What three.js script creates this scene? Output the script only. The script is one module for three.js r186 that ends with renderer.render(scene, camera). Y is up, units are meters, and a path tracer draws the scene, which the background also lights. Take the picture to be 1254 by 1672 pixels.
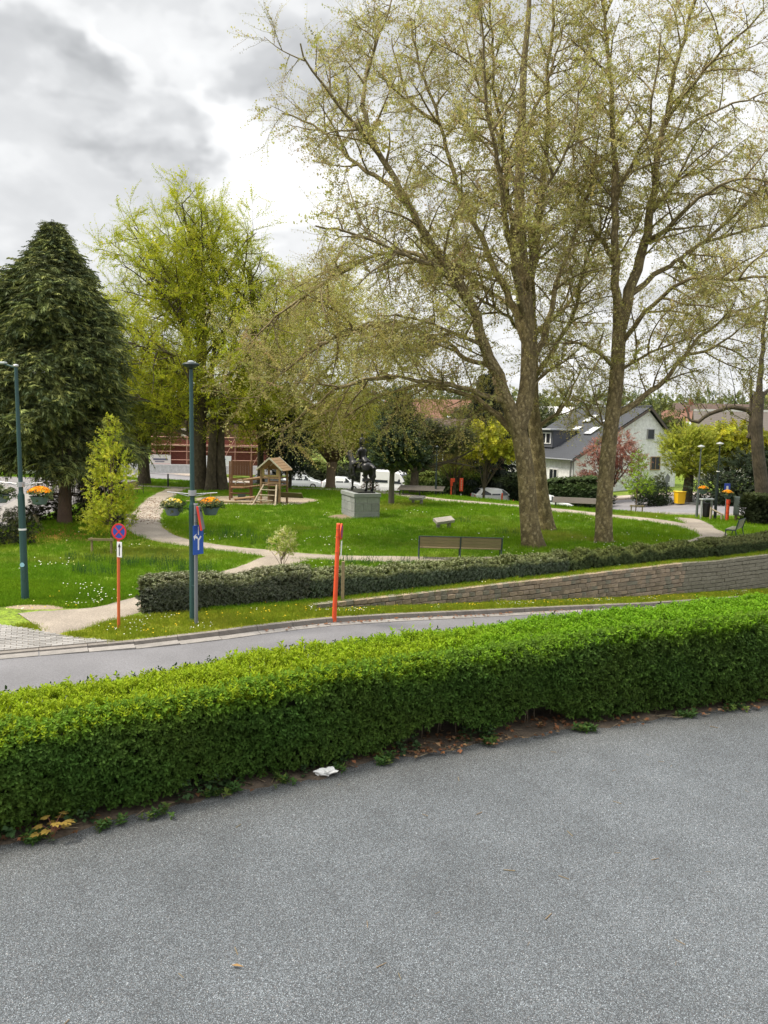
import * as THREE from 'three';
import { mergeGeometries } from 'three/addons/utils/BufferGeometryUtils.js';
import { RoundedBoxGeometry } from 'three/addons/geometries/RoundedBoxGeometry.js';
import { MarchingCubes } from 'three/addons/objects/MarchingCubes.js';
import { ImprovedNoise } from 'three/addons/math/ImprovedNoise.js';

// ---------------------------------------------------------------- camera, sky, sun, exposure
const scene = new THREE.Scene();
const camera = new THREE.PerspectiveCamera(67.2, 0.75, 0.1, 3000);
camera.rotation.order = 'YXZ';
camera.position.set(0, 5, 0);
camera.rotation.set(-6.2 * Math.PI / 180, 0, 1.3 * Math.PI / 180);
const renderer = new THREE.WebGLRenderer({ antialias: true });
renderer.toneMapping = THREE.LinearToneMapping;
renderer.toneMappingExposure = 2.2;
renderer.shadowMap.enabled = true;

const PN = new ImprovedNoise();
const noise = (x, y, z) => PN.noise(x + 137.3, y + 71.9, z + 19.1);
function fbm(x, y, z, o = 4) { let s = 0, a = 0.5; for (let i = 0; i < o; i++) { s += a * noise(x, y, z); x *= 2.03; y *= 2.03; z *= 2.03; a *= 0.5; } return s; }
const clamp = THREE.MathUtils.clamp, lerp = THREE.MathUtils.lerp, sstep = THREE.MathUtils.smoothstep;
const SUN_AZ = -96, SUN_EL = 60;     // degrees right of straight ahead, above the horizon
const D2R = Math.PI / 180;

// broken spring cloud: masses given by azimuth, elevation, half sizes, tilt (degrees) and brightness change
const CLOUDS = [
  [-26, 23.5, 6, 2.6, -14, -.34], [-20.5, 21.2, 5, 2.6, -24, -.36], [-15.6, 18.8, 4, 2, -22, -.34], [-21, 17.5, 7, 2.4, -16, -.22], [-13, 16.3, 2.4, 1.3, -15, -.22],
  [-24.5, 13, 6, 1.8, -8, -.2], [-15, 14.2, 5, 1.6, -6, -.14], [-10.2, 25.2, 3.4, 2.6, 0, -.36], [-5, 24.3, 5, 2.6, 8, -.32], [-2, 21.8, 4, 1.6, 0, -.22], [3, 24, 4, 2, 0, -.2],
  [-24.5, 26.6, 4, 1, -18, .3], [-18.5, 23.9, 4, .9, -30, .4], [-13, 20.4, 3.6, 1.3, -30, .5], [-10.6, 17.2, 5, 3, -20, .55], [-7, 13.6, 7, 3, 0, .45], [-13.8, 25.6, 1.2, 2.2, 0, .3], [-8, 28.6, 5, 1.2, 0, .35],
  [6, 15, 7, 5, 0, .35], [18, 14, 7, 6, 0, .3], [4, 7, 9, 3, 0, .3], [20, 22, 6, 4, 10, .15], [-26, 6, 6, 3, 0, .2], [12, 25, 5, 3, 0, .2],
  [36, 18, 9, 4, 10, -.25], [-40, 20, 9, 4, -10, -.25], [-46, 27, 6, 3, 0, .35], [44, 26, 8, 3, 0, .3], [-5, 38, 9, 4, 0, -.2], [14, 42, 8, 4, 0, .3], [-30, 38, 8, 4, 10, -.2],
];
function skyTexture(W, H) {
  const data = new Float32Array(W * H * 4);
  for (let r = 0; r < H; r++) {
    const el = ((r + 0.5) / H - 0.5) * Math.PI, cy = Math.cos(el), y = Math.sin(el), eld = el / D2R;
    for (let c = 0; c < W; c++) {
      const o = (r * W + c) * 4; let L, blue;
      if (eld < -1) { L = 0.16; blue = 1; } else {
        const a = ((c + 0.5) / W - 0.5) * 2 * Math.PI, x = Math.cos(a) * cy, z = Math.sin(a) * cy;
        const k = 1 / (Math.max(y, 0) + 0.32), px = x * k, pz = z * k;
        const w1 = fbm(px * 3.4, pz * 3.4, 1.7, 6), w2 = fbm(px * 3.4, pz * 3.4, 8.3, 6), w3 = fbm(px * 11, pz * 11, 6.1, 4), w4 = fbm(px * 11, pz * 11, 12.4, 4), f = fbm(px * 6 + w1, pz * 6 + w2, 4.4, 6), g = fbm(px * 1.2, pz * 1.2, 2.2, 3);
        const azd = Math.atan2(x, -z) / D2R + w1 * 9 + w3 * 5, ed = eld + w2 * 6 + w4 * 3.4;
        L = 0.78 + f * 0.34 + g * 0.16; blue = 0;
        for (const [ca, ce, ra, re, tilt, amp] of CLOUDS) {
          let da = azd - ca; if (da > 180) da -= 360; if (da < -180) da += 360;
          const de = ed - ce; if (Math.abs(da) > ra * 3.5 || Math.abs(de) > 14) continue;
          const t = tilt * D2R, u = (da * Math.cos(t) + de * Math.sin(t)) / ra, v = (-da * Math.sin(t) + de * Math.cos(t)) / re, q = u * u + v * v;
          if (q < 6) L += amp * Math.pow(Math.max(0, 1 - q / 2.6), 1.3) * (amp < 0 ? .62 + 2.1 * f : .56 + 1.3 * f);
        }
        const sx = Math.sin(SUN_AZ * D2R) * Math.cos(SUN_EL * D2R), sy = Math.sin(SUN_EL * D2R), sz = -Math.cos(SUN_AZ * D2R) * Math.cos(SUN_EL * D2R);
        const cs = x * sx + y * sy + z * sz;
        L = 0.4 + 0.12 * Math.log(1 + Math.exp((L - 0.4) / 0.12)) * 0.98; L += f * 0.13 + w3 * 0.1 + w1 * 0.05; L = Math.max(0.42, L); if (L > 0.8) L = 0.8 + (L - 0.8) * 0.4;
        L += sstep(12 - eld, 0, 12) * 0.1;
        blue = clamp(1.05 - L, 0, 0.6);
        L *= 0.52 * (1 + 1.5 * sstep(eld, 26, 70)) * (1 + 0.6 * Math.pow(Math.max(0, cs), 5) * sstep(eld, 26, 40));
      }
      data[o] = L * (1 - 0.05 * blue - 0.005); data[o + 1] = L * (1 - 0.012 * blue); data[o + 2] = L * (1 + 0.05 * blue); data[o + 3] = 1;
    }
  }
  const t = new THREE.DataTexture(data, W, H, THREE.RGBAFormat, THREE.FloatType);
  t.mapping = THREE.EquirectangularReflectionMapping; t.magFilter = THREE.LinearFilter; t.needsUpdate = true;
  return t;
}
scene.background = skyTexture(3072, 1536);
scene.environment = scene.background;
const sun = new THREE.DirectionalLight(0xfff3e0, 2.2);
sun.position.set(Math.sin(SUN_AZ * D2R) * Math.cos(SUN_EL * D2R) * 150, Math.sin(SUN_EL * D2R) * 150, -Math.cos(SUN_AZ * D2R) * Math.cos(SUN_EL * D2R) * 150 - 30);
sun.target.position.set(0, 0, -30);
sun.castShadow = true; sun.shadow.radius = 24;
Object.assign(sun.shadow.camera, { left: -70, right: 70, top: 70, bottom: -70, near: 1, far: 400 });
sun.shadow.mapSize.set(4096, 4096);
scene.add(sun, sun.target);

// ---------------------------------------------------------------- helpers
function rng(seed) { let a = seed >>> 0; return () => { a = (a + 0x6d2b79f5) | 0; let t = Math.imul(a ^ (a >>> 15), 1 | a); t = (t + Math.imul(t ^ (t >>> 7), 61 | t)) ^ t; return ((t ^ (t >>> 14)) >>> 0) / 4294967296; }; }
const V3 = (x, y, z) => new THREE.Vector3(x, y, z);
const used = {};
function numbered(n) { const k = used[n] = (used[n] ?? -1) + 1; return k ? n + '_' + String(k).padStart(3, '0') : n; }
function tag(o, label, category, group) { o.userData.label = label; o.userData.category = category; if (group) o.userData.group = group; return o; }
function thing(name, label, category, pos = [0, 0, 0], turn = 0, group) {
  const o = new THREE.Group(); o.name = numbered(name); o.position.set(...pos); o.rotation.y = turn; scene.add(o); return tag(o, label, category, group);
}
function mesh(name, geo, mat, parent) {
  const g = Array.isArray(geo) ? merge(geo) : geo;
  const m = new THREE.Mesh(g, mat); m.name = parent ? name : numbered(name); m.castShadow = m.receiveShadow = true; (parent || scene).add(m); return m;
}
function struct(name, geo, mat) { const m = mesh(name, geo, mat); m.userData.kind = 'structure'; return m; }
function copyOf(root, pos, turn, label, group) {
  const r = root.clone(); r.name = numbered(root.name.replace(/_\d{3}$/, '')); r.userData = { ...root.userData, label }; if (group) r.userData.group = group;
  r.position.set(...pos); r.rotation.y = turn; scene.add(r); return r;
}
function merge(list) {
  list = list.map((g) => { g = g.index ? g.toNonIndexed() : g; for (const k of Object.keys(g.attributes)) if (!['position', 'normal', 'uv'].includes(k)) g.deleteAttribute(k); return g; });
  for (const g of list) if (!g.attributes.uv) g.setAttribute('uv', new THREE.BufferAttribute(new Float32Array(g.attributes.position.count * 2), 2));
  return list.length === 1 ? list[0] : mergeGeometries(list);
}
// boxes with uv in metres
function box(w, h, d, x = 0, y = 0, z = 0, ry = 0, rx = 0, rz = 0) {
  const g = new THREE.BoxGeometry(w, h, d), uv = g.attributes.uv, n = g.attributes.normal;
  for (let i = 0; i < uv.count; i++) uv.setXY(i, uv.getX(i) * (Math.abs(n.getX(i)) > .5 ? d : w), uv.getY(i) * (Math.abs(n.getY(i)) > .5 ? d : h));
  if (rx) g.rotateX(rx); if (rz) g.rotateZ(rz); if (ry) g.rotateY(ry);
  return g.translate(x, y, z);
}
function rbox(w, h, d, r, x = 0, y = 0, z = 0, ry = 0, rx = 0, rz = 0) {
  const g = new RoundedBoxGeometry(w, h, d, 1, r); if (rx) g.rotateX(rx); if (rz) g.rotateZ(rz); if (ry) g.rotateY(ry); return g.translate(x, y, z);
}
function rod(a, b, r0, r1 = r0, n = 8) {
  const A = V3(...a), B = V3(...b), d = B.clone().sub(A), g = new THREE.CylinderGeometry(r1, r0, d.length(), n, 1);
  g.applyQuaternion(new THREE.Quaternion().setFromUnitVectors(V3(0, 1, 0), d.clone().normalize())); const c = A.add(B).multiplyScalar(.5); return g.translate(c.x, c.y, c.z);
}
function cyl(r0, r1, h, x, y, z, n = 12) { return new THREE.CylinderGeometry(r1, r0, h, n).translate(x, y + h / 2, z); }
function lathe(pts, n = 20) { return new THREE.LatheGeometry(pts.map(([x, y]) => new THREE.Vector2(x, y)), n); }
// a mesh builder for tubes and leaf faces
class MB {
  constructor() { this.p = []; this.n = []; this.u = []; this.i = []; }
  tube(pts, rad, sides, uOff = 0, lobes = 0) {
    const N = pts.length, base = this.p.length / 3; let t = V3(), a = V3(0, 0, 1), b = V3(), len = 0;
    for (let k = 0; k < N; k++) {
      t.copy(pts[Math.min(k + 1, N - 1)]).sub(pts[Math.max(k - 1, 0)]).normalize();
      if (k) len += pts[k].distanceTo(pts[k - 1]);
      if (k === 0 && Math.abs(t.z) > .9) a.set(1, 0, 0);
      a.addScaledVector(t, -a.dot(t)).normalize(); b.crossVectors(t, a);
      for (let s = 0; s <= sides; s++) {
        const th = s / sides * Math.PI * 2, cx = Math.cos(th), sx = Math.sin(th);
        const flare = lobes ? 1 + lobes * Math.exp(-len / .55) * (.55 + .45 * Math.sin(th * 5 + 1)) + .05 * noise(cx * 2, sx * 2, len * 1.3) : 1;
        const r = rad[k] * flare, nx = a.x * cx + b.x * sx, ny = a.y * cx + b.y * sx, nz = a.z * cx + b.z * sx;
        this.p.push(pts[k].x + nx * r, pts[k].y + ny * r, pts[k].z + nz * r); this.n.push(nx, ny, nz); this.u.push(s / sides * Math.max(.2, Math.round(rad[0] * 6.28 * 2) / 2) + uOff, len + uOff * 1.7);
      }
    }
    for (let k = 0; k < N - 1; k++) for (let s = 0; s < sides; s++) { const q = base + k * (sides + 1) + s, w = q + sides + 1; this.i.push(q, q + 1, w, q + 1, w + 1, w); }
  }
  tri(a, b, c) {
    const n = V3().crossVectors(b.clone().sub(a), c.clone().sub(a)).normalize(), q = this.p.length / 3;
    for (const v of [a, b, c]) { this.p.push(v.x, v.y, v.z); this.n.push(n.x, n.y, n.z); this.u.push(v.x, v.z); } this.i.push(q, q + 1, q + 2);
  }
  // a folded leaf: base point, direction of the midrib, side direction, length, width
  leaf(o, dir, side, L, W, fold = .25) {
    const up = V3().crossVectors(side, dir).normalize(), tip = o.clone().addScaledVector(dir, L), mid = .45;
    const l = o.clone().addScaledVector(dir, L * mid).addScaledVector(side, W / 2).addScaledVector(up, W * fold), r = o.clone().addScaledVector(dir, L * mid).addScaledVector(side, -W / 2).addScaledVector(up, W * fold);
    this.tri(o, l, tip); this.tri(o, tip, r);
  }
  build() {
    const g = new THREE.BufferGeometry();
    g.setAttribute('position', new THREE.Float32BufferAttribute(this.p, 3)); g.setAttribute('normal', new THREE.Float32BufferAttribute(this.n, 3)); g.setAttribute('uv', new THREE.Float32BufferAttribute(this.u, 2)); g.setIndex(this.i); return g;
  }
}
class Copies {
  constructor() { this.m = []; this.c = []; this.M = new THREE.Matrix4(); this.q = new THREE.Quaternion(); this.e = new THREE.Euler(); this.s = V3(); }
  add(p, q, s, c) { this.M.compose(p, q, typeof s === 'number' ? this.s.set(s, s, s) : s); this.m.push(...this.M.elements); this.c.push(c[0], c[1], c[2]); }
  eul(p, x, y, z, s, c) { this.add(p, this.q.setFromEuler(this.e.set(x, y, z)), s, c); }
  build(name, geo, mat, parent) {
    const n = this.m.length / 16, o = new THREE.InstancedMesh(geo, mat, n);
    o.instanceMatrix.array.set(this.m); o.instanceColor = new THREE.InstancedBufferAttribute(new Float32Array(this.c), 3);
    o.name = parent ? name : numbered(name); o.userData.kind = 'stuff'; o.castShadow = o.receiveShadow = true; (parent || scene).add(o); return o;
  }
}
// ---------------------------------------------------------------- materials
const lin = (r, g, b) => new THREE.Color().setRGB(r, g, b);
function mat(r, g, b, rough = .85, extra = {}) { return new THREE.MeshStandardMaterial({ color: lin(r, g, b), roughness: rough, ...extra }); }
function foliage(r, g, b, t = .35) { t = Math.min(.6, t * 1.35); return new THREE.MeshPhysicalMaterial({ color: lin(r, g, b), roughness: .75, transmission: t, thickness: 0, side: THREE.DoubleSide, specularIntensity: .25 }); }
// a wrapping lattice noise: x, y in 0..1, per = cells a side
function hash(i, j, s) { let h = Math.imul(i, 374761393) ^ Math.imul(j, 668265263) ^ Math.imul(s, 1274126177); h = Math.imul(h ^ (h >>> 13), 1274126177); return ((h ^ (h >>> 16)) >>> 0) / 4294967296; }
function wrapNoise(x, y, per, s) {
  x *= per; y *= per; const i = Math.floor(x), j = Math.floor(y), fx = x - i, fy = y - j, u = fx * fx * (3 - 2 * fx), v = fy * fy * (3 - 2 * fy), m = (k) => ((k % per) + per) % per;
  return lerp(lerp(hash(m(i), m(j), s), hash(m(i + 1), m(j), s), u), lerp(hash(m(i), m(j + 1), s), hash(m(i + 1), m(j + 1), s), u), v);
}
function wrapFbm(x, y, per, s, o = 4) { let v = 0, a = .5, t = 0; for (let k = 0; k < o; k++) { v += a * wrapNoise(x, y, per << k, s + k); t += a; a *= .5; } return v / t; }
function tex(size, fn, metres, srgb = true) {
  const d = new Uint8Array(size * size * 4);
  for (let j = 0; j < size; j++) for (let i = 0; i < size; i++) {
    const c = fn((i + .5) / size, (j + .5) / size), o = (j * size + i) * 4;
    for (let k = 0; k < 3; k++) { let v = c.length ? c[k] : c; v = clamp(v, 0, 1); if (srgb) v = v <= .0031308 ? v * 12.92 : 1.055 * Math.pow(v, 1 / 2.4) - .055; d[o + k] = v * 255; }
    d[o + 3] = 255;
  }
  const t = new THREE.DataTexture(d, size, size); t.wrapS = t.wrapT = THREE.RepeatWrapping; t.magFilter = THREE.LinearFilter; t.minFilter = THREE.LinearMipmapLinearFilter; t.generateMipmaps = true;
  if (srgb) t.colorSpace = THREE.SRGBColorSpace; t.repeat.set(1 / metres, 1 / metres); t.needsUpdate = true; return t;
}
// crushed stone: cells with their own tone; returns [cell tone 0..1, height 0..1]
function chips(x, y, per, s) {
  x *= per; y *= per; const i = Math.floor(x), j = Math.floor(y); let b = 9, id = 0, b2 = 9;
  for (let dj = -1; dj < 2; dj++) for (let di = -1; di < 2; di++) {
    const ii = (((i + di) % per) + per) % per, jj = (((j + dj) % per) + per) % per, ex = i + di + hash(ii, jj, s) - x, ey = j + dj + hash(ii, jj, s + 1) - y, q = ex * ex + ey * ey;
    if (q < b) { b2 = b; b = q; id = hash(ii, jj, s + 2); } else if (q < b2) b2 = q;
  }
  return [id, clamp((Math.sqrt(b2) - Math.sqrt(b)) * 1.6, 0, 1)];
}
const chipMap = tex(1536, (x, y) => {
  const [t, h] = chips(x, y, 380, 5), m = wrapFbm(x, y, 6, 31, 4), v = (.06 + .28 * t * t + (t > .97 ? .18 : 0)) * (.22 + .78 * Math.min(1, h * 2.2)) * (.82 + .36 * m), w = hash(Math.floor(t * 9999), 3, 1);
  return [v * (w > .93 ? 1.05 : .89), v * 1.0, v * (w > .93 ? .98 : 1.1)];
}, 2.7);
const chipBump = tex(1536, (x, y) => { const [t, h] = chips(x, y, 380, 5); return h * (.5 + .5 * t); }, 2.7, false);
const roadMap = tex(1024, (x, y) => {
  const [t, h] = chips(x, y, 230, 15), m = wrapFbm(x, y, 3, 41, 5), v = (.158 + .07 * (t - .5)) * (.8 + .2 * Math.min(1, h * 2)) * (.82 + .36 * m); return [v * 1.0, v * .99, v * 1.04];
}, 3.1);
const roadBump = tex(512, (x, y) => chips(x, y, 115, 15)[1], 1.55, false);
const grassMap = tex(1024, (x, y) => {
  const a = wrapFbm(x, y, 8, 3, 5), b = wrapFbm(x, y, 90, 7, 3), c = wrapFbm(x * 1, y, 3, 9, 3), v = .55 + .9 * (b - .5) + .5 * (a - .5);
  return [(.13 + .06 * c) * v * 1.4, (.225 + .03 * c) * v * 1.4, .012 * v * 1.4];
}, 5.3);
const grassBump = tex(512, (x, y) => wrapFbm(x, y, 60, 5, 3), 2.6, false);
const gravelMap = tex(1024, (x, y) => {
  const [t, h] = chips(x, y, 170, 25), m = wrapFbm(x, y, 4, 51, 5), v = (.34 + .16 * (t - .5)) * (.75 + .25 * h) * (.75 + .5 * m); return [v * 1.08, v * .93, v * .76];
}, 3.3);
const gravelBump = tex(512, (x, y) => chips(x, y, 85, 25)[1], 1.65, false);
const soilMap = tex(512, (x, y) => { const a = wrapFbm(x, y, 10, 61, 5), b = wrapFbm(x, y, 60, 66, 2), v = .35 + a * .9 + (b - .5) * .7; return [.105 * v, .082 * v, .06 * v]; }, 1.3);
const stoneMap = tex(512, (x, y) => { const a = wrapFbm(x, y, 5, 71, 5), b = wrapFbm(x, y, 70, 76, 2), v = .6 + .5 * a + .35 * (b - .5); return [v, v, v]; }, .9);
const barkMap = tex(512, (x, y) => {   // flaking plane bark: olive, grey brown and pale patches
  const a = wrapFbm(x, y, 5, 81, 4), b = wrapFbm(x, y * .6, 14, 86, 3), c = wrapFbm(x, y, 40, 89, 2), v = .7 + .6 * (c - .5) + .35 * (b - .5);
  const p = sstep(a, .52, .56), q = sstep(b, .6, .64);
  return [lerp(lerp(.2, .31, p), .4, q * .8) * v, lerp(lerp(.155, .245, p), .33, q * .8) * v, lerp(lerp(.075, .115, p), .18, q * .8) * v];
}, 1.6);
const barkBump = tex(512, (x, y) => wrapFbm(x, y * .5, 18, 86, 4), 1.6, false);
const darkBarkMap = tex(512, (x, y) => { const a = wrapFbm(x * 1, y * .25, 26, 91, 3), b = wrapFbm(x, y, 8, 96, 3), v = .45 + 1.0 * a * b * 1.8; return [.085 * v, .068 * v, .045 * v]; }, 1.2);
const woodMap = tex(512, (x, y) => { const a = wrapFbm(x * .15, y, 40, 101, 3), b = wrapFbm(x, y, 4, 105, 3), v = .65 + .5 * (a - .3) + .3 * b; return [v, v, v]; }, 1);
const tileMap = stoneMap;

const M = {
  chip: new THREE.MeshStandardMaterial({ map: chipMap, bumpMap: chipBump, bumpScale: .006, roughness: .92, vertexColors: true }),
  road: new THREE.MeshStandardMaterial({ map: roadMap, bumpMap: roadBump, bumpScale: .002, roughness: .82, vertexColors: true }),
  grass: new THREE.MeshStandardMaterial({ map: grassMap, bumpMap: grassBump, bumpScale: .03, roughness: .95, vertexColors: true }),
  gravel: new THREE.MeshStandardMaterial({ map: gravelMap, bumpMap: gravelBump, bumpScale: .004, roughness: .95, vertexColors: true }),
  soil: new THREE.MeshStandardMaterial({ map: soilMap, bumpMap: soilMap, bumpScale: .03, roughness: 1, vertexColors: true }),
  concrete: mat(.36, .345, .32, .9, { map: stoneMap }), kerb: mat(.25, .225, .2, .9, { map: stoneMap }), gutter: mat(.29, .27, .25, .9, { map: stoneMap }),
  bark: new THREE.MeshStandardMaterial({ map: barkMap, bumpMap: barkBump, bumpScale: .03, roughness: .95 }),
  darkBark: new THREE.MeshStandardMaterial({ map: darkBarkMap, bumpMap: darkBarkMap, bumpScale: .04, roughness: .95 }),
  brownBark: mat(.19, .135, .095, .95, { map: stoneMap, bumpMap: barkBump, bumpScale: .03 }),
  lampGreen: mat(.025, .078, .076, .5, { map: stoneMap }), lampDark: mat(.012, .025, .024, .5), steel: mat(.45, .46, .47, .4, { metalness: .7 }), white: mat(.78, .78, .77, .6), wallWhite: mat(.84, .85, .86, .8, { map: stoneMap }),
  orange: mat(.82, .1, .025, .6, { map: stoneMap }), red: mat(.55, .02, .025, .5), blue: mat(.015, .085, .38, .45), signBlue: mat(.02, .06, .33, .45), grey: mat(.2, .2, .21, .6), black: mat(.012, .012, .013, .5),
  bronze: mat(.016, .016, .017, .38, { metalness: .35 }), plinth: mat(.3, .32, .31, .75, { map: stoneMap }), joint: mat(.5, .5, .48, .9),
  wood: mat(.3, .19, .1, .85, { map: woodMap }), greyWood: mat(.27, .215, .11, .85, { map: woodMap }), paleWood: mat(.42, .35, .25, .85, { map: woodMap }), brownWood: mat(.16, .075, .035, .85, { map: woodMap }),
  glass: mat(.02, .025, .03, .12), plastic: mat(.09, .12, .13, .6), yellow: mat(.85, .5, .01, .5), tyre: mat(.015, .015, .015, .9),
};
// ---------------------------------------------------------------- the lie of the land
// U runs along the front road to the right and away, V across it away from the viewer
const CU = Math.cos(24.5 * D2R), SU = Math.sin(24.5 * D2R);
const uv2xz = (U, V) => [U * CU - V * SU, -(U * SU + V * CU)];
const xz2uv = (x, z) => [x * CU - z * SU, -x * SU - z * CU];
function table(list) { return (x) => { if (x <= list[0][0]) return list[0][1]; for (let i = 1; i < list.length; i++) if (x <= list[i][0]) { const [a, b] = list[i - 1], [c, d] = list[i]; return b + (d - b) * (x - a) / (c - a); } return list[list.length - 1][1]; }; }
const hedgeV = table([[-12, 9.2], [-6, 9.4], [-.48, 9.8], [1.97, 10.03], [4.8, 10.28], [7.9, 10.25], [12.5, 9.79], [20, 9.0], [30, 8]]);
const kerbV = table([[-60, 18.1], [2, 18.08], [4.5, 18.35], [6.5, 18.8], [9, 19.25], [17.2, 20.25], [27, 21.3], [60, 25]]);
const wallV = table([[-80, 19.83], [6.85, 19.83], [27.4, 22.3], [60, 26.3]]);
const sBase = table([[0, 0], [5, 0], [6.85, -.06], [19.8, -.96], [27.4, -1.34], [40, -1.9], [60, -2.2]]);
const footH = (U) => sBase(U);                                        // level at the foot of the wall and the kerb top
const roadH = (U) => sBase(U) - lerp(.035, .12, sstep(U, -.5, 4));
const streetNear = table([[-120, 84], [-60, 84], [-30, 82], [-14, 76], [2, 71], [11, 63], [20, 55], [25, 50.5], [40, 47.5], [120, 40]]);   // distance ahead of the near edge of the street behind the park
const streetY = table([[-120, -.2], [-60, -.2], [-32, -.4], [-14, -1.5], [5, -1.65], [13, -1.4], [25, -.2], [60, -.2]]);
function landH(x, z) {
  const d = -z, dn = streetNear(x), sy = streetY(x);
  let h = .1 + .05 * noise(x * .11, 0, z * .11) + .03 * noise(x * .4, 5, z * .4);
  h += .35 * Math.exp(-((x + 14.2) ** 2 + (z + 34.5) ** 2) / 9);
  h = lerp(h, sy + .02, sstep(d, dn - 12.5, dn - .5));
  h += sstep(d, dn + 20, dn + 60) * .8 + Math.max(0, d - 160) * .012;
  return h;
}
// level of whatever ground is at x, z
function groundH(x, z) {
  const [U, V] = xz2uv(x, z);
  if (V >= wallV(U)) return landH(x, z);
  if (V >= kerbV(U)) { const k = sstep(V, kerbV(U), wallV(U)); return U < 6.85 ? lerp(footH(U), landH(...(([a, b]) => [a, b])(uv2xz(U, wallV(U)))), k) : footH(U) + .05 * Math.sin(k * 3.14); }
  if (V >= 12) return roadH(U);
  return 0;
}
// a sheet over a parameter grid: f(i, j) -> [x, y, z, r, g, b]
function sheet(us, vs, f, uvScale = 1) {
  const p = [], c = [], u = [], idx = [], nv = vs.length;
  for (const a of us) for (const b of vs) { const q = f(a, b); p.push(q[0], q[1], q[2]); c.push(q[3] ?? 1, q[4] ?? 1, q[5] ?? 1); u.push(q[0] * uvScale, -q[2] * uvScale); }
  for (let i = 0; i < us.length - 1; i++) for (let j = 0; j < nv - 1; j++) { const a = i * nv + j, b = a + nv; idx.push(a, b, a + 1, b, b + 1, a + 1); }
  const g = new THREE.BufferGeometry(); g.setAttribute('position', new THREE.Float32BufferAttribute(p, 3)); g.setAttribute('color', new THREE.Float32BufferAttribute(c, 3)); g.setAttribute('uv', new THREE.Float32BufferAttribute(u, 2)); g.setIndex(idx); g.computeVertexNormals();
  const n = g.attributes.normal; let up = 0; for (let i = 0; i < n.count; i++) up += n.getY(i);
  if (up < 0) { for (let i = 0; i < idx.length; i += 3) { const t = idx[i]; idx[i] = idx[i + 1]; idx[i + 1] = t; } g.setIndex(idx); g.computeVertexNormals(); }
  return g;
}
function range(a, b, step) { const o = [], n = Math.max(1, Math.round((b - a) / step)); for (let i = 0; i <= n; i++) o.push(a + (b - a) * i / n); return o; }
function curve(pts, n) { const c = new THREE.CatmullRomCurve3(pts.map((p) => V3(p[0], p[2] ?? 0, p[1])), false, 'centripetal'); return c.getPoints(n); }
const polys = [];                                                     // bare areas where no grass grows
function inside(x, z) { for (const P of polys) { let r = false; for (let i = 0, j = P.length - 1; i < P.length; j = i++) { const [a, b] = P[i], [c, d] = P[j]; if ((b > z) !== (d > z) && x < (c - a) * (z - b) / (d - b) + a) r = !r; } if (r) return true; } return false; }

// grass land behind the wall, out to the horizon
{
  const us = [...range(-700, -90, 60), ...range(-80, -34, 4), ...range(-32, 46, .7), ...range(50, 130, 6), ...range(160, 800, 60)];
  const vs = [0, ...range(.35, 46, .7), ...range(47, 110, 1.6), ...range(115, 200, 8), ...range(230, 1500, 110)];
  struct('park_lawn', sheet(us, vs, (U, v) => {
    const [x, z] = uv2xz(U, wallV(U) + v), y = landH(x, z), t = noise(x * .23, 3, z * .23) + .6 * noise(x * .9, 8, z * .9), far = sstep(-z, 70, 200);
    let r = 1 + .2 * t, g = 1 + .1 * t, b = 1 + .05 * t;
    const q = Math.exp(-(((x + 14) ** 2) / 16 + ((z + 33.6) ** 2) / 6));                 // needle litter under the conifer
    r = lerp(r, 2.4, Math.min(1, q * 1.6)); g = lerp(g, .72, Math.min(1, q * 1.6)); b = lerp(b, 2.0, Math.min(1, q * 1.6));
    const e = U > 6.85 ? Math.exp(-v * 1.6) : 0; r = lerp(r, 2.1, e * .6); g = lerp(g, .95, e * .6);
    return [x, y, z, lerp(r, .8, far), lerp(g, .75, far), b];
  }), M.grass);
}
// the private drive of rolled chippings in front
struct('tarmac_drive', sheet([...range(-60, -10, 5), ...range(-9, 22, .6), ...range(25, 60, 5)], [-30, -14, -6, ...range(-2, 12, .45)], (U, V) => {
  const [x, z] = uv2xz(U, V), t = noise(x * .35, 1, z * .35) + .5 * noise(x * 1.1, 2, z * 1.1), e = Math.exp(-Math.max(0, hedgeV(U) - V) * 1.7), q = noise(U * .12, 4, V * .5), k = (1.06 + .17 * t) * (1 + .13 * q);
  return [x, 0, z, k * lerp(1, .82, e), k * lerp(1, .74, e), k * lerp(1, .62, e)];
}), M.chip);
// bed of soil under the hedge, with a ragged edge over the chippings
struct('hedge_bed', sheet(range(-12, 26, .12), [0, .08, .2, .5, 1, 1.5, 2.2], (U, v) => {
  const edge = -.16 + .22 * fbm(U * .9, 3, 1, 3) * 2 + .08 * noise(U * 5, 1, 2), [x, z] = uv2xz(U, hedgeV(U) + edge + v), y = (v < .01 ? -.02 : .012 + .05 * sstep(v, 0, .6) + .03 * noise(x * 3, 1, z * 3)), t = 1 + .5 * noise(x * 2, 4, z * 2);
  return [x, v > 2.1 ? -.5 : y, z, t, t * .96, t * .9];
}), M.soil);
// bank from the hedge down to the road on its far side
struct('road_bank', sheet(range(-30, 60, 1), [0, .3, .6], (U, v) => { const [x, z] = uv2xz(U, hedgeV(U) + 1.75 + v * (11.99 - hedgeV(U) - 1.75) / .6); return [x, lerp(.0, roadH(U) - .02, v / .6), z]; }), M.grass);
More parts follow.
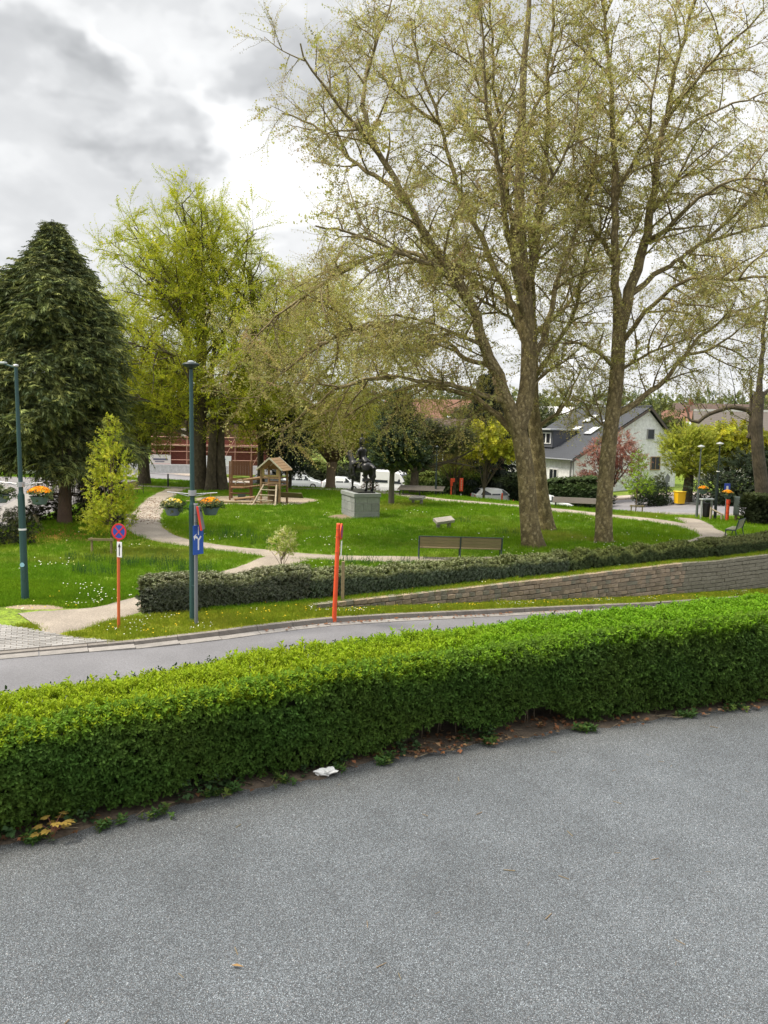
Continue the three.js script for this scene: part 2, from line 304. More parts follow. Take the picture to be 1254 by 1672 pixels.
// front road, gutter, kerb stones
struct('front_road', sheet([...range(-60, -12, 4), ...range(-11, 32, .5), ...range(34, 60, 4)], [0, .05, .12, .2, .35, .5, .65, .8, .9, .96, 1], (U, k) => {
  const a = 11.95, b = kerbV(U) - .36, V = a + (b - a) * k, [x, z] = uv2xz(U, V), t = 1 + .16 * noise(U * .16, V * 1.3, 2) + .1 * noise(x, 5, z), track = 1 - .1 * Math.exp(-(((k - .28) / .07) ** 2)) - .1 * Math.exp(-(((k - .72) / .07) ** 2)), c = t * track * 1.05;
  return [x, roadH(U) + .03 * Math.sin(k * 3.14), z, c, c, c * 1.01];
}), M.road);
{
  const g = thing('gutter', '', '', [0, 0, 0]); g.userData = { kind: 'structure' };
  const k = thing('kerb', '', '', [0, 0, 0]); k.userData = { kind: 'structure' };
  const R = rng(77), tints = [.85, .95, 1, 1.08].map((t) => { const m = M.kerb.clone(); m.color.multiplyScalar(t); return m; }), tg = [.92, 1, 1.05].map((t) => { const m = M.gutter.clone(); m.color.multiplyScalar(t); return m; });
  for (let U = -14; U < 34; U += 1) {
    const quad = (v0, v1, v2, v3, y0, y1, y2, y3, gap) => { // section across: bottom front, top front, top back
      const P = [], I = [], add = (U2, v, y) => { const [x, z] = uv2xz(U2, kerbV(U2) + v); P.push(x, y, z); };
      const a = U + gap, b = U + 1 - gap, prof = [[v0, y0], [v1, y1], [v2, y2], [v3, y3]];
      for (const Q of [a, b]) for (const [v, y] of prof) add(Q, v, y + sBase(Q));
      for (let i = 0; i < 3; i++) I.push(i, i + 4, i + 1, i + 4, i + 5, i + 1);
      I.push(0, 1, 2, 0, 2, 3, 4, 6, 5, 4, 7, 6);
      const ge = new THREE.BufferGeometry(); ge.setAttribute('position', new THREE.Float32BufferAttribute(P, 3)); ge.setIndex(I);
      const n = ge.toNonIndexed(); n.computeVertexNormals(); const uv = []; for (let i = 0; i < n.attributes.position.count; i++) uv.push(n.attributes.position.getX(i) * 1.1 + n.attributes.position.getY(i), n.attributes.position.getZ(i)); n.setAttribute('uv', new THREE.Float32BufferAttribute(uv, 2)); return n;
    };
    const drop = lerp(.035, .12, sstep(U, -.5, 4)), j = .004 * (R() - .5);
    mesh('kerb_stone', quad(-.02, .0, .14, .16, -drop - .05, -.003 + j, .004 + j, -.1, .006), tints[Math.floor(R() * 4)], k);
    mesh('gutter_slab', quad(-.37, -.368, -.03, -.028, -drop - .08, -drop + .014 + j, -drop + .006 + j, -drop - .08, .008), tg[Math.floor(R() * 3)], g);
  }
}
// grass verge between the kerb and the wall
struct('road_verge', sheet([...range(-60, -10, 4), ...range(-9, 34, .4), ...range(36, 60, 4)], range(0, 1, .125), (U, k) => {
  const a = kerbV(U) + .15, b = wallV(U) + (U > 6.85 ? .06 : .0), V = a + (b - a) * k, [x, z] = uv2xz(U, V), t = noise(x * .7, 3, z * .7) + .5 * noise(x * 2, 6, z * 2);
  return [x, groundH(x, z) + (k < .01 ? -.012 : .02 * noise(x * 2, 1, z * 2) * (k < .99 ? 1 : 0)), z, 1.55 + .45 * t, 1.12 + .1 * t, 1.1];
}), M.grass);

// gravel paths
function path(name, pts, n) {
  const c = curve(pts.map(([x, z, w]) => [x, z, w]), n), L = [], R = [];
  const f = c.map((p, i) => { const a = c[Math.max(0, i - 1)], b = c[Math.min(n, i + 1)], tx = b.x - a.x, tz = b.z - a.z, l = Math.hypot(tx, tz); return [p.x, p.z, -tz / l, tx / l, p.y]; });
  const g = sheet(range(0, n, 1), range(-1, 1, 1 / 6), (i, k) => {
    const [x0, z0, nx, nz, w] = f[i], ww = w / 2 * (1 + .16 * noise(x0 * .9, k > 0 ? 1 : 7, z0 * .9)) + .05 * noise(x0 * 4, k > 0 ? 2 : 9, z0 * 4), x = x0 + nx * k * ww, z = z0 + nz * k * ww, t = 1 + .22 * noise(x * .5, 2, z * .5) + .1 * noise(x * 2, 2, z * 2) - .12 * Math.abs(k) ** 3;
    if (k === -1) L.push([x, z]); if (k === 1) R.push([x, z]);
    return [x, groundH(x, z) + (Math.abs(k) > .99 ? -.01 : .022), z, t, t, t];
  });
  polys.push([...L, ...R.reverse()]);
  return struct(name, g, M.gravel);
}
path('gravel_path', [[-15.7, -58.5, 1.6], [-15.2, -54, 1.6], [-14.5, -49.2, 1.6], [-13.2, -43, 1.7], [-12.2, -38.8, 1.8], [-10.8, -34.7, 1.9], [-8.9, -32.1, 1.5], [-6.4, -30.5, 1.2], [-4, -29.3, 1.4], [-1.7, -28.65, 1.15], [.8, -28.7, 1.3], [3.1, -29, 1.2], [5.7, -29.7, 1.1], [8.6, -31.1, 1.2], [11.5, -33, 1.4], [14.4, -35, 1.4], [16.2, -37.5, 1.4], [16.7, -40.4, 1.7], [15.6, -43.6, 1.6], [13.6, -45.6, 1.7], [11.6, -47.6, 1.7], [8.6, -50.7, 1.7], [3.2, -54.6, 1.7], [.4, -58.6, 1.7], [-4.4, -61, 1.6], [-9, -60.4, 1.5], [-13, -59.4, 1.5], [-17, -59.3, 1.5], [-24, -61, 1.5]], 260);
path('gravel_path', [[-3.6, -28.4, 2], [-4, -27.4, 1.7], [-4.7, -25.4, 1.5], [-5.4, -23.4, 1.5], [-6.4, -21, 1.4], [-7.1, -19.6, 1.5], [-7.8, -18.9, 2.2], [-8.5, -18.3, 2.6]], 60);
path('gravel_path', [[16.7, -40.2, 1.6], [17.4, -42, 1.4], [17.8, -44.5, 1.4], [18.6, -48, 1.4], [20, -51, 1.4]], 40);
path('gravel_path', [[-1, -60.6, 1.2], [1.6, -63, 1.2], [3.2, -65.5, 1.2]], 20);
// sand under the playground, earth round the plinth
function patch(name, cx, cz, rx, rz, m, tint = [1, 1, 1], lift = .018) {
  const P = [];
  const g = sheet(range(0, 6.2832, .2618), [0, .5, .85, 1], (a, k) => { const w = 1 + .22 * noise(Math.cos(a) * 1.4 + cx, Math.sin(a) * 1.4, cz), x = cx + Math.cos(a) * rx * k * w, z = cz + Math.sin(a) * rz * k * w; if (k === 1) P.push([x, z]); return [x, groundH(x, z) + (k === 1 ? -.01 : lift), z, ...tint]; });
  polys.push(P); return struct(name, g, m);
}
patch('playground_sand', -8.6, -50.4, 4.2, 3.0, M.gravel, [1.05, 1, .9]);
patch('bare_earth', -2.2, -42.0, .9, 1.1, M.gravel, [.7, .6, .48]);
patch('bare_earth', -9.1, -19.9, .9, .25, M.gravel, [1, .9, .75], .012);

// the street behind the park with a pale kerb, and the drive of brown pavers by the white house
struct('side_street', sheet([...range(-120, -40, 8), ...range(-38, 44, 1.5), ...range(50, 120, 8)], [0, .3, 1.5, 3, 5, 6.4, 7, 9], (x, v) => { const w = 1 + .9 * sstep(x, 16, 30) * (1 - .5 * sstep(x, 45, 60)), z = -(streetNear(x) + v * w), t = 1.35 + .15 * noise(x * .3, 1, z * .3); return [x, streetY(x) + .05 + .03 * Math.sin(v), z, t, t * .985, t * .99]; }), M.road);
struct('street_kerb', sheet(range(-40, 44, 1), [0, .02, .2, .22], (x, v) => [x, streetY(x) + (v > .01 && v < .21 ? .15 : .0), -(streetNear(x) - .1 + v)]), M.gutter);
struct('far_pavement', sheet(range(-60, 60, 1.5), [0, .02, 1.8, 2.6], (x, v) => { const w = 1 + .9 * sstep(x, 16, 30) * (1 - .5 * sstep(x, 45, 60)), z = -(streetNear(x) + 9 * w - .1 + v); return [x, streetY(x) + (v > .01 ? .17 : 0), z, 1.1, 1.1, 1.15]; }), M.gravel);
// sett-paved yard to the left of the conifer with a pale strip
struct('sett_yard', sheet(range(0, 1, .05), range(-1, 1, .125), (t, k) => { const x = lerp(-17.5, -26, t) + k * lerp(2.6, 6.5, t) - lerp(1, 1.5, t), z = lerp(-29, -66, t); const q = 1.15 + .15 * noise(x, 1, z); return [x, groundH(x, z) + (Math.abs(k) > .99 || t < .01 ? -.02 : .03), z, q * .55, q * .6, q * .74]; }), M.gravel);
struct('pale_strip', sheet(range(0, 1, .05), [-1, -.9, 0, .9, 1], (t, k) => { const x = lerp(-18.6, -25, t) + k * .9, z = lerp(-36, -58, t); return [x, groundH(x, z) + (Math.abs(k) > .95 ? 0 : .05), z]; }), M.gutter);
polys.push([[-16.2, -29], [-21, -29], [-34, -66], [-20.5, -66]]);

// forecourt of grey setts at the corner of the kerb, each sett laid singly
{
  const g = thing('paved_forecourt', '', ''); g.userData = { kind: 'structure' };
  const R = rng(5), kinds = []; for (let i = 0; i < 5; i++) { const m = mat(.25 + .03 * i, .24 + .029 * i, .225 + .028 * i, .9, { map: stoneMap }); kinds.push(m); }
  const geo = rbox(.225, .1, .105, .012), rest = [];
  struct('forecourt_bed', sheet(range(-14, 1.6, .4), [0, .15, .5, .8, 1], (U, k) => { const b = table([[-14, 21.6], [-6, 21.2], [-.9, 20.3], [.2, 19.2], [1.5, 18.3]])(U), a = kerbV(U) + .145, V = a + (b - a) * k, [x, z] = uv2xz(U, V); return [x, groundH(x, z) + .012, z, .62, .62, .64]; }), M.gravel);
  let n = 0; const lim = table([[-14, 21.6], [-6, 21.2], [-.9, 20.3], [.2, 19.2], [1.5, 18.3]]), spots = [];
  for (let row = 0; row < 34; row++) for (let c = 0; c < 70; c++) {
    const U = 1.55 - c * .235 - (row % 2) * .118, V = kerbV(U) + .21 + row * .112; if (V > lim(U) - .05 || U < -14) continue;
    spots.push([U, V]);
  }
  spots.sort((a, b) => (b[0] - a[0]) || (a[1] - b[1]));
  for (const [U, V] of spots) {
    const [x, z] = uv2xz(U, V), y = groundH(x, z) - .026 + .006 * R(), rx = .02 * (R() - .5), rz = .02 * (R() - .5), k = Math.floor(R() * 5);
    if (n++ < 300) { const s = mesh('sett', geo, kinds[k], g); s.position.set(x, y, z); s.rotation.set(rx, 24.5 * D2R + .03 * (R() - .5), rz); } else rest.push(geo.clone().rotateX(rx).rotateZ(rz).rotateY(24.5 * D2R).translate(x, y, z));
  }
  const s = mesh('sett', rest, kinds[2], g); s.userData.kind = 'stuff';
  polys.push([[-14, 18.1], [-14, 21.6], [-6, 21.2], [-.9, 20.3], [.2, 19.2], [1.5, 18.2]].map(([U, V]) => uv2xz(U, V)));
}
// hills with woods closing the view
struct('hill', sheet(range(-600, 600, 20), [0, 30, 70, 120, 200, 400], (x, v) => { const h = table([[0, 2], [30, 9], [70, 18], [120, 23], [200, 26], [400, 24]])(v) * (.75 + .3 * noise(x * .006, 1, 2) + .15 * sstep(x, -50, 150)); return [x, h - 2, -(250 + v + 20 * noise(x * .01, 4, 1)), .7, .8, .8]; }), M.grass);
// ---------------------------------------------------------------- retaining wall of split stone blocks
{
  const w = thing('retaining_wall', 'low retaining wall of grey-brown stone blocks growing taller along the road verge', 'wall');
  const R = rng(11), kinds = [[.37, .295, .21], [.43, .335, .23], [.31, .255, .18], [.48, .38, .27], [.29, .27, .2]].map((c) => mat(...c, .95, { map: stoneMap, bumpMap: stoneMap, bumpScale: .02 }));
  // split-faced block shapes
  const shapes = []; for (let i = 0; i < 4; i++) { const g = new RoundedBoxGeometry(1, 1, 1, 1, .06), p = g.attributes.position; for (let k = 0; k < p.count; k++) if (p.getZ(k) > 0) p.setZ(k, p.getZ(k) + .12 * noise(p.getX(k) * 2 + i * 7, p.getY(k) * 2, 3)); g.computeVertexNormals(); shapes.push(g); }
  const topY = (U) => landH(...uv2xz(U, wallV(U))) + .03, blocks = [], H = .15, ang = (U) => 24.5 * D2R + Math.atan((wallV(U + .5) - wallV(U - .5)));
  for (let row = 0; row < 12; row++) {
    let U = 6.7 + (row % 2) * .13;
    while (U < 31) {
      const L = (row === 0 ? .22 : .25) * (.75 + .55 * R()), y = topY(U) - H * (row + .5) - .02 * noise(U * .3, row, 1), foot = footH(U);
      if (y + H * .2 > foot) blocks.push([U + L / 2, y, L, row]);
      U += L + .012;
    }
  }
  blocks.sort((a, b) => (a[0] + a[3] * .0) - (b[0]));
  const rest = [];
  blocks.forEach(([U, y, L, row], i) => {
    const [x, z] = uv2xz(U, wallV(U) + .08 - .012 * row + .03 * (R() - .5)), k = Math.floor(R() * 5), s = Math.floor(R() * 4), sc = [L, H - .014 - .012 * R(), .3 + .03 * R()], rz = .05 * (R() - .5), ry = ang(U) + .06 * (R() - .5);
    if (i < 300) { const m = mesh('stone_block', shapes[s], kinds[k], w); m.position.set(x, y, z); m.scale.set(...sc); m.rotation.set(0, ry, rz); }
    else rest.push(shapes[s].clone().scale(...sc).rotateZ(rz).rotateY(ry).translate(x, y, z));
  });
  mesh('stone_block', rest, kinds[4], w).userData.kind = 'stuff';
  // mortar and earth behind the joints
  mesh('mortar_backing', sheet(range(6.6, 31, .5), [0, 1], (U, k) => { const [x, z] = uv2xz(U, wallV(U) + .03), t = topY(U) - .1, b = footH(U) - .2; return [x, lerp(b, t, k), z]; }), mat(.035, .03, .024, 1), w);
}

// ---------------------------------------------------------------- leaf sprays shared by hedges, trees and plants
// a twig with leaves along it, growing along +y
function spray({ n = 8, len = .5, leaf = .1, w = .6, spread = 1, droop = 0, seed = 1, stem = .004, fold = .2, tuft = 0, upturn = .4 }) {
  const b = new MB(), R = rng(seed), pts = []; for (let i = 0; i <= 3; i++) pts.push(V3(.06 * len * Math.sin(i * 1.3 + seed), len * i / 3, droop * -.2 * len * (i / 3) ** 2));
  if (stem) b.tube(pts, [stem, stem * .8, stem * .6, stem * .3], 3);
  for (let i = 0; i < n; i++) {
    const t = tuft + (1 - tuft) * (i + .6) / n, a = i * 2.4 + R() * 1.2, o = V3(0, len * t, 0);
    const d = V3(Math.cos(a) * spread, upturn + .5 * (R() - .5) - droop, Math.sin(a) * spread).normalize(), s = V3(-Math.sin(a) + .5 * (R() - .5), .6 * (R() - .5), Math.cos(a) + .5 * (R() - .5)); s.addScaledVector(d, -s.dot(d)).normalize();
    const L = leaf * (.7 + .6 * R()); b.leaf(o, d, s, L, L * w, fold);
  }
  return b.build();
}
const Q = new THREE.Quaternion(), UP = V3(0, 1, 0);
const tint = (c, k, R, j = .2) => { const m = k * (1 + j * (R() - .5)); return [c[0] * m * (1 + .15 * (R() - .5)), c[1] * m, c[2] * m * (1 + .2 * (R() - .5))]; };

// ---------------------------------------------------------------- tall clipped hedge in front
const hedgeTop = table([[-8, 1.3], [-.48, 1.3], [1, 1.33], [2.9, 1.41], [5, 1.43], [7.5, 1.45], [9.8, 1.58], [13.5, 1.68], [25, 1.9]]);
{
  const h = thing('clipped_hedge', 'tall clipped privet hedge with bright fresh top running beside the grey chipping drive', 'hedge');
  const R = rng(21), T = 1.55, U0 = -7, U1 = 19;
  const gap = (U) => .34 * Math.exp(-(((U - 5.75) / .62) ** 2)) + .3 * Math.exp(-(((U - 7.6) / .55) ** 2)) + .16 * Math.exp(-(((U - 1.9) / .35) ** 2)) + .05 + .1 * Math.max(0, noise(U * 1.6, 2, 5));
  const bulge = (U, y, s) => .11 * noise(U * .8, y * 1.1, s) + .07 * noise(U * 2.2, y * 2.2, s + 4) + .04 * noise(U * 5, y * 5, s + 8);
  // added core that blocks light, painted near black for shade among the twigs
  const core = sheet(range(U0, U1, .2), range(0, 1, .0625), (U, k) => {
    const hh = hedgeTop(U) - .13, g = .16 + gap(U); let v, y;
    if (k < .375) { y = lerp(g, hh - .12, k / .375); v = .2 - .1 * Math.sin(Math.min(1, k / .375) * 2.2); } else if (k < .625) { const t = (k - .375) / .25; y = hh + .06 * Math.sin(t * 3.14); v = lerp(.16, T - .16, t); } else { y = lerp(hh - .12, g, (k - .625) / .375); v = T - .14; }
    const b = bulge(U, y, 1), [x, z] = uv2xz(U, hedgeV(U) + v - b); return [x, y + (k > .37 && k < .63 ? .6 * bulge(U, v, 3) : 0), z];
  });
  mesh('shade_core', core, mat(.016, .022, .008, 1, { side: THREE.DoubleSide }), h);
  const leafGeo = [1, 2, 3].map((s) => spray({ n: 10, len: .12, leaf: .042, w: .52, spread: 1, seed: s, stem: .003, fold: .18 })), shootGeo = spray({ n: 12, len: .13, leaf: .038, w: .5, spread: .9, seed: 9, stem: .003, upturn: .75 });
  const lm = foliage(1, 1, 1, .3), C = leafGeo.map(() => new Copies()), S = new Copies();
  const dir = V3(), p = V3();
  const dens = (U) => U < 15 ? 1 : .5;
  // front face
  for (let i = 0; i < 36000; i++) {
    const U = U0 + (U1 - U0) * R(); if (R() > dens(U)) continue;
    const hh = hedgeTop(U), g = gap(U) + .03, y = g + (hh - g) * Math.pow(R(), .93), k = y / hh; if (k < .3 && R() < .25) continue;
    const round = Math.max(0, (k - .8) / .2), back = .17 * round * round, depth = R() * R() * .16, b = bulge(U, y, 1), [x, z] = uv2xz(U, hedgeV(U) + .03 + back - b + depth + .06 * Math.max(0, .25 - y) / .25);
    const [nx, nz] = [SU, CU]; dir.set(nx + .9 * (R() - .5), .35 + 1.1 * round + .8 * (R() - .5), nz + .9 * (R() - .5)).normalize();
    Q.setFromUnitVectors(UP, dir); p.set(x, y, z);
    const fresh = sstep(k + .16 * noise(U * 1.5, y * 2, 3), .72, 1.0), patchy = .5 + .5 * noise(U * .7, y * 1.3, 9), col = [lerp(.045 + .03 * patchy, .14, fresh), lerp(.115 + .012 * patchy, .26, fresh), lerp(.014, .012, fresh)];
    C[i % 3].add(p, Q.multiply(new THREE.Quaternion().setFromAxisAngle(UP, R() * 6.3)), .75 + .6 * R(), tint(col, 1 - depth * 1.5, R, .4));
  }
  // top
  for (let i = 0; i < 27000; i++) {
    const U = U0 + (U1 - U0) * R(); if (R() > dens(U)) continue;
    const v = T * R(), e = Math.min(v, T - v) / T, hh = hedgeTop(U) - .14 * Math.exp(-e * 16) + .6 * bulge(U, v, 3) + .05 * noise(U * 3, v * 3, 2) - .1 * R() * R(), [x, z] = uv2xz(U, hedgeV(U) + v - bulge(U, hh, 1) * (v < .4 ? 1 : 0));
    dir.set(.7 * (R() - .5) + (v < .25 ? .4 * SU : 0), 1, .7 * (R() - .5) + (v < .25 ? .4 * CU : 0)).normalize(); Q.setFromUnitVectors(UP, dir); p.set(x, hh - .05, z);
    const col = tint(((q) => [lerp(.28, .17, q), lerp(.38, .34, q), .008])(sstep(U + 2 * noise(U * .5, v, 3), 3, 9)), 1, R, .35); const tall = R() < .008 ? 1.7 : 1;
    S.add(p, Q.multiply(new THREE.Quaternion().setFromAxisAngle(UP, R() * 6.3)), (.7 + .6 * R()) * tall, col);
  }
  // far side, thinner
  for (let i = 0; i < 6000; i++) {
    const U = U0 + (U1 - U0) * R(), y = gap(U) + (hedgeTop(U) - gap(U) - .05) * R(), [x, z] = uv2xz(U, hedgeV(U) + T - .08 + .1 * R()); dir.set(-SU + R() - .5, .3 + R() - .5, -CU + R() - .5).normalize(); Q.setFromUnitVectors(UP, dir);
    C[i % 3].add(p.set(x, y, z), Q, .9 + .5 * R(), tint([.035, .08, .016], 1, R, .4));
  }
  C.forEach((c, i) => c.build('foliage', leafGeo[i], lm, h)); S.build('fresh_shoots', shootGeo, lm, h);
  const st = new MB();
  for (let U = U0; U < U1; U += .085) { const v = .2 + 1.1 * R(), [x, z] = uv2xz(U, hedgeV(U) + v), t = .2 * (R() - .5); st.tube([V3(x, -.05, z), V3(x + t * .5, .35, z + .1 * (R() - .5)), V3(x + t, .8, z + .2 * (R() - .5))], [.011, .01, .008], 5); }
  mesh('stems', st.build(), mat(.11, .085, .055, .95), h).userData.kind = 'stuff';
}

// ---------------------------------------------------------------- low hedges of the park
function lowHedge(label, A, B, name, opt) {
  const h = thing(name, label, 'hedge'), R = rng(opt.seed), dx = B[0] - A[0], dz = B[1] - A[1], L = Math.hypot(dx, dz), tx = dx / L, tz = dz / L, nx = -tz, nz = tx, C = new Copies(), Y = (x, z) => groundH(x, z) + (opt.y ?? 0);
  const H = (s) => opt.h(s), W = opt.w, c = opt.color, c2 = opt.tip ?? c, bare = opt.bare ?? 0;
  const core = sheet(range(0, L, .3), range(0, 1, .1), (s, k) => { const a = (k - .5) * 2, y = (1 - a ** 4) * (H(s) - .1), w = a * (W / 2 - .08) + .06 * noise(s * 1.5, k * 3, opt.seed), x = A[0] + tx * s + nx * w, z = A[1] + tz * s + nz * w; return [x, Y(x, z) + Math.max(-.05, y), z]; });
  mesh('shade_core', core, opt.coreMat ?? mat(.02, .022, .012, 1, { side: THREE.DoubleSide }), h);  // closed core under the leaves, inner shade painted in as a dark colour
  const n = Math.round(L * opt.n), d = V3(), p = V3();
  for (let i = 0; i < n; i++) {
    const s = L * R(), hh = H(s) * (1 + .12 * noise(s * 1.3, 3, opt.seed)), sides = (hh * 2) / (hh * 2 + W); let w, y, e = 0;
    if (R() < sides) { w = (R() < .75 ? opt.front : -opt.front) * (W / 2 - .1 * R() * R()); y = hh * Math.pow(R(), .85); } else { w = (R() - .5) * W; y = hh - .08 * R() * R(); e = 1; }
    if (bare && y < .25 * hh && R() < bare) continue;
    w += .07 * noise(s * 1.2, y * 2, opt.seed + 2); const x = A[0] + tx * s + nx * w, z = A[1] + tz * s + nz * w, sg = Math.sign(w);
    d.set(nx * sg * (1 - e) + R() - .5, .4 + e + .6 * (R() - .5), nz * sg * (1 - e) + R() - .5).normalize(); Q.setFromUnitVectors(UP, d); p.set(x, Y(x, z) + y, z);
    if (R() < .5 * W / (L + W) * 2) { const end = R() < .5 ? 0 : L; p.x += tx * (end - s) + (R() - .5) * .1; p.z += tz * (end - s) + (R() - .5) * .1; p.x += nx * (W * (R() - .5) - w); p.z += nz * (W * (R() - .5) - w); p.y = Y(p.x, p.z) + y; }
    const q = sstep(y / hh, .75, 1); C.add(p, Q, opt.s * (.7 + .6 * R()), tint([lerp(c[0], c2[0], q), lerp(c[1], c2[1], q), lerp(c[2], c2[2], q)], 1, R, .55));
  }
  C.build('foliage', opt.geo, opt.mat ?? foliage(1, 1, 1, .2), h);
  return h;
}
const hedgeSpray = spray({ n: 12, len: .15, leaf: .055, w: .55, seed: 14, stem: .003 }), coarseSpray = spray({ n: 14, len: .4, leaf: .19, w: .6, seed: 15, stem: .006 });
const darkLeaf = new THREE.MeshPhysicalMaterial({ color: lin(1, 1, 1), roughness: .42, transmission: .1, thickness: 0, side: THREE.DoubleSide });
lowHedge('low dark glossy hedge behind the blue arrow sign, ending at a wooden post', [-6.1, -19.75], [-2.3, -21.75], 'low_hedge', { seed: 31, h: (s) => .76 + .06 * Math.sin(s * 2), w: .7, n: 1900, s: 1, color: [.06, .075, .035], tip: [.14, .155, .055], geo: hedgeSpray, mat: darkLeaf, front: 1, bare: .35 });
lowHedge('low dark hedge above the start of the stone wall in front of the double bench', [-2.25, -21.8], [6.2, -26.9], 'low_hedge', { seed: 32, h: (s) => .62 - .012 * s + .1 * noise(s * .9, 1, 1), w: .7, n: 1700, s: 1, color: [.055, .085, .034], tip: [.15, .175, .05], geo: hedgeSpray, mat: darkLeaf, front: 1, bare: .2 });
lowHedge('thin gappy low hedge on top of the wall below the two big plane trunks', [6.4, -27], [13.1, -31.1], 'low_hedge', { seed: 33, h: (s) => .48 + .3 * noise(s * 1.3, 1, 4), w: .55, n: 1100, s: 1.05, color: [.08, .11, .04], tip: [.17, .2, .06], geo: hedgeSpray, front: 1, bare: .5, coreMat: mat(.035, .035, .018, 1, { side: THREE.DoubleSide }) });
lowHedge('low hedge along the wall top ending beyond the tilted bench', [13.2, -31.2], [22, -37.2], 'low_hedge', { seed: 34, h: (s) => .5 + .15 * noise(s, 1, 6), w: .8, n: 1300, s: 1.1, color: [.075, .105, .04], tip: [.18, .2, .075], geo: hedgeSpray, front: 1, bare: .2 });
{ const p = mesh('hedge_post', rod([-6.2, groundH(-6.2, -19.65) - .05, -19.62], [-6.22, .93, -19.64], .062, .058, 9), M.greyWood); tag(p, 'short wooden post at the end of the low dark hedge beside the path', 'post'); }

// ---------------------------------------------------------------- trees
function pts3(a, from = 2) { const o = []; for (let i = from; i < a.length; i += 3) o.push(V3(a[i], a[i + 1], a[i + 2])); return o; }
// limbs: [r0, r1, x, y, z, ...] in the tree's own metres; boughs and twigs are grown from them
function tree(o) {
  const t = thing(o.name, o.label, 'tree', o.pos, 0, o.group), R = rng(o.seed), wood = new MB(), C = o.sprays.map(() => new Copies());
  const noiseWalk = (a, d, len, r, n, curl, lift) => { const P = [a.clone()], v = d.clone(); for (let i = 0; i < n; i++) { v.x += curl * (R() - .5); v.y += curl * (R() - .5) + lift / n; v.z += curl * (R() - .5); v.normalize(); P.push(P[i].clone().addScaledVector(v, len / n)); } return P; };
  const q2 = new THREE.Quaternion(), dd = V3();
  const leafAt = (p, dir, k) => {
    const amt = (o.dens ?? 1); const n = Math.floor(amt) + (R() < amt % 1 ? 1 : 0);
    for (let i = 0; i < n; i++) {
      dd.copy(dir).multiplyScalar(.8); dd.x += 1.3 * (R() - .5); dd.y += 1.3 * (R() - .5) + (o.leafLift ?? 0); dd.z += 1.3 * (R() - .5); dd.normalize(); q2.setFromUnitVectors(UP, dd);
      const s = Math.floor(R() * C.length), pick = o.colors[Math.floor(R() * o.colors.length)], sh = o.shade ? o.shade(p, R) : 1;
      C[s].add(p, q2, (o.size ?? 1) * (.65 + .7 * R()), tint([pick[0] * sh, pick[1] * sh, pick[2] * sh], 1, R, .3));
    }
  };
  const grow = (P, r0, r1, level) => {
    let L = 0; const acc = [0]; for (let i = 1; i < P.length; i++) acc.push(L += P[i].distanceTo(P[i - 1]));
    const lev = o.levels[level]; if (!lev) return;
    let s = L * lev.from; 
    while (s < L * .995) {
      let i = 1; while (acc[i] < s) i++;
      const f = (s - acc[i - 1]) / (acc[i] - acc[i - 1] || 1), p = P[i - 1].clone().lerp(P[i], f), tg = P[i].clone().sub(P[i - 1]).normalize(), k = s / L;
      if (lev.leaf) leafAt(p, tg, k); else {
        const side = V3(R() - .5, R() - .5, R() - .5); side.addScaledVector(tg, -side.dot(tg)).normalize();
        const d = tg.clone().multiplyScalar(lev.along).addScaledVector(side, 1).add(V3(0, lev.up, 0)); if (o.out) { d.x += p.x * o.out; d.z += p.z * o.out; } d.normalize();
        const len = lev.len * (.45 + .9 * R()) * (1 - lev.taper * k), r = Math.min(lev.r, .75 * lerp(r0, r1, k)) * (.7 + .5 * R());
        const Q2 = noiseWalk(p, d, len, r, lev.seg, lev.curl, lev.lift);
        wood.tube(Q2, Q2.map((_, j) => lerp(r, r * .3, j / lev.seg)), r > .03 ? 5 : r > .012 ? 4 : 3, R());
        grow(Q2, r, r * .3, level + 1);
      }
      s += lev.step * (.6 + .8 * R());
    }
  };
  const branches = [];
  const limbs = [...o.limbs];
  for (let i = 0; i < (o.fill?.n ?? 0); i++) {   // more boughs reaching out to the crown's outline
    const f = o.fill, a = i * 2.4 + R(), h = lerp(f.h0, f.h1, (i + .5) / f.n), th = lerp(f.e0, f.e1, (i + .5) / f.n) + .2 * (R() - .5), ex = f.c[0] + Math.cos(a) * Math.cos(th) * f.r[0], ey = f.c[1] + Math.sin(th) * f.r[1], ez = f.c[2] + Math.sin(a) * Math.cos(th) * f.r[2], k = .82 + .16 * R(), sx = f.stem[0], sz = f.stem[1], bow = .12 * f.r[1];
    limbs.push([.13, .025, sx, h, sz, lerp(sx, ex, .35 * k), lerp(h, ey, .3) + bow * .5, lerp(sz, ez, .35 * k), lerp(sx, ex, .7 * k), lerp(h, ey, .68) + bow * .4, lerp(sz, ez, .7 * k), lerp(sx, ex, k), lerp(h, ey, k), lerp(sz, ez, k)]);
  }
  for (const l of limbs) {
    const c = new THREE.CatmullRomCurve3(pts3(l), false, 'centripetal'), n = Math.max(8, Math.ceil(c.getLength() / .45)), P = c.getSpacedPoints(n), trunk = l[0] > (o.trunkR ?? .35);
    if (!trunk) for (let i = 1; i <= n; i++) { P[i].x += .16 * noise(i * .5, l[2], 1) * Math.min(1, i / 4); P[i].y += .14 * noise(i * .5, l[3], 7) * Math.min(1, i / 4); }
    wood.tube(P, P.map((_, i) => lerp(l[0], l[1], Math.pow(i / n, trunk ? .8 : .7))), l[0] > .3 ? 16 : l[0] > .12 ? 9 : 6, R(), trunk && P[0].y < .4 ? (o.flare ?? .35) : 0);
    branches.push([P, l[0], l[1], trunk]);
  }
  for (const [P, a, b, trunk] of branches) if (!(trunk && !o.trunkBranches)) grow(P, a, b, 0);
  mesh('trunk', wood.build(), o.bark, t);
  C.forEach((c, i) => c.m.length && c.build('crown', o.sprays[i], o.leafMat, t));
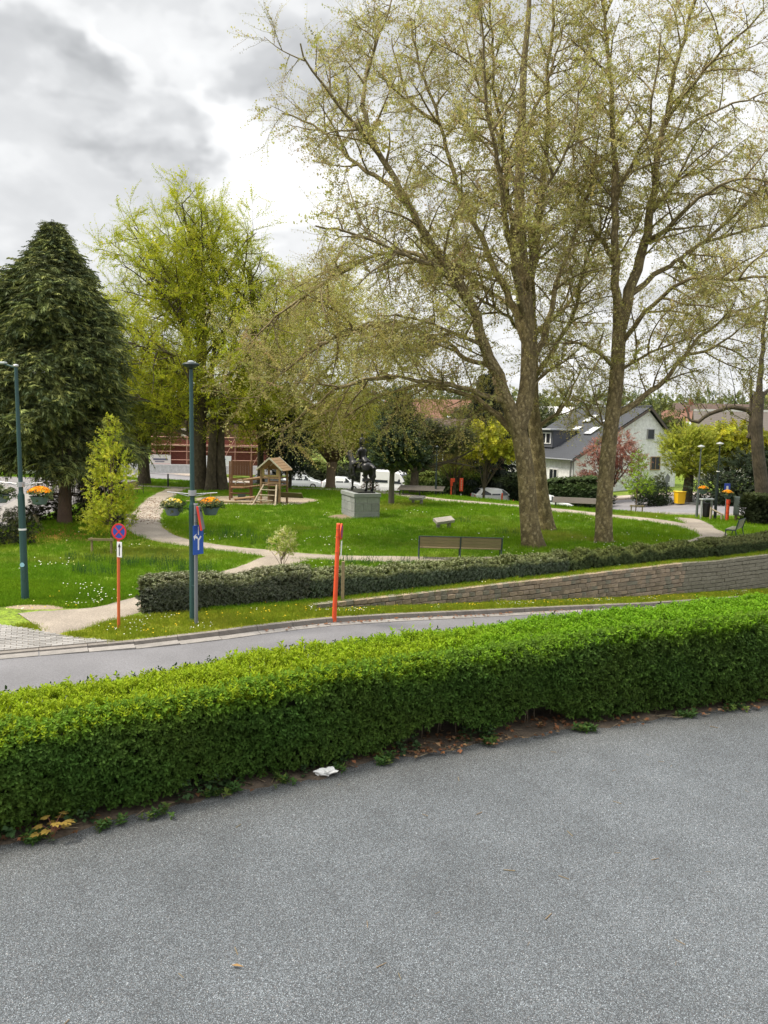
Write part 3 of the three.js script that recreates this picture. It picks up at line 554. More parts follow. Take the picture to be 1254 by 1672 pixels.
  return t;
}
const planeSprays = [1, 2].map((s) => spray({ n: 11, len: 1.05, leaf: .088, w: .75, spread: 1, seed: 40 + s, stem: .0065, droop: .35, fold: .2 }));
const planeLeaf = foliage(1, 1, 1, .5);
const planeCols = [[.5, .48, .15], [.55, .5, .19], [.46, .46, .13], [.44, .35, .19], [.6, .58, .25], [.32, .29, .11]];
const planeLevels = [
  { from: .2, step: .62, len: 2.9, taper: .45, r: .055, along: .75, up: .1, lift: -.1, seg: 6, curl: .34 },
  { from: .15, step: .3, len: 1.5, taper: .3, r: .018, along: .6, up: -.05, lift: -.25, seg: 3, curl: .4 },
  { from: .1, step: .17, leaf: true },
];
tree({
  name: 'plane_tree', label: 'big leaning plane tree with flaking bark and long low boughs, frontmost trunk of the pair', pos: [6.43, .1, -32.8], seed: 101, bark: M.bark, sprays: planeSprays, leafMat: planeLeaf, colors: planeCols, levels: planeLevels, flare: .6, dens: 1.4, size: .9,
  limbs: [
    [.42, .34, 0, -.1, 0, -.2, 1.1, 0, -.4, 2.9, 0, -.7, 4.5, 0, -.9, 5.3, 0],
    [.34, .08, -.75, 4.7, 0, -1.8, 7, .3, -2.5, 8.5, .6, -3.1, 9.9, 1, -4, 11.2, 1.4, -4.9, 12.2, 1.8, -5.6, 13.2, 2, -6.4, 14.4, 2.2, -7.1, 15.7, 2.2, -7.6, 17.1, 2],
    [.17, .03, -.75, 4.6, 0, -2, 5.8, -.5, -3, 6.4, -.9, -4.1, 6.7, -1.2, -4.9, 6.8, -1.5, -5.9, 6.6, -2, -7.3, 6.1, -2.5, -8.4, 5.3, -3],
    [.15, .03, -1.4, 6.1, .2, -3, 6.5, 1, -3.9, 6.7, 1.5, -5, 6.8, 2, -6.2, 6.9, 2.5, -7.6, 6.7, 3],
    [.12, .03, -2.2, 7.6, .5, -3.1, 7.9, -.5, -3.7, 8.5, -1, -4.7, 9, -1.5, -5.7, 9.5, -2, -7.1, 9.6, -2.4, -8.5, 9.1, -3, -9.9, 8.3, -3.2],
    [.1, .03, -2.5, 8.4, .5, -3.7, 8.7, 1.5, -4.6, 8.9, 2.5, -5.6, 9.1, 3, -6.8, 9, 4],
    [.14, .03, -3.3, 10.1, 1, -4.5, 11, 2.5, -5.7, 11.2, 3.5, -6.7, 11.4, 4.5, -7.9, 11.7, 5, -9.1, 11.7, 5.5],
    [.14, .03, -4, 11.3, 1.2, -5.1, 12, 0, -6.1, 12.4, -1, -7.4, 12.3, -2, -9.1, 11.9, -2.6, -10.7, 11.1, -3],
    [.4, .06, -.85, 5, 0, -.5, 6.6, -.2, -.5, 8.6, -.3, -.7, 10.6, -.3, -1, 12.6, -.2, -1.2, 15, 0, -1.2, 17.4, 0, -1.2, 19.7, 0, -1.1, 21.6, 0, -1.2, 24.4, 0],
    [.2, .04, -.6, 8.6, -.3, -1.1, 10.2, -1, -1.7, 11.6, -1.6, -2.3, 13, -2, -3.1, 14.6, -2.4, -3.7, 16.2, -2.6, -4.4, 18.4, -3, -5.2, 20.8, -3.2, -5.8, 22.9, -3.4],
    [.18, .04, -.7, 9.6, -.3, -1.4, 11.4, .8, -1.9, 13.1, 1.6, -2.3, 14.8, 2, -2.8, 16.4, 2.4, -3.1, 18, 2.8, -3.3, 19.8, 3],
    [.17, .04, -.4, 7.6, -.2, .3, 9.2, -.8, .7, 10.8, -1.2, 1.2, 12.4, -1.6, 1.8, 14.1, -2, 2.3, 15.8, -2.4, 2.6, 18, -2.8],
    [.13, .03, -.6, 10.6, -.3, -.8, 11.8, 1, -.8, 13.2, 2, -.5, 14.3, 3, 0, 15.4, 3.6, .2, 16.9, 4],
    [.12, .03, -1.1, 14.2, 0, -1.5, 16.4, -1.5, -2.2, 18.5, -2.5, -3, 20.8, -3, -3.6, 23, -3.5],
    [.12, .03, -1.2, 16.4, 0, -.4, 18.5, -1, .3, 20.5, -1.6, .8, 22.4, -2],
    [.12, .03, -5.9, 13.7, 2, -6.9, 14.8, 1, -8.1, 15.7, 0, -9.3, 17.1, -1, -10.4, 17.9, -1.6, -11.2, 18.2, -2],
    [.1, .03, -6.8, 15.1, 2.2, -7.9, 16.1, 3, -8.8, 17, 3.4, -9.6, 17.9, 3.6, -9.8, 18.4, 3.8],
    [.1, .03, -7.6, 17.1, 2, -7.5, 18.9, 1, -7, 20.6, .4, -6.6, 21.9, 0],
    [.1, .03, -.4, 6.6, -.2, .4, 7.4, -1, 1.3, 8, -1.6, 2.2, 8.6, -2.2],
    [.11, .03, -5.9, 9.4, -2, -7.6, 9.2, -1, -9.4, 8.2, 0, -11, 6.8, .6, -12, 5.6, .8], [.11, .03, -6.2, 6.9, 2.5, -8, 6.6, 1.4, -9.6, 5.6, .8, -10.8, 4.6, .4], [.1, .03, -7.4, 12.3, -2, -9.2, 11, -.6, -10.8, 9.6, .4, -12.2, 8, 1],
    [.1, .03, -4.4, 18.4, -3, -5.6, 19.6, -4, -6.2, 21, -4.4, -6.6, 22.6, -4.6],
  ],
});
tree({
  name: 'plane_tree', label: 'darker straight plane tree standing just behind the leaning one', pos: [8.18, .1, -38.3], seed: 102, bark: M.bark, sprays: planeSprays, leafMat: planeLeaf, colors: planeCols, levels: planeLevels, flare: .4, dens: 1.15, size: .9,
  limbs: [
    [.4, .29, 0, -.1, 0, -.4, 2, 0, -.7, 4.4, 0, -1, 6.2, 0, -1.1, 8, 0, -1.3, 10.3, .2],
    [.26, .04, -1.3, 10, .2, -1.4, 12.8, .8, -1.3, 15.2, 1.4, -1.3, 17.4, 2, -1.4, 19.6, 2.4, -1.4, 22, 2.8, -1.4, 24.3, 3],
    [.2, .04, -1.2, 9.8, .2, -2.1, 11.8, 1.5, -2.7, 13.7, 2.6, -3.2, 15.6, 3.4, -3.7, 17.9, 4, -4.1, 20.1, 4.6, -4.4, 22.3, 5],
    [.16, .03, -1.1, 7.4, .2, -.1, 9.1, 1, .5, 10.7, 1.6, .7, 12.6, 2.2, 1.3, 14.1, 2.6, 1.8, 15.8, 3],
    [.14, .03, -.9, 5, .2, .5, 6, -.4, 1.2, 7.2, -1, 1.7, 8.2, -1.4],
    [.12, .03, -1.2, 9.2, .2, -2.7, 10, 2.5, -4.1, 10.5, 4, -5.5, 10.8, 5.5, -7.1, 10.7, 7],
    [.14, .03, -1.2, 9.5, .2, .6, 11, -2, 2, 13, -3.4, 2.8, 15, -4.2, 3.2, 18, -4.6],
    [.14, .03, -1.3, 10.5, .2, -3, 12, -2.5, -4.6, 13.5, -4, -6, 15, -5, -7.4, 16.5, -5.6],
  ],
});
tree({
  name: 'plane_tree', label: 'tall plane tree forking high into two stems, standing before the white gabled house', pos: [9.91, .1, -34.4], seed: 103, bark: M.bark, sprays: planeSprays, leafMat: planeLeaf, colors: planeCols, levels: planeLevels, flare: .35, dens: 1.3, size: .9,
  limbs: [
    [.38, .29, 0, -.1, 0, -.05, 1.8, 0, 0, 4, 0, .1, 5.6, 0, .2, 7.3, 0, .2, 8.8, 0, .2, 9.9, 0],
    [.23, .05, .15, 9.5, 0, -.1, 11.2, .2, -.3, 12.9, .4, -.4, 14.9, .4, -.5, 16.7, .3, -.7, 18.7, .2, -.9, 20.8, 0, -1.2, 22.7, 0, -1.4, 24.1, 0],
    [.29, .05, .25, 9.5, 0, .7, 11.3, -.3, 1.1, 12.6, -.5, 1.4, 14, -.6, 1.6, 15.5, -.7, 1.7, 17.1, -.8, 2.1, 19, -1, 2.4, 20.9, -1.2, 2.9, 22.7, -1.4, 3.2, 24.6, -1.5],
    [.15, .03, .7, 11, -.3, 2, 12, -1, 3.2, 12.8, -1.6, 4.5, 13.7, -2.2, 6.2, 14.3, -2.8, 7.9, 14.8, -3.2, 9.6, 15.3, -3.5],
    [.14, .03, 1.25, 13.2, -.5, 1.8, 13.6, .8, 2.4, 14.3, 1.6, 3.1, 14.8, 2.4, 3.9, 14.9, 3, 5, 14.6, 3.4],
    [.13, .03, 1.5, 14.6, -.6, 2.5, 15.7, -1.5, 3.3, 16.5, -2, 4.5, 17.1, -2.6, 5.7, 17.6, -3],
    [.13, .03, .3, 8.8, 0, .9, 9.9, .8, 1.5, 10.7, 1.6, 2.3, 11.2, 2.4, 3.5, 11, 3.2, 4.8, 11.1, 4, 6.2, 11.3, 4.6],
    [.17, .03, .1, 5.6, 0, 1.5, 6.5, -.4, 2.7, 7.5, -.8, 3.7, 8.8, -1, 4.4, 9.5, -1.2, 5.9, 10.5, -1.5, 7.7, 11.2, -2],
    [.09, .02, 3.5, 8.5, -.9, 4.4, 8.7, -.4, 5.4, 9.6, .2, 6.5, 10, .6],
    [.09, .02, .2, 7.6, 0, 1.2, 8.3, 1, 2.1, 8.7, 2, 2.9, 9.2, 3],
    [.13, .03, -.2, 12.2, .3, -.6, 13.4, -.8, -1.2, 14.7, -1.6, -1.5, 16.5, -2.2, -1.8, 18.8, -2.8],
    [.11, .03, .1, 7.8, 0, -1.3, 8.5, 1, -2.4, 8.6, 1.8, -3.5, 8.4, 2.6],
    [.1, .03, -.4, 14.7, .4, -.1, 15.9, 1.4, .3, 16.8, 2, .3, 18.2, 2.6, .3, 20.1, 3],
    [.07, .02, .1, 5.1, 0, -.4, 5.4, -.6, -.9, 6.2, -1, -1.4, 6.5, -1.4],
    [.12, .03, 1.9, 18.4, -.9, 2.5, 19.4, 0, 3.1, 20.2, .8, 3.7, 20.8, 1.6, 4.5, 21.4, 2.4],
    [.1, .03, 1.7, 16.9, -.8, 3, 18.4, -2, 4.4, 19.5, -2.8, 6, 20.3, -3.4, 7.8, 21.1, -4],
    [.1, .03, 4.5, 13.7, -2.2, 6, 15.4, -1, 7.4, 16.8, 0, 8.6, 18.4, .6],
    [.1, .03, 3.2, 12.8, -1.6, 5, 12.6, -4, 7, 12.8, -6, 9, 13, -7],
  ],
});
const limeSprays = [1, 2].map((s) => spray({ n: 11, len: .85, leaf: .09, w: .8, spread: 1, seed: 50 + s, stem: .006, fold: .12, droop: .1 }));
const limeCols = [[.47, .52, .025], [.53, .55, .03], [.4, .46, .025], [.56, .56, .05]];
tree({
  name: 'lime_tree', label: 'tall yellow-green spring tree of several stems behind the lamp post with the blue sign', pos: [-13.58, .1, -57.56], seed: 104, bark: M.darkBark, sprays: limeSprays, leafMat: foliage(1, 1, 1, .45), colors: limeCols, trunkR: .38, flare: .3, dens: 1.15, size: 1, leafLift: .25,
  fill: { n: 22, h0: 4, h1: 13.5, e0: -.75, e1: 1.35, c: [-.6, 12.2, 0], r: [8.6, 9.5, 7], stem: [.1, 0] },
  levels: [{ from: .15, step: .8, len: 3.6, taper: .35, r: .07, along: .6, up: .1, lift: .1, seg: 6, curl: .34 }, { from: .15, step: .42, len: 1.7, taper: .3, r: .02, along: .6, up: .1, lift: 0, seg: 3, curl: .35 }, { from: .1, step: .13, leaf: true }],
  limbs: [
    [.6, .3, -.3, -.1, 0, -.3, 2.7, 0, -.2, 5.5, 0, -.2, 8.2, 0, -.1, 10.4, 0, -.2, 13, 0, -.3, 13.9, 0],
    [.24, .05, -.3, 13.7, 0, -.3, 15.6, .3, -.5, 17.3, .5, -.8, 18.5, .8, -1.1, 19.6, 1, -1.2, 20.4, 1.2],
    [.2, .05, -.2, 13, 0, .5, 13.8, -.5, .8, 15.4, -.8, .5, 16.2, -.8, .6, 18, -1, 1, 19.4, -1.2, 1.2, 20.3, -1.3],
    [.15, .03, -.3, 14.3, 0, -1.8, 16.3, -1.5, -2.9, 18.3, -2.5, -3.8, 19.4, -3, -4.6, 20.2, -3.4],
    [.42, .15, .7, -.1, .6, .8, 2.8, .6, .9, 5.5, .5, .7, 8.2, .4, .9, 10.4, .2],
    [.15, .04, .9, 10.4, .2, 1.9, 12.5, -.5, 2.4, 14.6, -1, 2.8, 16.9, -1.6, 2.9, 19.2, -2],
    [.42, .2, 1.5, -.1, .2, 1.3, 2.8, .2, 1.3, 5.5, -.5, 2.1, 7.4, -1, 2.8, 8.8, -1.4, 3.3, 11.1, -1.8, 3.4, 13.8, -2, 2.9, 16.6, -2.4],
    [.13, .03, 2.4, 7.8, -1.2, 3.7, 9.3, -2, 4.9, 10.8, -3, 5.7, 12.8, -4],
    [.2, .04, -.2, 6.8, 0, -.9, 10.7, 1, -1.4, 13.6, 1.6, -2.2, 15.6, 2, -3.1, 17.2, 2.4, -4, 18.3, 2.8],
    [.2, .04, -.3, 3.7, 0, -2.2, 4.5, -1, -3.8, 5.4, -2, -5.8, 5.9, -3, -7, 6.8, -3.6],
    [.15, .03, -.2, 9.5, 0, -2.6, 12.4, -2, -4.7, 13.9, -3.4, -6.2, 14.6, -4.4, -7.4, 15.2, -5],
    [.15, .03, -.2, 9, 0, -1.1, 9.6, 3, -2.2, 9.8, 5, -3.5, 10.1, 6.4, -4.7, 10.7, 7],
    [.15, .03, .9, 7.3, .4, 3.2, 8.9, 3, 4.8, 10.6, 5, 5.4, 12.2, 6],
    [.15, .03, -.3, 4.6, 0, -2.2, 5.5, -3, -3.7, 6, -5, -5.6, 7.4, -6.5],
    [.15, .03, 1.3, 5, -.5, 2.7, 5.1, -2, 4.2, 5.6, -3.4, 5.3, 6.6, -4.4],
    [.15, .03, -.2, 6, 0, 0, 7, 3, .2, 8, 5, .5, 9, 6.5],
    [.14, .03, -.2, 5, 0, -2, 6, 2.5, -3.6, 6.6, 4, -5, 6.6, 5],
    [.15, .03, 2.8, 8.8, -1.4, 4.4, 11, 0, 5.4, 13.4, .6, 5.6, 15, .8], [.14, .03, 1.9, 12.5, -.5, 3.4, 14.8, .6, 4.4, 16.8, 1], [.14, .03, 2.1, 7.4, -1, 4.4, 9, 1.4, 6, 10.4, 2.4], [.14, .03, 1.3, 5.5, -.5, 3.4, 6.4, 1.6, 5.4, 7.4, 2.4], [.13, .03, -.2, 8.2, 0, -3, 9, 1, -5.6, 9.6, 1.4, -7.2, 10.4, 1.6], [.13, .03, -.3, 12.8, 0, -2.6, 14.2, 2.6, -4.6, 15.6, 3.6],
  ],
});
// the pollarded tree by the bend, crooked arms with knuckles
tree({
  name: 'pollard_tree', label: 'pollarded tree with crooked bare arms and knuckled ends beside the box hedge', pos: [22.34, .1, -45.12], seed: 105, bark: M.darkBark, sprays: planeSprays, leafMat: planeLeaf, colors: [[.2, .2, .04], [.18, .19, .05]], trunkR: .35, flare: .3, dens: .8,
  levels: [{ from: .35, step: .45, len: 2.4, taper: .2, r: .03, along: .3, up: .7, lift: .2, seg: 5, curl: .3 }, { from: .2, step: .5, len: .9, taper: .3, r: .012, along: .6, up: .1, lift: 0, seg: 3, curl: .4 }, { from: .2, step: .34, leaf: true }],
  limbs: [[.42, .3, 0, -.1, 0, -.2, 1.8, 0, -.6, 3.9, 0, -.8, 5.7, 0, -.8, 7.5, 0], [.2, .1, -.7, 5.4, 0, -1.1, 6.3, -.2, -2.1, 6.6, -.5, -3, 6.3, -.8, -3.8, 5.7, -1], [.17, .16, -1, 6.2, -.2, -1, 5.5, -.2, -1.1, 4.8, -.2], [.13, .05, -1.1, 6.3, -.2, -1.1, 7.5, -.3, -1.2, 8.6, -.6], [.2, .05, -.8, 7.3, 0, -.8, 9.6, 0, -.9, 11.6, .3, -.7, 13.6, .6], [.14, .03, -.8, 7.1, 0, .7, 8.2, -.6, 2.1, 9, -1], [.12, .04, -3.8, 5.7, -1, -4.2, 5.8, -1.2, -4.4, 6.4, -1.4, -4.7, 6.9, -1.6]],
});

// a tree whose crown fills rough clumps: for the middle and far distance
function bushTree(o) {
  const t = thing(o.name, o.label, o.category ?? 'tree', o.pos, o.turn ?? 0, o.group), R = rng(o.seed), w = new MB(), C = new Copies(), p = V3(), d = V3();
  if (o.trunk) for (const l of o.trunk) { const c = new THREE.CatmullRomCurve3(pts3(l), false, 'centripetal'), n = 10, P = c.getSpacedPoints(n); w.tube(P, P.map((_, i) => lerp(l[0], l[1], i / n)), l[0] > .2 ? 12 : 7, R(), P[0].y < .1 && l[0] > .15 ? .3 : 0); }
  // clumps: [x, y, z, rx, ry, rz]
  const clumps = [...o.clumps]; for (const c of o.clumps) for (let i = 0; i < (o.sub ?? 7); i++) { const a = R() * 6.28, b = Math.acos(2 * R() - 1), k = .75 + .3 * R(), f = .3 + .25 * R(); clumps.push([c[0] + Math.cos(a) * Math.sin(b) * c[3] * k, c[1] + Math.cos(b) * c[4] * k, c[2] + Math.sin(a) * Math.sin(b) * c[5] * k, c[3] * f, c[4] * f, c[5] * f]); }
  const vol = clumps.map((c) => c[3] * c[4] + c[4] * c[5] + c[3] * c[5]), sum = vol.reduce((a, b) => a + b, 0);
  clumps.forEach((c, ci) => {
    const n = Math.round(o.n * vol[ci] / sum), k0 = .8 + .4 * R();
    if (o.trunk && ci >= o.clumps.length && R() < .7) { const P = [V3(0, (o.fork ?? c[1] * .5), 0), V3(c[0] * .5, lerp(o.fork ?? 1, c[1], .55), c[2] * .5), V3(c[0], c[1], c[2])]; w.tube(new THREE.CatmullRomCurve3(P).getPoints(5), [.05, .045, .04, .03, .02, .01].map((x) => x * (o.twig ?? 1)), 5, R()); }
    for (let i = 0; i < n; i++) {
      const a = R() * 6.28, b = Math.acos(2 * R() - 1), rr = (o.hollow ?? .55) + (1.06 - (o.hollow ?? .55)) * Math.sqrt(R()), sx = Math.cos(a) * Math.sin(b), sy = Math.cos(b), sz = Math.sin(a) * Math.sin(b);
      p.set(c[0] + sx * c[3] * rr, c[1] + sy * c[4] * rr, c[2] + sz * c[5] * rr); if (p.y < (o.floor ?? .1)) continue;
      d.set(sx + 1.1 * (R() - .5), sy * .7 + (o.lift ?? .2) + 1.0 * (R() - .5), sz + 1.1 * (R() - .5)).normalize(); Q.setFromUnitVectors(UP, d);
      const q = o.colors[Math.floor(R() * o.colors.length)]; C.add(p, Q, o.size * (.65 + .7 * R()), tint(q, k0, R, .35));
    }
  });
  if (w.p.length) mesh('trunk', w.build(), o.bark ?? M.darkBark, t);
  C.build(o.crown ?? 'crown', o.spray, o.leafMat ?? foliage(1, 1, 1, .3), t);
  return t;
}
// ---------------------------------------------------------------- conifer of drooping sprays at the left
function frond(seed, L = .8, n = 9, W = .3) {
  const b = new MB(), R = rng(seed);
  for (let i = 0; i < n; i++) {
    const t = (i + .5) / n, o = V3(0, L * t * .95, -.35 * L * t * t), s = i % 2 ? 1 : -1, d = V3(s * (.75 + .3 * R()), .75, -.35 - .6 * t + .2 * (R() - .5)).normalize(), sd = V3(.2 * (R() - .5), .5, .8 + .4 * R()); sd.addScaledVector(d, -sd.dot(d)).normalize();
    b.leaf(o, d, sd, W * (1.15 - .7 * t) * (.8 + .5 * R()), .035 + .025 * R(), .3);
  }
  b.leaf(V3(0, L * .7, -.2 * L), V3(0, .7, -.6).normalize(), V3(1, 0, 0), L * .4, .07, .2);
  return b.build();
}
{
  const t = thing('conifer', 'tall dense dark green conifer with drooping sprays and a bare reddish trunk', 'tree', [-14.2, .35, -34.4]), R = rng(201), w = new MB(), dead = new MB();
  const stem = (x, z, r, h) => { const P = []; for (let i = 0; i <= 12; i++) P.push(V3(x + .12 * noise(i * .4, x, 1), -.4 + h * i / 12, z)); w.tube(P, P.map((_, i) => lerp(r, .03, Math.pow(i / 12, .85))), 12, R(), .35); };
  stem(0, .25, .32, 12.6); stem(.95, -.7, .26, 8);
  const prof = table([[2.2, 1.8], [3, 2.5], [4.4, 2.75], [6, 2.65], [8.2, 2.35], [10, 1.65], [11.3, .95], [12.3, .48], [13.3, .06]]);
  // limbs and hanging dead twigs
  for (let i = 0; i < 150; i++) { const y = 1.4 + 10.5 * R(), a = R() * 6.28, r = prof(y) * (.6 + .3 * R()), d = V3(Math.cos(a), 0, Math.sin(a)), o = V3(-.3, y, -.1); w.tube([o, o.clone().addScaledVector(d, r * .5).add(V3(0, -.1, 0)), o.clone().addScaledVector(d, r).add(V3(0, .1 - .2 * R(), 0))], [.05, .035, .012], 5, R()); }
  for (let i = 0; i < 900; i++) { const y = 1.3 + 2.6 * R(), a = R() * 6.28, r = .25 + 1.7 * R(), o = V3(.4 + Math.cos(a) * r, y + .7, -.2 + Math.sin(a) * r), L = .5 + 1.1 * R(); dead.tube([o, o.clone().add(V3(.25 * (R() - .5), -L * .5, .25 * (R() - .5))), o.clone().add(V3(.55 * (R() - .5), -L, .55 * (R() - .5)))], [.014, .009, .004], 3); }
  mesh('trunk', w.build(), mat(.16, .105, .075, .95, { map: stoneMap, bumpMap: barkBump, bumpScale: .03 }), t);
  mesh('dead_twigs', dead.build(), mat(.085, .07, .05, 1), t);
  const G = [frond(1), frond(2, .9, 10, .34), frond(3, .7, 8, .3)], C = G.map(() => new Copies()), q1 = new THREE.Quaternion(), e = new THREE.Euler(), p = V3();
  for (let i = 0; i < 23000; i++) {
    const a = R() * 6.28, lowest = 2.8 + .9 * noise(Math.cos(a) * 1.7, 3, Math.sin(a) * 1.7), y = lowest + (13 - lowest) * Math.pow(R(), 1.1), lay = .07 * Math.sin(y * 5.2 + 3 * noise(Math.cos(a) * 2, y * .6, Math.sin(a) * 2)), rr = prof(y) * (1 + .75 * noise(Math.cos(a) * 1.8, y * .7, Math.sin(a) * 1.8) + .4 * noise(Math.cos(a) * 5, y * 1.8, Math.sin(a) * 5) + lay * .5), k = R(), r = rr * (.5 + .5 * Math.sqrt(k));
    p.set(-1.2 + .06 * y + Math.cos(a) * r, y + .2 - .16 * r, -.2 + Math.sin(a) * r); e.set(-(1.05 + 1.1 * R()), 0, 1.2 * (R() - .5)); q1.setFromEuler(e); Q.setFromAxisAngle(UP, -a - Math.PI / 2 + 1.5 * (R() - .5)).multiply(q1);
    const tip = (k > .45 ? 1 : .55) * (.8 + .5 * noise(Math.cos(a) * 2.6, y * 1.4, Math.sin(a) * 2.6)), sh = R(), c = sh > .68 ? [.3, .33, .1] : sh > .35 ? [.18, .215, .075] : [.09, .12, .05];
    C[i % 3].add(p, Q, (.55 + .6 * R()) * clamp(.3 + prof(y) / 1.6, .3, 1), tint(c, tip, R, .3));
  }
  C.forEach((c, i) => c.build('crown', G[i], foliage(1, 1, 1, .12), t));
  // dark ivy-wrapped second stem
  const iv = new Copies(); for (let i = 0; i < 2600; i++) { const y = -.3 + 3.4 * R(), a = R() * 6.28, r = .55 + .5 * R() * (1 - .2 * y / 3) + .15 * noise(y * 2, a, 1); p.set(1.15 + Math.cos(a) * r, y, -.8 + Math.sin(a) * r); Q.setFromUnitVectors(UP, V3(Math.cos(a) + R() - .5, R() - .3, Math.sin(a) + R() - .5).normalize()); iv.add(p, Q, .8 + .6 * R(), tint([.032, .034, .02], 1, R, .6)); }
  iv.build('dead_foliage', hedgeSpray, foliage(1, 1, 1, .1), t);
}
// blue-dark spruce in front of the street
{
  const t = thing('spruce', 'dark spruce with drooping tiers behind the plane trunks', 'tree', [9.2, -1.2, -70.5]), R = rng(202), w = new MB(), C = new Copies(), p = V3(), e = new THREE.Euler(), q1 = new THREE.Quaternion();
  w.tube([V3(0, -.2, 0), V3(.05, 4, 0), V3(0, 12, 0)], [.34, .25, .03], 10);
  for (let i = 0; i < 120; i++) { const y = 1.2 + 10.6 * i / 120, a = i * 2.4, r = 3.5 * (1 - (y - 1) / 11.4) * (.75 + .4 * R()), d = V3(Math.cos(a), 0, Math.sin(a)); const o = V3(0, y, 0), P = [o, o.clone().addScaledVector(d, r * .5).add(V3(0, -.3, 0)), o.clone().addScaledVector(d, r).add(V3(0, -.35 - .2 * R(), 0))]; w.tube(P, [.06, .04, .012], 5, R());
    for (let k = 0; k < 46; k++) { const f = .15 + .85 * Math.sqrt(R()); p.copy(P[0]).lerp(P[2], f); p.y += -.15 * Math.sin(f * 3.1) - .1 * R(); p.x += .55 * (R() - .5); p.z += .55 * (R() - .5); e.set(-(1.5 + .7 * R()), 0, .6 * (R() - .5)); Q.setFromAxisAngle(UP, -a - Math.PI / 2 + 1.4 * (R() - .5)).multiply(q1.setFromEuler(e)); C.add(p, Q, .8 + .5 * R(), tint(R() > .75 ? [.035, .045, .035] : [.016, .024, .019], 1, R, .4)); } }
  mesh('trunk', w.build(), M.darkBark, t); C.build('crown', frond(7, .75, 9, .32), foliage(1, 1, 1, .05), t);
}
// ---------------------------------------------------------------- other trees, saplings and shrubs
const roundSpray = spray({ n: 13, len: .7, leaf: .2, w: .8, seed: 61, stem: .006, fold: .15 }), fineSpray = spray({ n: 14, len: .5, leaf: .12, w: .7, seed: 62, stem: .005, fold: .15 }), smallSpray = spray({ n: 9, len: .28, leaf: .085, w: .7, seed: 63, stem: .003, fold: .15 });
const G = (x, z) => groundH(x, z);
bushTree({ name: 'lime_tree', label: 'broad olive-yellow tree with a slim dark trunk behind the play towers and the statue', pos: [-10.2, G(-10.2, -63), -63.5], seed: 210, n: 11000, size: 1, spray: limeSprays[0], colors: [[.46, .45, .06], [.5, .48, .07], [.4, .39, .06]], bark: M.darkBark, fork: 3, twig: 1.6, floor: 3, trunk: [[.3, .1, 0, -.2, 0, -.05, 3, 0, .4, 8, 0, 1.5, 12, 0], [.14, .04, .1, 5, 0, 2.5, 8, .5, 5.5, 9.5, 1], [.13, .04, .3, 7, 0, -2, 10, .5, -3, 12, 0]], clumps: [[1.2, 9.5, 0, 4.2, 5.5, 4], [5.2, 11.2, .2, 4.6, 5.2, 4.2], [8.6, 8.2, .5, 3.8, 4.8, 3.4], [3.5, 5.4, 1, 4.2, 2.2, 3.4], [4, 14.6, 0, 3.6, 3.2, 3.4], [8.4, 4.8, .6, 3, 1.8, 2.6]], sub: 9 });
bushTree({ name: 'lime_tree', label: 'greenish spring tree with a stout mossy trunk beside the scaffolded house', pos: [-19.1, G(-19.1, -61), -61.2], seed: 211, n: 7500, size: 1, spray: limeSprays[1], colors: [[.24, .28, .05], [.28, .31, .045], [.2, .24, .06]], fork: 3.2, floor: 2.6, trunk: [[.48, .3, 0, -.2, 0, -.1, 2, 0, -.4, 5, 0, -.8, 9, 0], [.15, .04, -.3, 4, 0, -2, 6, .5, -3.4, 7, 1], [.15, .04, -.3, 4.4, 0, 1.6, 6.6, .5, 3, 8, .6]], clumps: [[-.5, 8.5, 0, 3.4, 4.4, 3.2], [2, 6.4, .4, 2.6, 2.6, 2.4], [-2.6, 5.6, .3, 2.6, 2.4, 2.4], [.6, 4.4, 1, 2.4, 1.4, 1.8]] });
bushTree({ name: 'background_tree', label: 'slim grey-green tree farther back, between the conifer and the mossy trunk', pos: [-27, G(-27, -74), -74], seed: 212, n: 2600, size: 1.1, spray: roundSpray, colors: [[.12, .15, .05], [.15, .18, .05]], fork: 3, floor: 3, trunk: [[.26, .1, 0, -.2, 0, .1, 5, 0, .2, 10, 0]], clumps: [[0, 8, 0, 3, 4.6, 3], [1.5, 5.5, .5, 2.2, 2, 2]] });
bushTree({ name: 'yew_tree', label: 'small black-green yew on a straight stem beside the play tower roof', pos: [-7.45, G(-7.4, -60) - .05, -60.4], seed: 213, n: 2600, size: .9, spray: fineSpray, colors: [[.02, .03, .022], [.03, .042, .03], [.045, .06, .04]], leafMat: foliage(1, 1, 1, .05), fork: 1.2, floor: .9, hollow: .4, trunk: [[.15, .08, 0, -.1, 0, .05, 2, 0, 0, 4.5, 0]], clumps: [[.2, 2.6, 0, 1.75, 1.5, 1.5], [.1, 3.9, 0, 1.2, 1.4, 1.1], [-.1, 5, 0, .6, .9, .6]] });
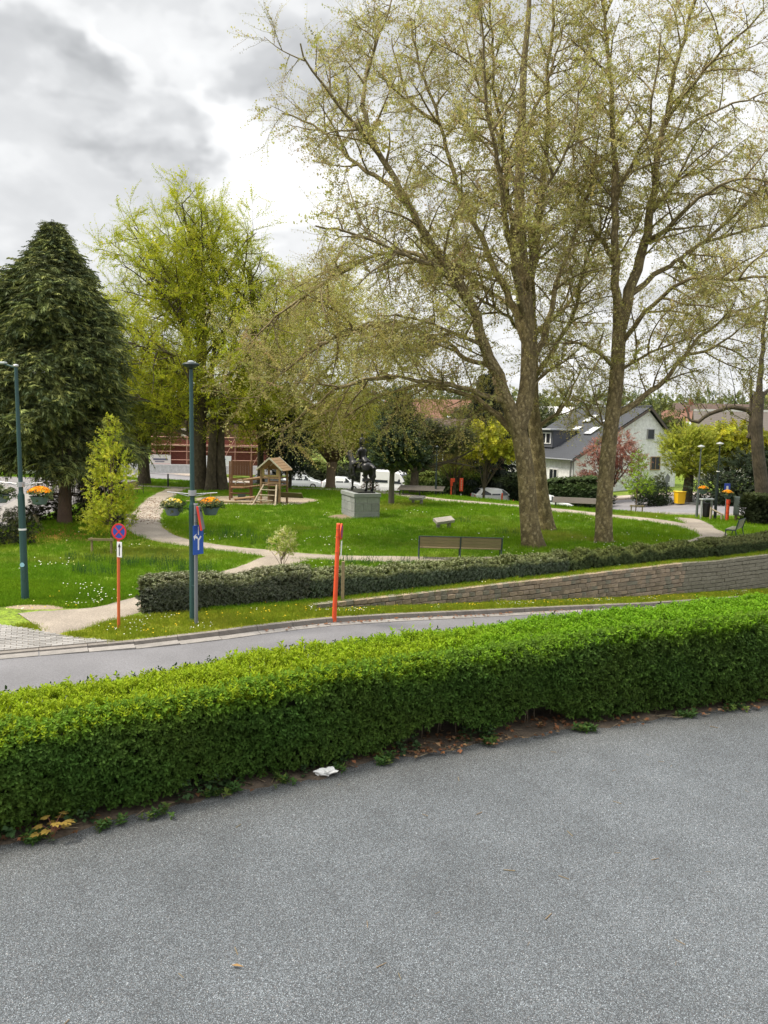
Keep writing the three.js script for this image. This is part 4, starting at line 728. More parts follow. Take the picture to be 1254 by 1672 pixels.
{ // thick pollard stump with a brush of brown twigs
  const t = thing('pollard_stump', 'thick pale pollarded stump topped with a brush of brown twigs by the street', 'tree', [-4.5, G(-4.5, -63.6) - .1, -63.6]), R = rng(214), w = new MB(), b = new MB();
  w.tube([V3(0, -.2, 0), V3(.02, .6, 0), V3(.05, 1.6, 0), V3(.12, 2.3, 0), V3(.15, 2.7, 0)], [.5, .38, .36, .46, .3], 14, 0, .3); mesh('trunk', w.build(), mat(.27, .195, .14, .95, { map: stoneMap, bumpMap: barkBump, bumpScale: .04 }), t);
  for (let i = 0; i < 420; i++) { const a = R() * 6.28, k = Math.sqrt(R()), o = V3(.12 + .4 * Math.cos(a) * k, 2.35 + .2 * R(), .4 * Math.sin(a) * k), L = .5 + .9 * R(); b.tube([o, o.clone().add(V3(Math.cos(a) * k * L * .5, L * .5, Math.sin(a) * k * L * .5)), o.clone().add(V3(Math.cos(a) * k * L * .9, L, Math.sin(a) * k * L * .9))], [.016, .012, .005], 3); }
  mesh('twigs', b.build(), mat(.14, .085, .06, .95), t);
}
bushTree({ name: 'evergreen_tree', label: 'dark ivy-green evergreen on a slim grey trunk just behind the statue', pos: [.45, G(.45, -49.8), -49.8], seed: 215, n: 3600, size: .95, spray: fineSpray, colors: [[.04, .062, .03], [.055, .08, .035], [.03, .05, .03], [.1, .13, .03]], leafMat: foliage(1, 1, 1, .15), fork: 2, floor: 2.5, hollow: .35, bark: mat(.16, .14, .11, .95, { map: stoneMap }), trunk: [[.2, .08, 0, -.1, 0, .02, 2, 0, .1, 4, 0, 0, 7, 0]], clumps: [[.2, 5.6, 0, .9, 1.4, .9], [-.2, 4.2, .1, 1.2, 1.1, 1.1], [.6, 3.3, .2, 1.4, 1.0, 1.2], [-.5, 2.8, .2, 1.1, .8, .9], [0, 6.8, 0, .45, .7, .45]] });
bushTree({ name: 'spreading_tree', label: 'low dark tree with wide spreading limbs beside the parked minibus', pos: [2.25, G(2.25, -59.5) - .05, -59.5], seed: 216, n: 3200, size: 1, spray: fineSpray, colors: [[.05, .065, .03], [.075, .085, .03], [.1, .11, .03]], bark: M.darkBark, fork: 1.8, floor: 2.2, trunk: [[.4, .26, 0, -.2, 0, .05, 1.2, 0, .1, 1.9, 0], [.2, .05, .1, 1.7, 0, -1, 2.6, .3, -2.4, 3.2, .3], [.2, .05, .1, 1.7, 0, 1.4, 2.2, .2, 3, 2.7, .3, 4.6, 3.6, .2], [.15, .04, .1, 1.9, 0, .3, 3.2, 0, .2, 4.6, 0], [.09, .03, 2.6, 2.5, .3, 3.6, 2.4, .5, 4.6, 2.2, .7]], clumps: [[-1.4, 3.6, .2, 1.7, 1.2, 1.4], [.4, 4.4, 0, 1.6, 1.3, 1.4], [-2.3, 2.7, .4, 1, .7, .9], [2.8, 4.2, 0, 1.5, .8, 1]] });
bushTree({ name: 'bare_tree', label: 'thin olive young tree in front of the brick house with the orange roof', pos: [6.0, G(6, -66), -66.5], seed: 226, n: 1500, size: .9, spray: limeSprays[0], colors: [[.2, .19, .03], [.17, .15, .04]], fork: 1.5, floor: 2, trunk: [[.16, .05, 0, -.2, 0, .1, 3, 0, .2, 7, 0], [.08, .02, .1, 2.6, 0, 1.4, 4.6, .3, 2, 6, .3], [.08, .02, .1, 3, 0, -1.4, 5, .3, -2.2, 6.4, .3]], clumps: [[0, 6, 0, 3, 2.6, 2], [1.4, 4.4, .3, 2, 1.2, 1.4], [-1.6, 4.4, .3, 1.8, 1.2, 1.4]] });
bushTree({ name: 'maple_tree', label: 'yellow-leaved maple low in front of the dark spruce', pos: [8.3, G(8.3, -64.5), -64.5], seed: 227, n: 420, size: .95, spray: roundSpray, colors: [[.4, .4, .025], [.3, .32, .025]], fork: 1.6, floor: 2.4, trunk: [[.13, .04, 0, -.1, 0, .1, 2.6, 0, .3, 5, 0]], clumps: [[.2, 5.6, 0, 2, 1.1, 1.2], [1.1, 4.8, .2, 1.5, .6, .9]] });
bushTree({ name: 'copper_tree', label: 'red-brown copper-leaved tree in front of the white house gable', pos: [19, G(19, -64.4), -64.4], seed: 217, n: 1500, size: .85, spray: fineSpray, colors: [[.34, .17, .125], [.38, .2, .15], [.27, .12, .09]], leafMat: foliage(1, 1, 1, .3), fork: 1.2, floor: .8, trunk: [[.16, .06, 0, -.1, 0, 0, 2, 0, .1, 5, 0], [.07, .02, 0, 1.2, 0, -1, 3, .1, -1.6, 4.6, 0], [.07, .02, 0, 1.2, 0, 1.2, 3, .1, 2, 4.6, 0]], clumps: [[-1.2, 2.6, 0, 1.4, 1.7, 1.3], [1.1, 3.4, 0, 1.5, 1.6, 1.3], [.1, 4.6, 0, 1.5, 1.3, 1.3], [-1.7, 1.5, .2, 1.1, .9, 1]] });
bushTree({ name: 'linden_tree', label: 'bright yellow-green pollarded linden with a thick trunk by the yellow bin', pos: [24.0, G(24, -61), -61], seed: 218, n: 2700, size: .82, spray: fineSpray, colors: [[.38, .42, .04], [.44, .46, .05], [.31, .36, .035]], leafMat: foliage(1, 1, 1, .45), fork: 2.2, twig: .8, floor: 1.7, lift: .5, trunk: [[.42, .34, 0, -.2, 0, .05, 1.2, 0, .1, 2.1, 0], [.36, .18, .1, 1.9, 0, .1, 2.6, 0]], clumps: [[0, 3.8, 0, 2.0, 1.8, 1.7], [-.3, 5, 0, 1.6, 1.2, 1.4], [.7, 2.9, .2, 1.6, .9, 1.3]] });
bushTree({ name: 'maple_tree', label: 'yellow-flowering maple above the dark shrubs by the bend of the street', pos: [28.4, G(28.4, -63), -63], seed: 219, n: 2000, size: .95, spray: roundSpray, colors: [[.46, .44, .025], [.38, .38, .025], [.3, .34, .04]], leafMat: foliage(1, 1, 1, .4), fork: 1.5, floor: 2.2, trunk: [[.2, .06, 0, -.1, 0, 0, 3, 0, 0, 5, 0]], clumps: [[0, 4.6, 0, 2.7, 1.3, 1.6], [2, 4, .3, 1.8, 1, 1.3], [-1.4, 3.7, .4, 1.3, .8, 1]] });
bushTree({ name: 'sapling', label: 'young bright green tree with a wooden stake frame beside the tall plane trunk', pos: [16.5, G(16.5, -50.3), -50.3], seed: 220, n: 420, size: .8, spray: smallSpray, colors: [[.24, .36, .025], [.3, .42, .03]], leafMat: foliage(1, 1, 1, .4), fork: 1.1, twig: .3, floor: 1, lift: .5, bark: M.brownBark, trunk: [[.04, .015, 0, -.1, 0, .02, 2, 0, 0, 4, 0]], clumps: [[0, 2.1, 0, .9, .8, .8], [.05, 3, 0, .5, .8, .5], [0, 3.8, 0, .22, .45, .22]], sub: 6 });
bushTree({ name: 'sapling', label: 'slender yellow-green young tree behind the round no-stopping sign', pos: [-10.35, G(-10.35, -29), -29], seed: 221, n: 1350, size: .72, spray: smallSpray, colors: [[.48, .52, .04], [.55, .56, .05], [.4, .47, .035]], leafMat: foliage(1, 1, 1, .45), fork: 1.0, twig: .3, floor: .75, lift: .45, bark: M.brownBark, trunk: [[.045, .015, 0, -.1, 0, .03, 2, 0, 0, 5, 0]], clumps: [[.05, 1.4, 0, .85, .65, .75], [-.05, 2.4, 0, .85, .75, .75], [.1, 3.4, 0, .62, .7, .55], [.02, 4.4, 0, .3, .6, .3]], sub: 8 });
bushTree({ name: 'flowering_shrub', label: 'airy pale-yellow budding shrub with bare stems beside the gravel path', category: 'shrub', pos: [-3.5, G(-3.5, -26.4), -26.4], seed: 222, n: 420, size: .5, spray: smallSpray, colors: [[.4, .44, .1], [.32, .4, .06], [.6, .58, .3]], leafMat: foliage(1, 1, 1, .4), crown: 'foliage', fork: .3, twig: .25, floor: .42, lift: .5, bark: M.brownBark, trunk: [[.012, .006, 0, 0, 0, -.1, .5, 0, -.3, 1, 0], [.012, .006, .05, 0, .03, .1, .5, 0, .25, 1, 0], [.012, .006, 0, 0, -.04, -.05, .6, -.05, 0, 1.2, -.1], [.01, .005, 0, 0, 0, .2, .4, .1, .35, .7, .1], [.01, .005, 0, 0, 0, -.2, .4, .1, -.4, .65, .1]], clumps: [[0, .85, 0, .46, .36, .42], [.1, 1.12, 0, .3, .25, .3]], sub: 5 });
const shrub = (label, pos, seed, clumps, colors, n, sp = hedgeSpray, sz = 1) => bushTree({ name: 'shrub', label, category: 'shrub', pos, seed, n, size: sz, spray: sp, colors, leafMat: foliage(1, 1, 1, .2), crown: 'foliage', floor: -.05, hollow: .5, clumps, sub: 6 });
shrub('dark low shrub at the edge of the sett yard, foot of the first lamp post', [-15.3, G(-15.3, -30), -30], 231, [[0, .55, 0, 1.3, .75, .9], [-1.4, .45, .3, 1.2, .7, .9]], [[.05, .06, .03], [.03, .042, .022], [.09, .1, .04]], 2400);
shrub('loose grey-green shrub beside the leaning stake under the conifer', [-15.3, G(-15.3, -35.3), -35.3], 232, [[0, .5, 0, .9, .65, .7], [-1, .25, .6, .8, .4, .6]], [[.06, .065, .03], [.1, .1, .045], [.04, .045, .024]], 1500);
shrub('dense dark evergreen shrubs under the yellow-flowering maple', [27.2, G(27.2, -58.6), -58.6], 233, [[0, 1.7, 0, 2.4, 1.9, 1.6], [2.6, 2, .2, 2, 2.1, 1.5], [-2, 1, .3, 1.5, 1.1, 1.2], [3.6, 1, .6, 1.8, 1.2, 1.2]], [[.022, .034, .018], [.04, .055, .025], [.03, .05, .022]], 4200, fineSpray);
shrub('rounded clipped evergreen bush by the white house garden', [20.7, G(20.7, -60.5), -60.5], 234, [[0, .95, 0, 1.15, 1.15, 1], [1, .85, .1, .9, 1, .9]], [[.03, .05, .02], [.045, .07, .025]], 1800, hedgeSpray, 1.2);
shrub('low pale-leaved shrub between the clipped bush and the linden', [22.2, G(22.2, -62.5), -62.5], 235, [[0, .9, 0, .8, 1.2, .8]], [[.13, .14, .05], [.1, .13, .04]], 700, hedgeSpray, 1.2);
shrub('dark shrub against the garden hedge under the copper tree', [17.2, G(17.2, -62), -62], 236, [[0, .7, 0, .9, .9, .8]], [[.022, .034, .018], [.035, .05, .02]], 900, hedgeSpray, 1.2);
shrub('dark evergreen mass behind the statue and the minibus', [-.2, G(-.2, -81), -81.5], 237, [[0, 1.6, 0, 3, 1.9, 1.5], [3, 1.8, 0, 2.4, 2.4, 1.5], [-2.6, 1.4, 0, 2, 1.6, 1.4]], [[.026, .034, .022], [.045, .055, .03]], 2600, fineSpray, 1.2);
shrub('russet shrub seen between the legs of the statue', [-1.3, G(-1.3, -66), -66], 238, [[0, .5, 0, .8, .7, .6]], [[.14, .07, .035], [.1, .08, .04]], 500);
for (const [label, A, B, o] of [
  ['clipped dark hedge in front of the white house', [12.2, -61.8], [16.2, -60.6], { h: () => 1.85, w: 1.3, n: 520, seed: 241, color: [.026, .044, .016], tip: [.05, .08, .022] }],
  ['long clipped hedge behind the minibus across the street', [-8, -86.5], [0, -83.5], { h: () => 1.9, w: 1.4, n: 260, seed: 242, color: [.03, .04, .016], tip: [.12, .16, .03] }],
  ['square bright green hedge behind the orange parking signs', [5.8, -70.5], [8.6, -69.5], { h: (s) => 2.7 + .2 * Math.sin(s * 2), w: 1.6, n: 900, seed: 243, color: [.035, .06, .018], tip: [.15, .22, .025] }],
  ['low green garden hedge with a wire fence beside the street lamp', [2.6, -73], [5.6, -71.5], { h: () => 1.9, w: 1, n: 420, seed: 244, color: [.06, .09, .025], tip: [.14, .18, .035] }],
  ['dark garden hedge between the spruce and the white house', [9.5, -72], [12.4, -66], { h: () => 1.9, w: 1.4, n: 420, seed: 245, color: [.022, .034, .016], tip: [.04, .06, .02] }],
  ['square box hedge at the bend beside the litter bin', [20.9, -43.2], [23.6, -45.4], { h: () => 1.5, w: 1.5, n: 1100, seed: 246, color: [.045, .06, .025], tip: [.09, .11, .04] }],
]) lowHedge(label, A, B, 'garden_hedge', { s: 1.5, front: 1, geo: o.seed === 246 ? hedgeSpray : coarseSpray, ...o });
// a far wood on the hills, and single crowns along its edge
{
  const C = new Copies(), R = rng(251), d = V3(), p = V3(), sp = spray({ n: 16, len: 2.2, leaf: .7, w: .8, seed: 70, stem: 0 });
  for (let i = 0; i < 1500; i++) {
    const x = -330 + 660 * R(), z = -(235 + 190 * R() * R()), b = fbmHill(x, z), r = 2.4 + 2.6 * R(), pick = R(), c = pick > .75 ? [.26, .28, .08] : pick > .3 ? [.16, .19, .065] : [.1, .125, .055];  // crown colours lightened, distant haze put into the colour
    for (let k = 0; k < 26; k++) { const a = R() * 6.28, q = Math.acos(2 * R() - 1); d.set(Math.cos(a) * Math.sin(q), Math.cos(q) + .2, Math.sin(a) * Math.sin(q)).normalize(); p.set(x + d.x * r, b + r * .7 + d.y * r * 1.1, z + d.z * r); Q.setFromUnitVectors(UP, d); C.add(p, Q, .7 + .6 * R(), tint(c, 1, R, .3)); }
  }
  C.build('hillside_wood', sp, foliage(1, 1, 1, .2));
}
function fbmHill(x, z) { const v = -z - 250 - 20 * noise(x * .01, 4, 1), h = table([[0, 2], [30, 9], [70, 18], [120, 23], [200, 26], [400, 24]])(v) * (.75 + .3 * noise(x * .006, 1, 2) + .15 * sstep(x, -50, 150)); return h - 2; }
for (const [x, z, s, c, label] of [[12, -104, 1, [.07, .09, .03], 'rounded green garden tree over the brick house roof'], [21, -112, 1.15, [.1, .12, .04], 'pale green garden tree behind the white house ridge'], [37, -108, 1.2, [.12, .135, .04], 'olive garden tree between the white house and the brown roof'], [48, -100, 1.1, [.09, .11, .035], 'dark olive garden tree beside the brown roof'], [-6, -106, 1.1, [.11, .125, .035], 'olive tree on the far side of the street above the long hedge'], [-18, -112, 1.3, [.1, .12, .04], 'tall green tree behind the scaffolded house'], [-42, -96, 1.3, [.1, .12, .035], 'green tree at the far end of the sett yard'], [-52, -84, 1.2, [.12, .14, .04], 'pale green tree beyond the conifer at the edge of the yard'], [-34, -104, 1.2, [.08, .1, .035], 'dark green tree behind the mossy trunk'], [56, -92, 1.2, [.13, .15, .03], 'yellowish tree at the end of the bend']])
  bushTree({ name: 'background_tree', label, pos: [x, -.6, z], seed: 260 + Math.round(x), n: 1500, size: 1.5, spray: roundSpray, colors: [c, [c[0] * 1.3, c[1] * 1.25, c[2]], [c[0] * .7, c[1] * .75, c[2]]], fork: 2.5, twig: 2, floor: 1.5, trunk: [[.3, .1, 0, -.5, 0, 0, 4, 0, 0, 7, 0]], clumps: [[0, 5.4 * s, 0, 3.2 * s, 2.6 * s, 3 * s], [1.6 * s, 4 * s, .5, 2.4 * s, 2 * s, 2.2 * s], [-1.8 * s, 4.2 * s, .5, 2.2 * s, 1.9 * s, 2 * s]] });
// ---------------------------------------------------------------- lamp posts and flower baskets
function lampPost(name, label, x, z, H, m, opt = {}) {
  const y = groundH(x, z), t = thing(name, label, 'street lamp', [x, y, z], opt.turn ?? 0); t.rotation.z = opt.lean ?? 0;
  const k = H / 6.4;
  mesh('post', [lathe([[.0, -.1], [.105, -.1], [.1, .02], [.092, 1], [.088, 2.9 * k], [.062, 2.96 * k], [.058, 3.05 * k], [.046, H - .12], [.03, H - .1], [0, H - .1]], 18).scale(opt.fat ?? 1, 1, opt.fat ?? 1)], m, t);
  if (!opt.fat) { mesh('service_door', rbox(.075, .34, .03, .006, .02, .75, .088), m, t); mesh('base_flange', cyl(.15, .14, .03, 0, -.01, 0, 18), M.lampDark, t); }
  if (opt.collar !== undefined) mesh('collar', cyl(.099, .099, .13, 0, opt.collar, 0, 18), M.steel, t);
  for (const b of opt.bands ?? []) mesh('band', cyl(.1, .1, .05, 0, b, 0, 18), M.white, t);
  const hd = opt.head ?? .2;
  if (opt.arm) { mesh('arm', rod([0, H - .12, 0], [-.35, H - .02, 0], .028, .022), m, t); mesh('lamp_head', [rbox(.34, .06, .16, .025, -.42, H + 0, 0)], mat(.42, .47, .47, .4), t); mesh('cap', new THREE.SphereGeometry(.075, 14, 8).scale(1, .6, 1).translate(0, H - .07, 0), M.steel, t); }
  else { mesh('lamp_head', lathe([[0, H - .16], [.05, H - .16], [.07, H - .12], [hd, H - .07], [hd * 1.06, H - .03], [hd * .8, H + .0], [hd * .4, H + .015], [0, H + .015]], 20), opt.headMat ?? M.lampDark, t); mesh('lamp_cap', new THREE.SphereGeometry(hd * .42, 14, 8).scale(1, .45, 1).translate(0, H + .02, 0), mat(.35, .38, .4, .4), t); }
  return t;
}
const L1 = [-9.69, -20.54], L2 = [-4.74, -19.02];
const lamp1 = lampPost('street_lamp', 'green street lamp with a thin side arm at the edge of the daisy lawn', ...L1, 6.38, M.lampGreen, { arm: true, bands: [1.95], lean: .012, collar: 3.12 });
mesh('sticker', cyl(.06, .06, .008, 0, 0, 0, 20).rotateX(Math.PI / 2).translate(0, 1.02, .098), mat(.3, .55, .68, .5), lamp1);
const lamp2 = lampPost('street_lamp', 'green street lamp with a flat round head and two flower baskets beside the blue sign', ...L2, 6.4, M.lampGreen, { collar: 3.16, lean: .006 });
for (const [t, a] of [[lamp1, .15], [lamp2, 0]]) for (const s of [-1, 1]) mesh('bracket', [rod([s * .08, 3.2, 0], [s * .62, 3.24, s * a * .5], .012), rod([s * .08, 3.14, 0], [s * .4, 3.22, s * a * .4], .009), rod([s * .46, 3.22, s * a * .4], [s * .46, 2.98, s * a * .4], .006)], M.steel, t);
const petal = (() => { const b = new MB(); for (let i = 0; i < 5; i++) { const a = i * 1.2566, d = V3(Math.cos(a), .25, Math.sin(a)).normalize(); b.leaf(V3(0, 0, 0), d, V3(-Math.sin(a), 0, Math.cos(a)), .034, .04, .1); } return b.build(); })();
const basketLeaf = spray({ n: 8, len: .13, leaf: .05, w: .6, seed: 80, stem: .002 });
function basket(label, x, y, z, o) {
  const t = thing('flower_basket', label, 'flower basket', [x, y, z], 0, 'flower baskets on the lamp posts'), R = rng(o.seed), F = new Copies(), L = new Copies(), p = V3(), s = o.s ?? 1;
  t.scale.setScalar(s * .86);
  mesh('bowl', lathe([[0, -.2], [.15, -.2], [.17, -.17], [.235, .0], [.26, .005], [.262, .025], [.245, .03], [.2, .0], [0, -.02]], 20).scale(1.05, 1, .85), o.bowl, t);
  for (let i = 0; i < o.leaves; i++) { const a = R() * 6.28, k = Math.sqrt(R()), drop = R() < .2 ? .12 * R() : 0; p.set(Math.cos(a) * (.28 * k + drop), .06 + .12 * (1 - k * k) * R() - drop, Math.sin(a) * (.24 * k + drop)); Q.setFromUnitVectors(UP, V3(Math.cos(a) * k + .6 * (R() - .5), .8 - drop * 8, Math.sin(a) * k + .6 * (R() - .5)).normalize()); L.add(p, Q, .7 + .6 * R(), tint(R() > .6 ? [.14, .17, .05] : [.06, .1, .03], 1, R, .4)); }
  for (let i = 0; i < o.flowers; i++) { const a = R() * 6.28, k = Math.sqrt(R()); p.set(Math.cos(a) * .3 * k, .12 + .13 * (1 - k * k) + .03 * R(), Math.sin(a) * .26 * k); Q.setFromUnitVectors(UP, V3(Math.cos(a) * k * .8, .9, Math.sin(a) * k * .8 + .35).normalize()); p.y += .02; F.add(p, Q, 1.2 + .6 * R(), tint(o.colors[Math.floor(R() * o.colors.length)], 1, R, .2)); }
  L.build('foliage', basketLeaf, foliage(1, 1, 1, .3), t); F.build('flowers', petal, foliage(1, 1, 1, .25), t);
}
const ORANGE = [[.85, .33, .004], [.9, .4, .006], [.8, .24, .003], [.82, .5, .02]], PALE = [[.7, .55, .1], [.6, .55, .35], [.75, .6, .03]];
const bowlG = mat(.075, .13, .12, .55), bowlB = mat(.13, .175, .205, .5);
basket('large full basket of orange flowers on the side-arm lamp, before the conifer trunk', L1[0] + .48, 2.96, L1[1] + .05, { seed: 1, leaves: 130, flowers: 210, colors: ORANGE, bowl: bowlG, s: 1.12 });
basket('blue-grey basket of whitish plants on the side-arm lamp, cut by the picture edge', L1[0] - .62, 2.98, L1[1] - .05, { seed: 2, leaves: 240, flowers: 40, colors: [[.6, .55, .5], [.5, .5, .45]], bowl: bowlB, s: 1.15 });
basket('straggly pale yellow flowers in a blue-grey bowl on the flat-headed lamp post', L2[0] - .5, 2.9, L2[1], { seed: 3, leaves: 260, flowers: 70, colors: PALE, bowl: bowlB });
basket('orange flower basket on the lamp post beside the blue sign, above the leaning red strip', L2[0] + .44, 2.94, L2[1] + .04, { seed: 4, leaves: 230, flowers: 130, colors: ORANGE, bowl: bowlG });
lampPost('street_lamp', 'slim grey street lamp on the kerb behind the litter bin', 19.25, -47.2, 4.5, mat(.1, .12, .12, .5), { headMat: mat(.5, .52, .52, .4), head: .2, fat: .8 });
lampPost('street_lamp', 'dark lamp post carrying two small orange baskets beside the litter bin', 19.65, -45.5, 4.6, M.lampDark, { headMat: mat(.5, .52, .52, .4), head: .2, bands: [2.9], fat: .9 });
basket('orange flower basket to the kerb side of the dark lamp post by the litter bin', 18.85, 1.75, -45.5, { seed: 5, leaves: 90, flowers: 150, colors: ORANGE, bowl: bowlG, s: 1.12 });
basket('small orange flower basket hanging just above the short orange post', 20.25, 1.55, -45.4, { seed: 6, leaves: 90, flowers: 150, colors: ORANGE, bowl: bowlG, s: 1.15 });
lampPost('street_lamp', 'thin dark green lamp post beside the slatted bench in front of the brick house', 3.8, -57, 3.65, M.lampDark, { head: .12, fat: .8 });

// ---------------------------------------------------------------- road signs
function ring(r0, r1, d, z, n = 40) { return lathe(r0 > 0 ? [[r0, 0], [r1, 0], [r1, d], [r0, d], [r0, 0]] : [[0, 0], [r1, 0], [r1, d], [0, d]], n).rotateX(Math.PI / 2).translate(0, 0, z); }
function flat(pts, d, z) { return new THREE.ExtrudeGeometry(new THREE.Shape(pts.map(([x, y]) => new THREE.Vector2(x, y))), { depth: d, bevelEnabled: false }).translate(0, 0, z); }
function noStop(t, y, turn, off, r = .2) {
  const g = new THREE.Group(); g.name = 'sign_disc'; g.position.set(off[0], y, off[1]); g.rotation.y = turn; t.add(g);
  mesh('disc_back', ring(0, r, .012, -.012), M.grey, g); mesh('blue_field', ring(0, r * .79, .003, .001), M.signBlue, g); mesh('red_border', ring(r * .79, r, .005, .0), M.red, g);
  mesh('red_cross', [box(r * 1.6, r * .16, .003, 0, 0, .006, 0, 0, Math.PI / 4), box(r * 1.6, r * .16, .003, 0, 0, .0065, 0, 0, -Math.PI / 4)], M.red, g); return g;
}
const upArrow = (z) => flat([[-.012, -.14], [.012, -.14], [.012, .07], [.034, .05], [.034, .075], [0, .145], [-.034, .075], [-.034, .05], [-.012, .07]], .003, z);
{ // no-stopping sign with arrow plate
  const x = -6.33, z = -18.15, t = thing('no_stopping_sign', 'round blue and red no-stopping sign with an arrow plate on an orange post', 'road sign', [x, groundH(x, z), z]); t.rotation.z = -.012;
  mesh('post', lathe([[0, -.1], [.036, -.1], [.036, 2.5], [.03, 2.53], [0, 2.53]], 14), mat(.62, .13, .035, .6), t);
  noStop(t, 2.36, -.25, [.03, .05]);
  const pl = new THREE.Group(); pl.name = 'arrow_plate'; pl.position.set(.04, 1.93, .05); pl.rotation.y = -.25; t.add(pl);
  mesh('plate', rbox(.135, .37, .01, .004), M.white, pl); mesh('arrow', upArrow(.006).scale(.9, 1.05, 1), M.black, pl);
}
{ // pictured almost edge on, at the verge
  const x = -1.27, z = -20.25, t = thing('no_stopping_sign', 'orange post with its round sign and plates seen edge-on, in front of the low hedge', 'road sign', [x, groundH(x, z), z]); t.rotation.z = -.03;
  mesh('post', lathe([[0, -.1], [.062, -.1], [.058, 1.2], [.056, 2.52], [.05, 2.56], [0, 2.56]], 16), M.orange, t);
  for (const y of [1.78, 2.2, 2.4]) mesh('clamp', cyl(.066, .066, .03, 0, y, 0, 16), mat(.6, .1, .03, .6), t);
  const g = noStop(t, 2.35, 1.5, [.1, .04]); mesh('orange_rim', ring(.19, .215, .03, -.03), M.orange, g);
  const pl = new THREE.Group(); pl.name = 'arrow_plate'; pl.position.set(.105, 1.9, .04); pl.rotation.y = 1.47; t.add(pl); mesh('plate', rbox(.14, .4, .012, .004), M.white, pl);
}
{ const x = -1.12, z = -21.5, y = groundH(x, z), p = mesh('wooden_post', rbox(.09, 1.2, .09, .01, x, y + .55, z), M.greyWood); tag(p, 'weathered wooden post standing behind the orange sign post in the low hedge', 'post'); }
{ // blue lane arrow sign on a grey post
  const x = -4.6, z = -18.72, t = thing('lane_sign', 'blue sign with a white forking arrow on a grey post before a lamp', 'road sign', [x, groundH(x, z), z]); t.rotation.z = .0;
  mesh('post', lathe([[0, -.1], [.045, -.1], [.045, 3.0], [.04, 3.03], [0, 3.03]], 14), mat(.17, .18, .19, .5), t);
  mesh('post_cap', cyl(.05, .05, .03, 0, 3.0, 0, 14), mat(.4, .4, .42, .5), t);
  const g = new THREE.Group(); g.name = 'sign_panel'; g.position.set(.07, 2.14, .06); g.rotation.y = 1.0; t.add(g);
  mesh('panel', rbox(.34, .72, .014, .006), M.blue, g);
  mesh('arrow', [flat([[-.022, -.25], [.022, -.25], [.022, -.02], [.1, .07], [.068, .1], [.022, .05], [-.022, .02]], .003, .0075), flat([[-.022, .02], [-.1, .06], [-.13, .0], [-.16, .1], [-.06, .16], [-.08, .11], [-.022, .07]], .003, .008), flat([[-.012, .12], [.012, .12], [.012, .33], [-.012, .33]], .003, .0082)], M.white, g);
  for (const y of [2.05, 2.3, 2.55, 2.75]) mesh('clamp', cyl(.05, .05, .025, 0, y, 0, 14), mat(.12, .12, .13, .6), t);
  const st = new THREE.Group(); st.name = 'red_sign_edge'; st.position.set(.13, 2.68, .03); st.rotation.set(0, 0, .17); t.add(st); mesh('sign_back', rbox(.045, .58, .3, .01), M.grey, st); mesh('red_border', [rbox(.05, .6, .03, .008, .0, 0, .165)], mat(.7, .05, .03, .5), st);
}
function signPost(name, label, x, z, H, build) { const t = thing(name, label, 'road sign', [x, groundH(x, z), z]); build(t, H); return t; }
const orangeSign = (panel) => (t, H) => { mesh('post', cyl(.05, .05, H, 0, -.05, 0, 12), M.orange, t); mesh('panel', rbox(...panel, .01, 0, H - panel[1] / 2, .06), mat(.75, .07, .02, .5), t);  };
signPost('orange_sign', 'orange post topped by a curved red sign before the square green hedge', 5.4, -62.3, 2.3, (t, H) => { mesh('post', cyl(.06, .06, H, 0, -.3, 0, 12), M.orange, t); mesh('panel', [rbox(.34, .3, .04, .015, .1, H - .42, .05), rbox(.2, .55, .04, .015, .02, H - .6, .055)], mat(.75, .07, .02, .5), t); });
signPost('orange_sign', 'tall narrow red sign on a pale post between the green hedge and spruce', 6.2, -62.2, 2.2, (t, H) => { mesh('post', cyl(.05, .05, 1.2, 0, -.3, 0, 12), mat(.4, .4, .38, .6), t); mesh('panel', rbox(.28, 1.05, .06, .015, 0, H - .55, .03), mat(.75, .07, .02, .5), t); for (let i = 0; i < 6; i++) mesh('lettering', box(.1, .08, .004, 0, H - .2 - .14 * i, .063), mat(.6, .35, .25, .6), t); });
{ const x = 9.85, z = -64.3, p = mesh('orange_bollard', [cyl(.07, .07, 1.25, x, groundH(x, z), z, 12), new THREE.SphereGeometry(.07, 12, 6).translate(x, groundH(x, z) + 1.25, z)], M.orange); tag(p, 'plain orange bollard beside the red hydrant', 'bollard'); }
{ const x = 11.4, z = -62, p = mesh('white_marker', [cyl(.04, .04, 1.7, x, groundH(x, z), z, 10), cyl(.05, .05, .05, x, groundH(x, z) + 1.68, z, 10)], M.white); tag(p, 'thin white marker pole between the hydrant and the leaning plane trunk', 'pole'); }
{ const t = thing('hydrant', 'red fire hydrant with side caps in front of the dark hedge', 'hydrant', [10.4, groundH(10.4, -61.8), -61.8]); mesh('body', lathe([[0, 0], [.16, 0], [.16, .08], [.11, .1], [.11, .62], [.15, .64], [.15, .7], [.12, .78], [.05, .86], [0, .88]], 16), mat(.45, .03, .03, .5), t); for (const s of [-1, 1]) mesh('outlet_cap', cyl(.06, .06, .14, 0, 0, 0, 12).rotateZ(Math.PI / 2).translate(s * .18 + .07, .48, 0), mat(.45, .03, .03, .5), t); mesh('top_nut', cyl(.03, .03, .07, 0, .86, 0, 6), mat(.4, .03, .03, .5), t); }
signPost('orange_sign', 'short orange post in front of the grey cabinet by the box hedge', 20.15, -45, 1.35, (t, H) => { mesh('post', cyl(.09, .09, H, 0, -.05, 0, 12), M.orange, t); for (const g of [cyl(.11, .11, .25, 0, H - .3, 0, 12), cyl(.1, .1, .06, 0, .5, 0, 12)]) mesh('band', g, mat(.62, .06, .02, .5), t); });
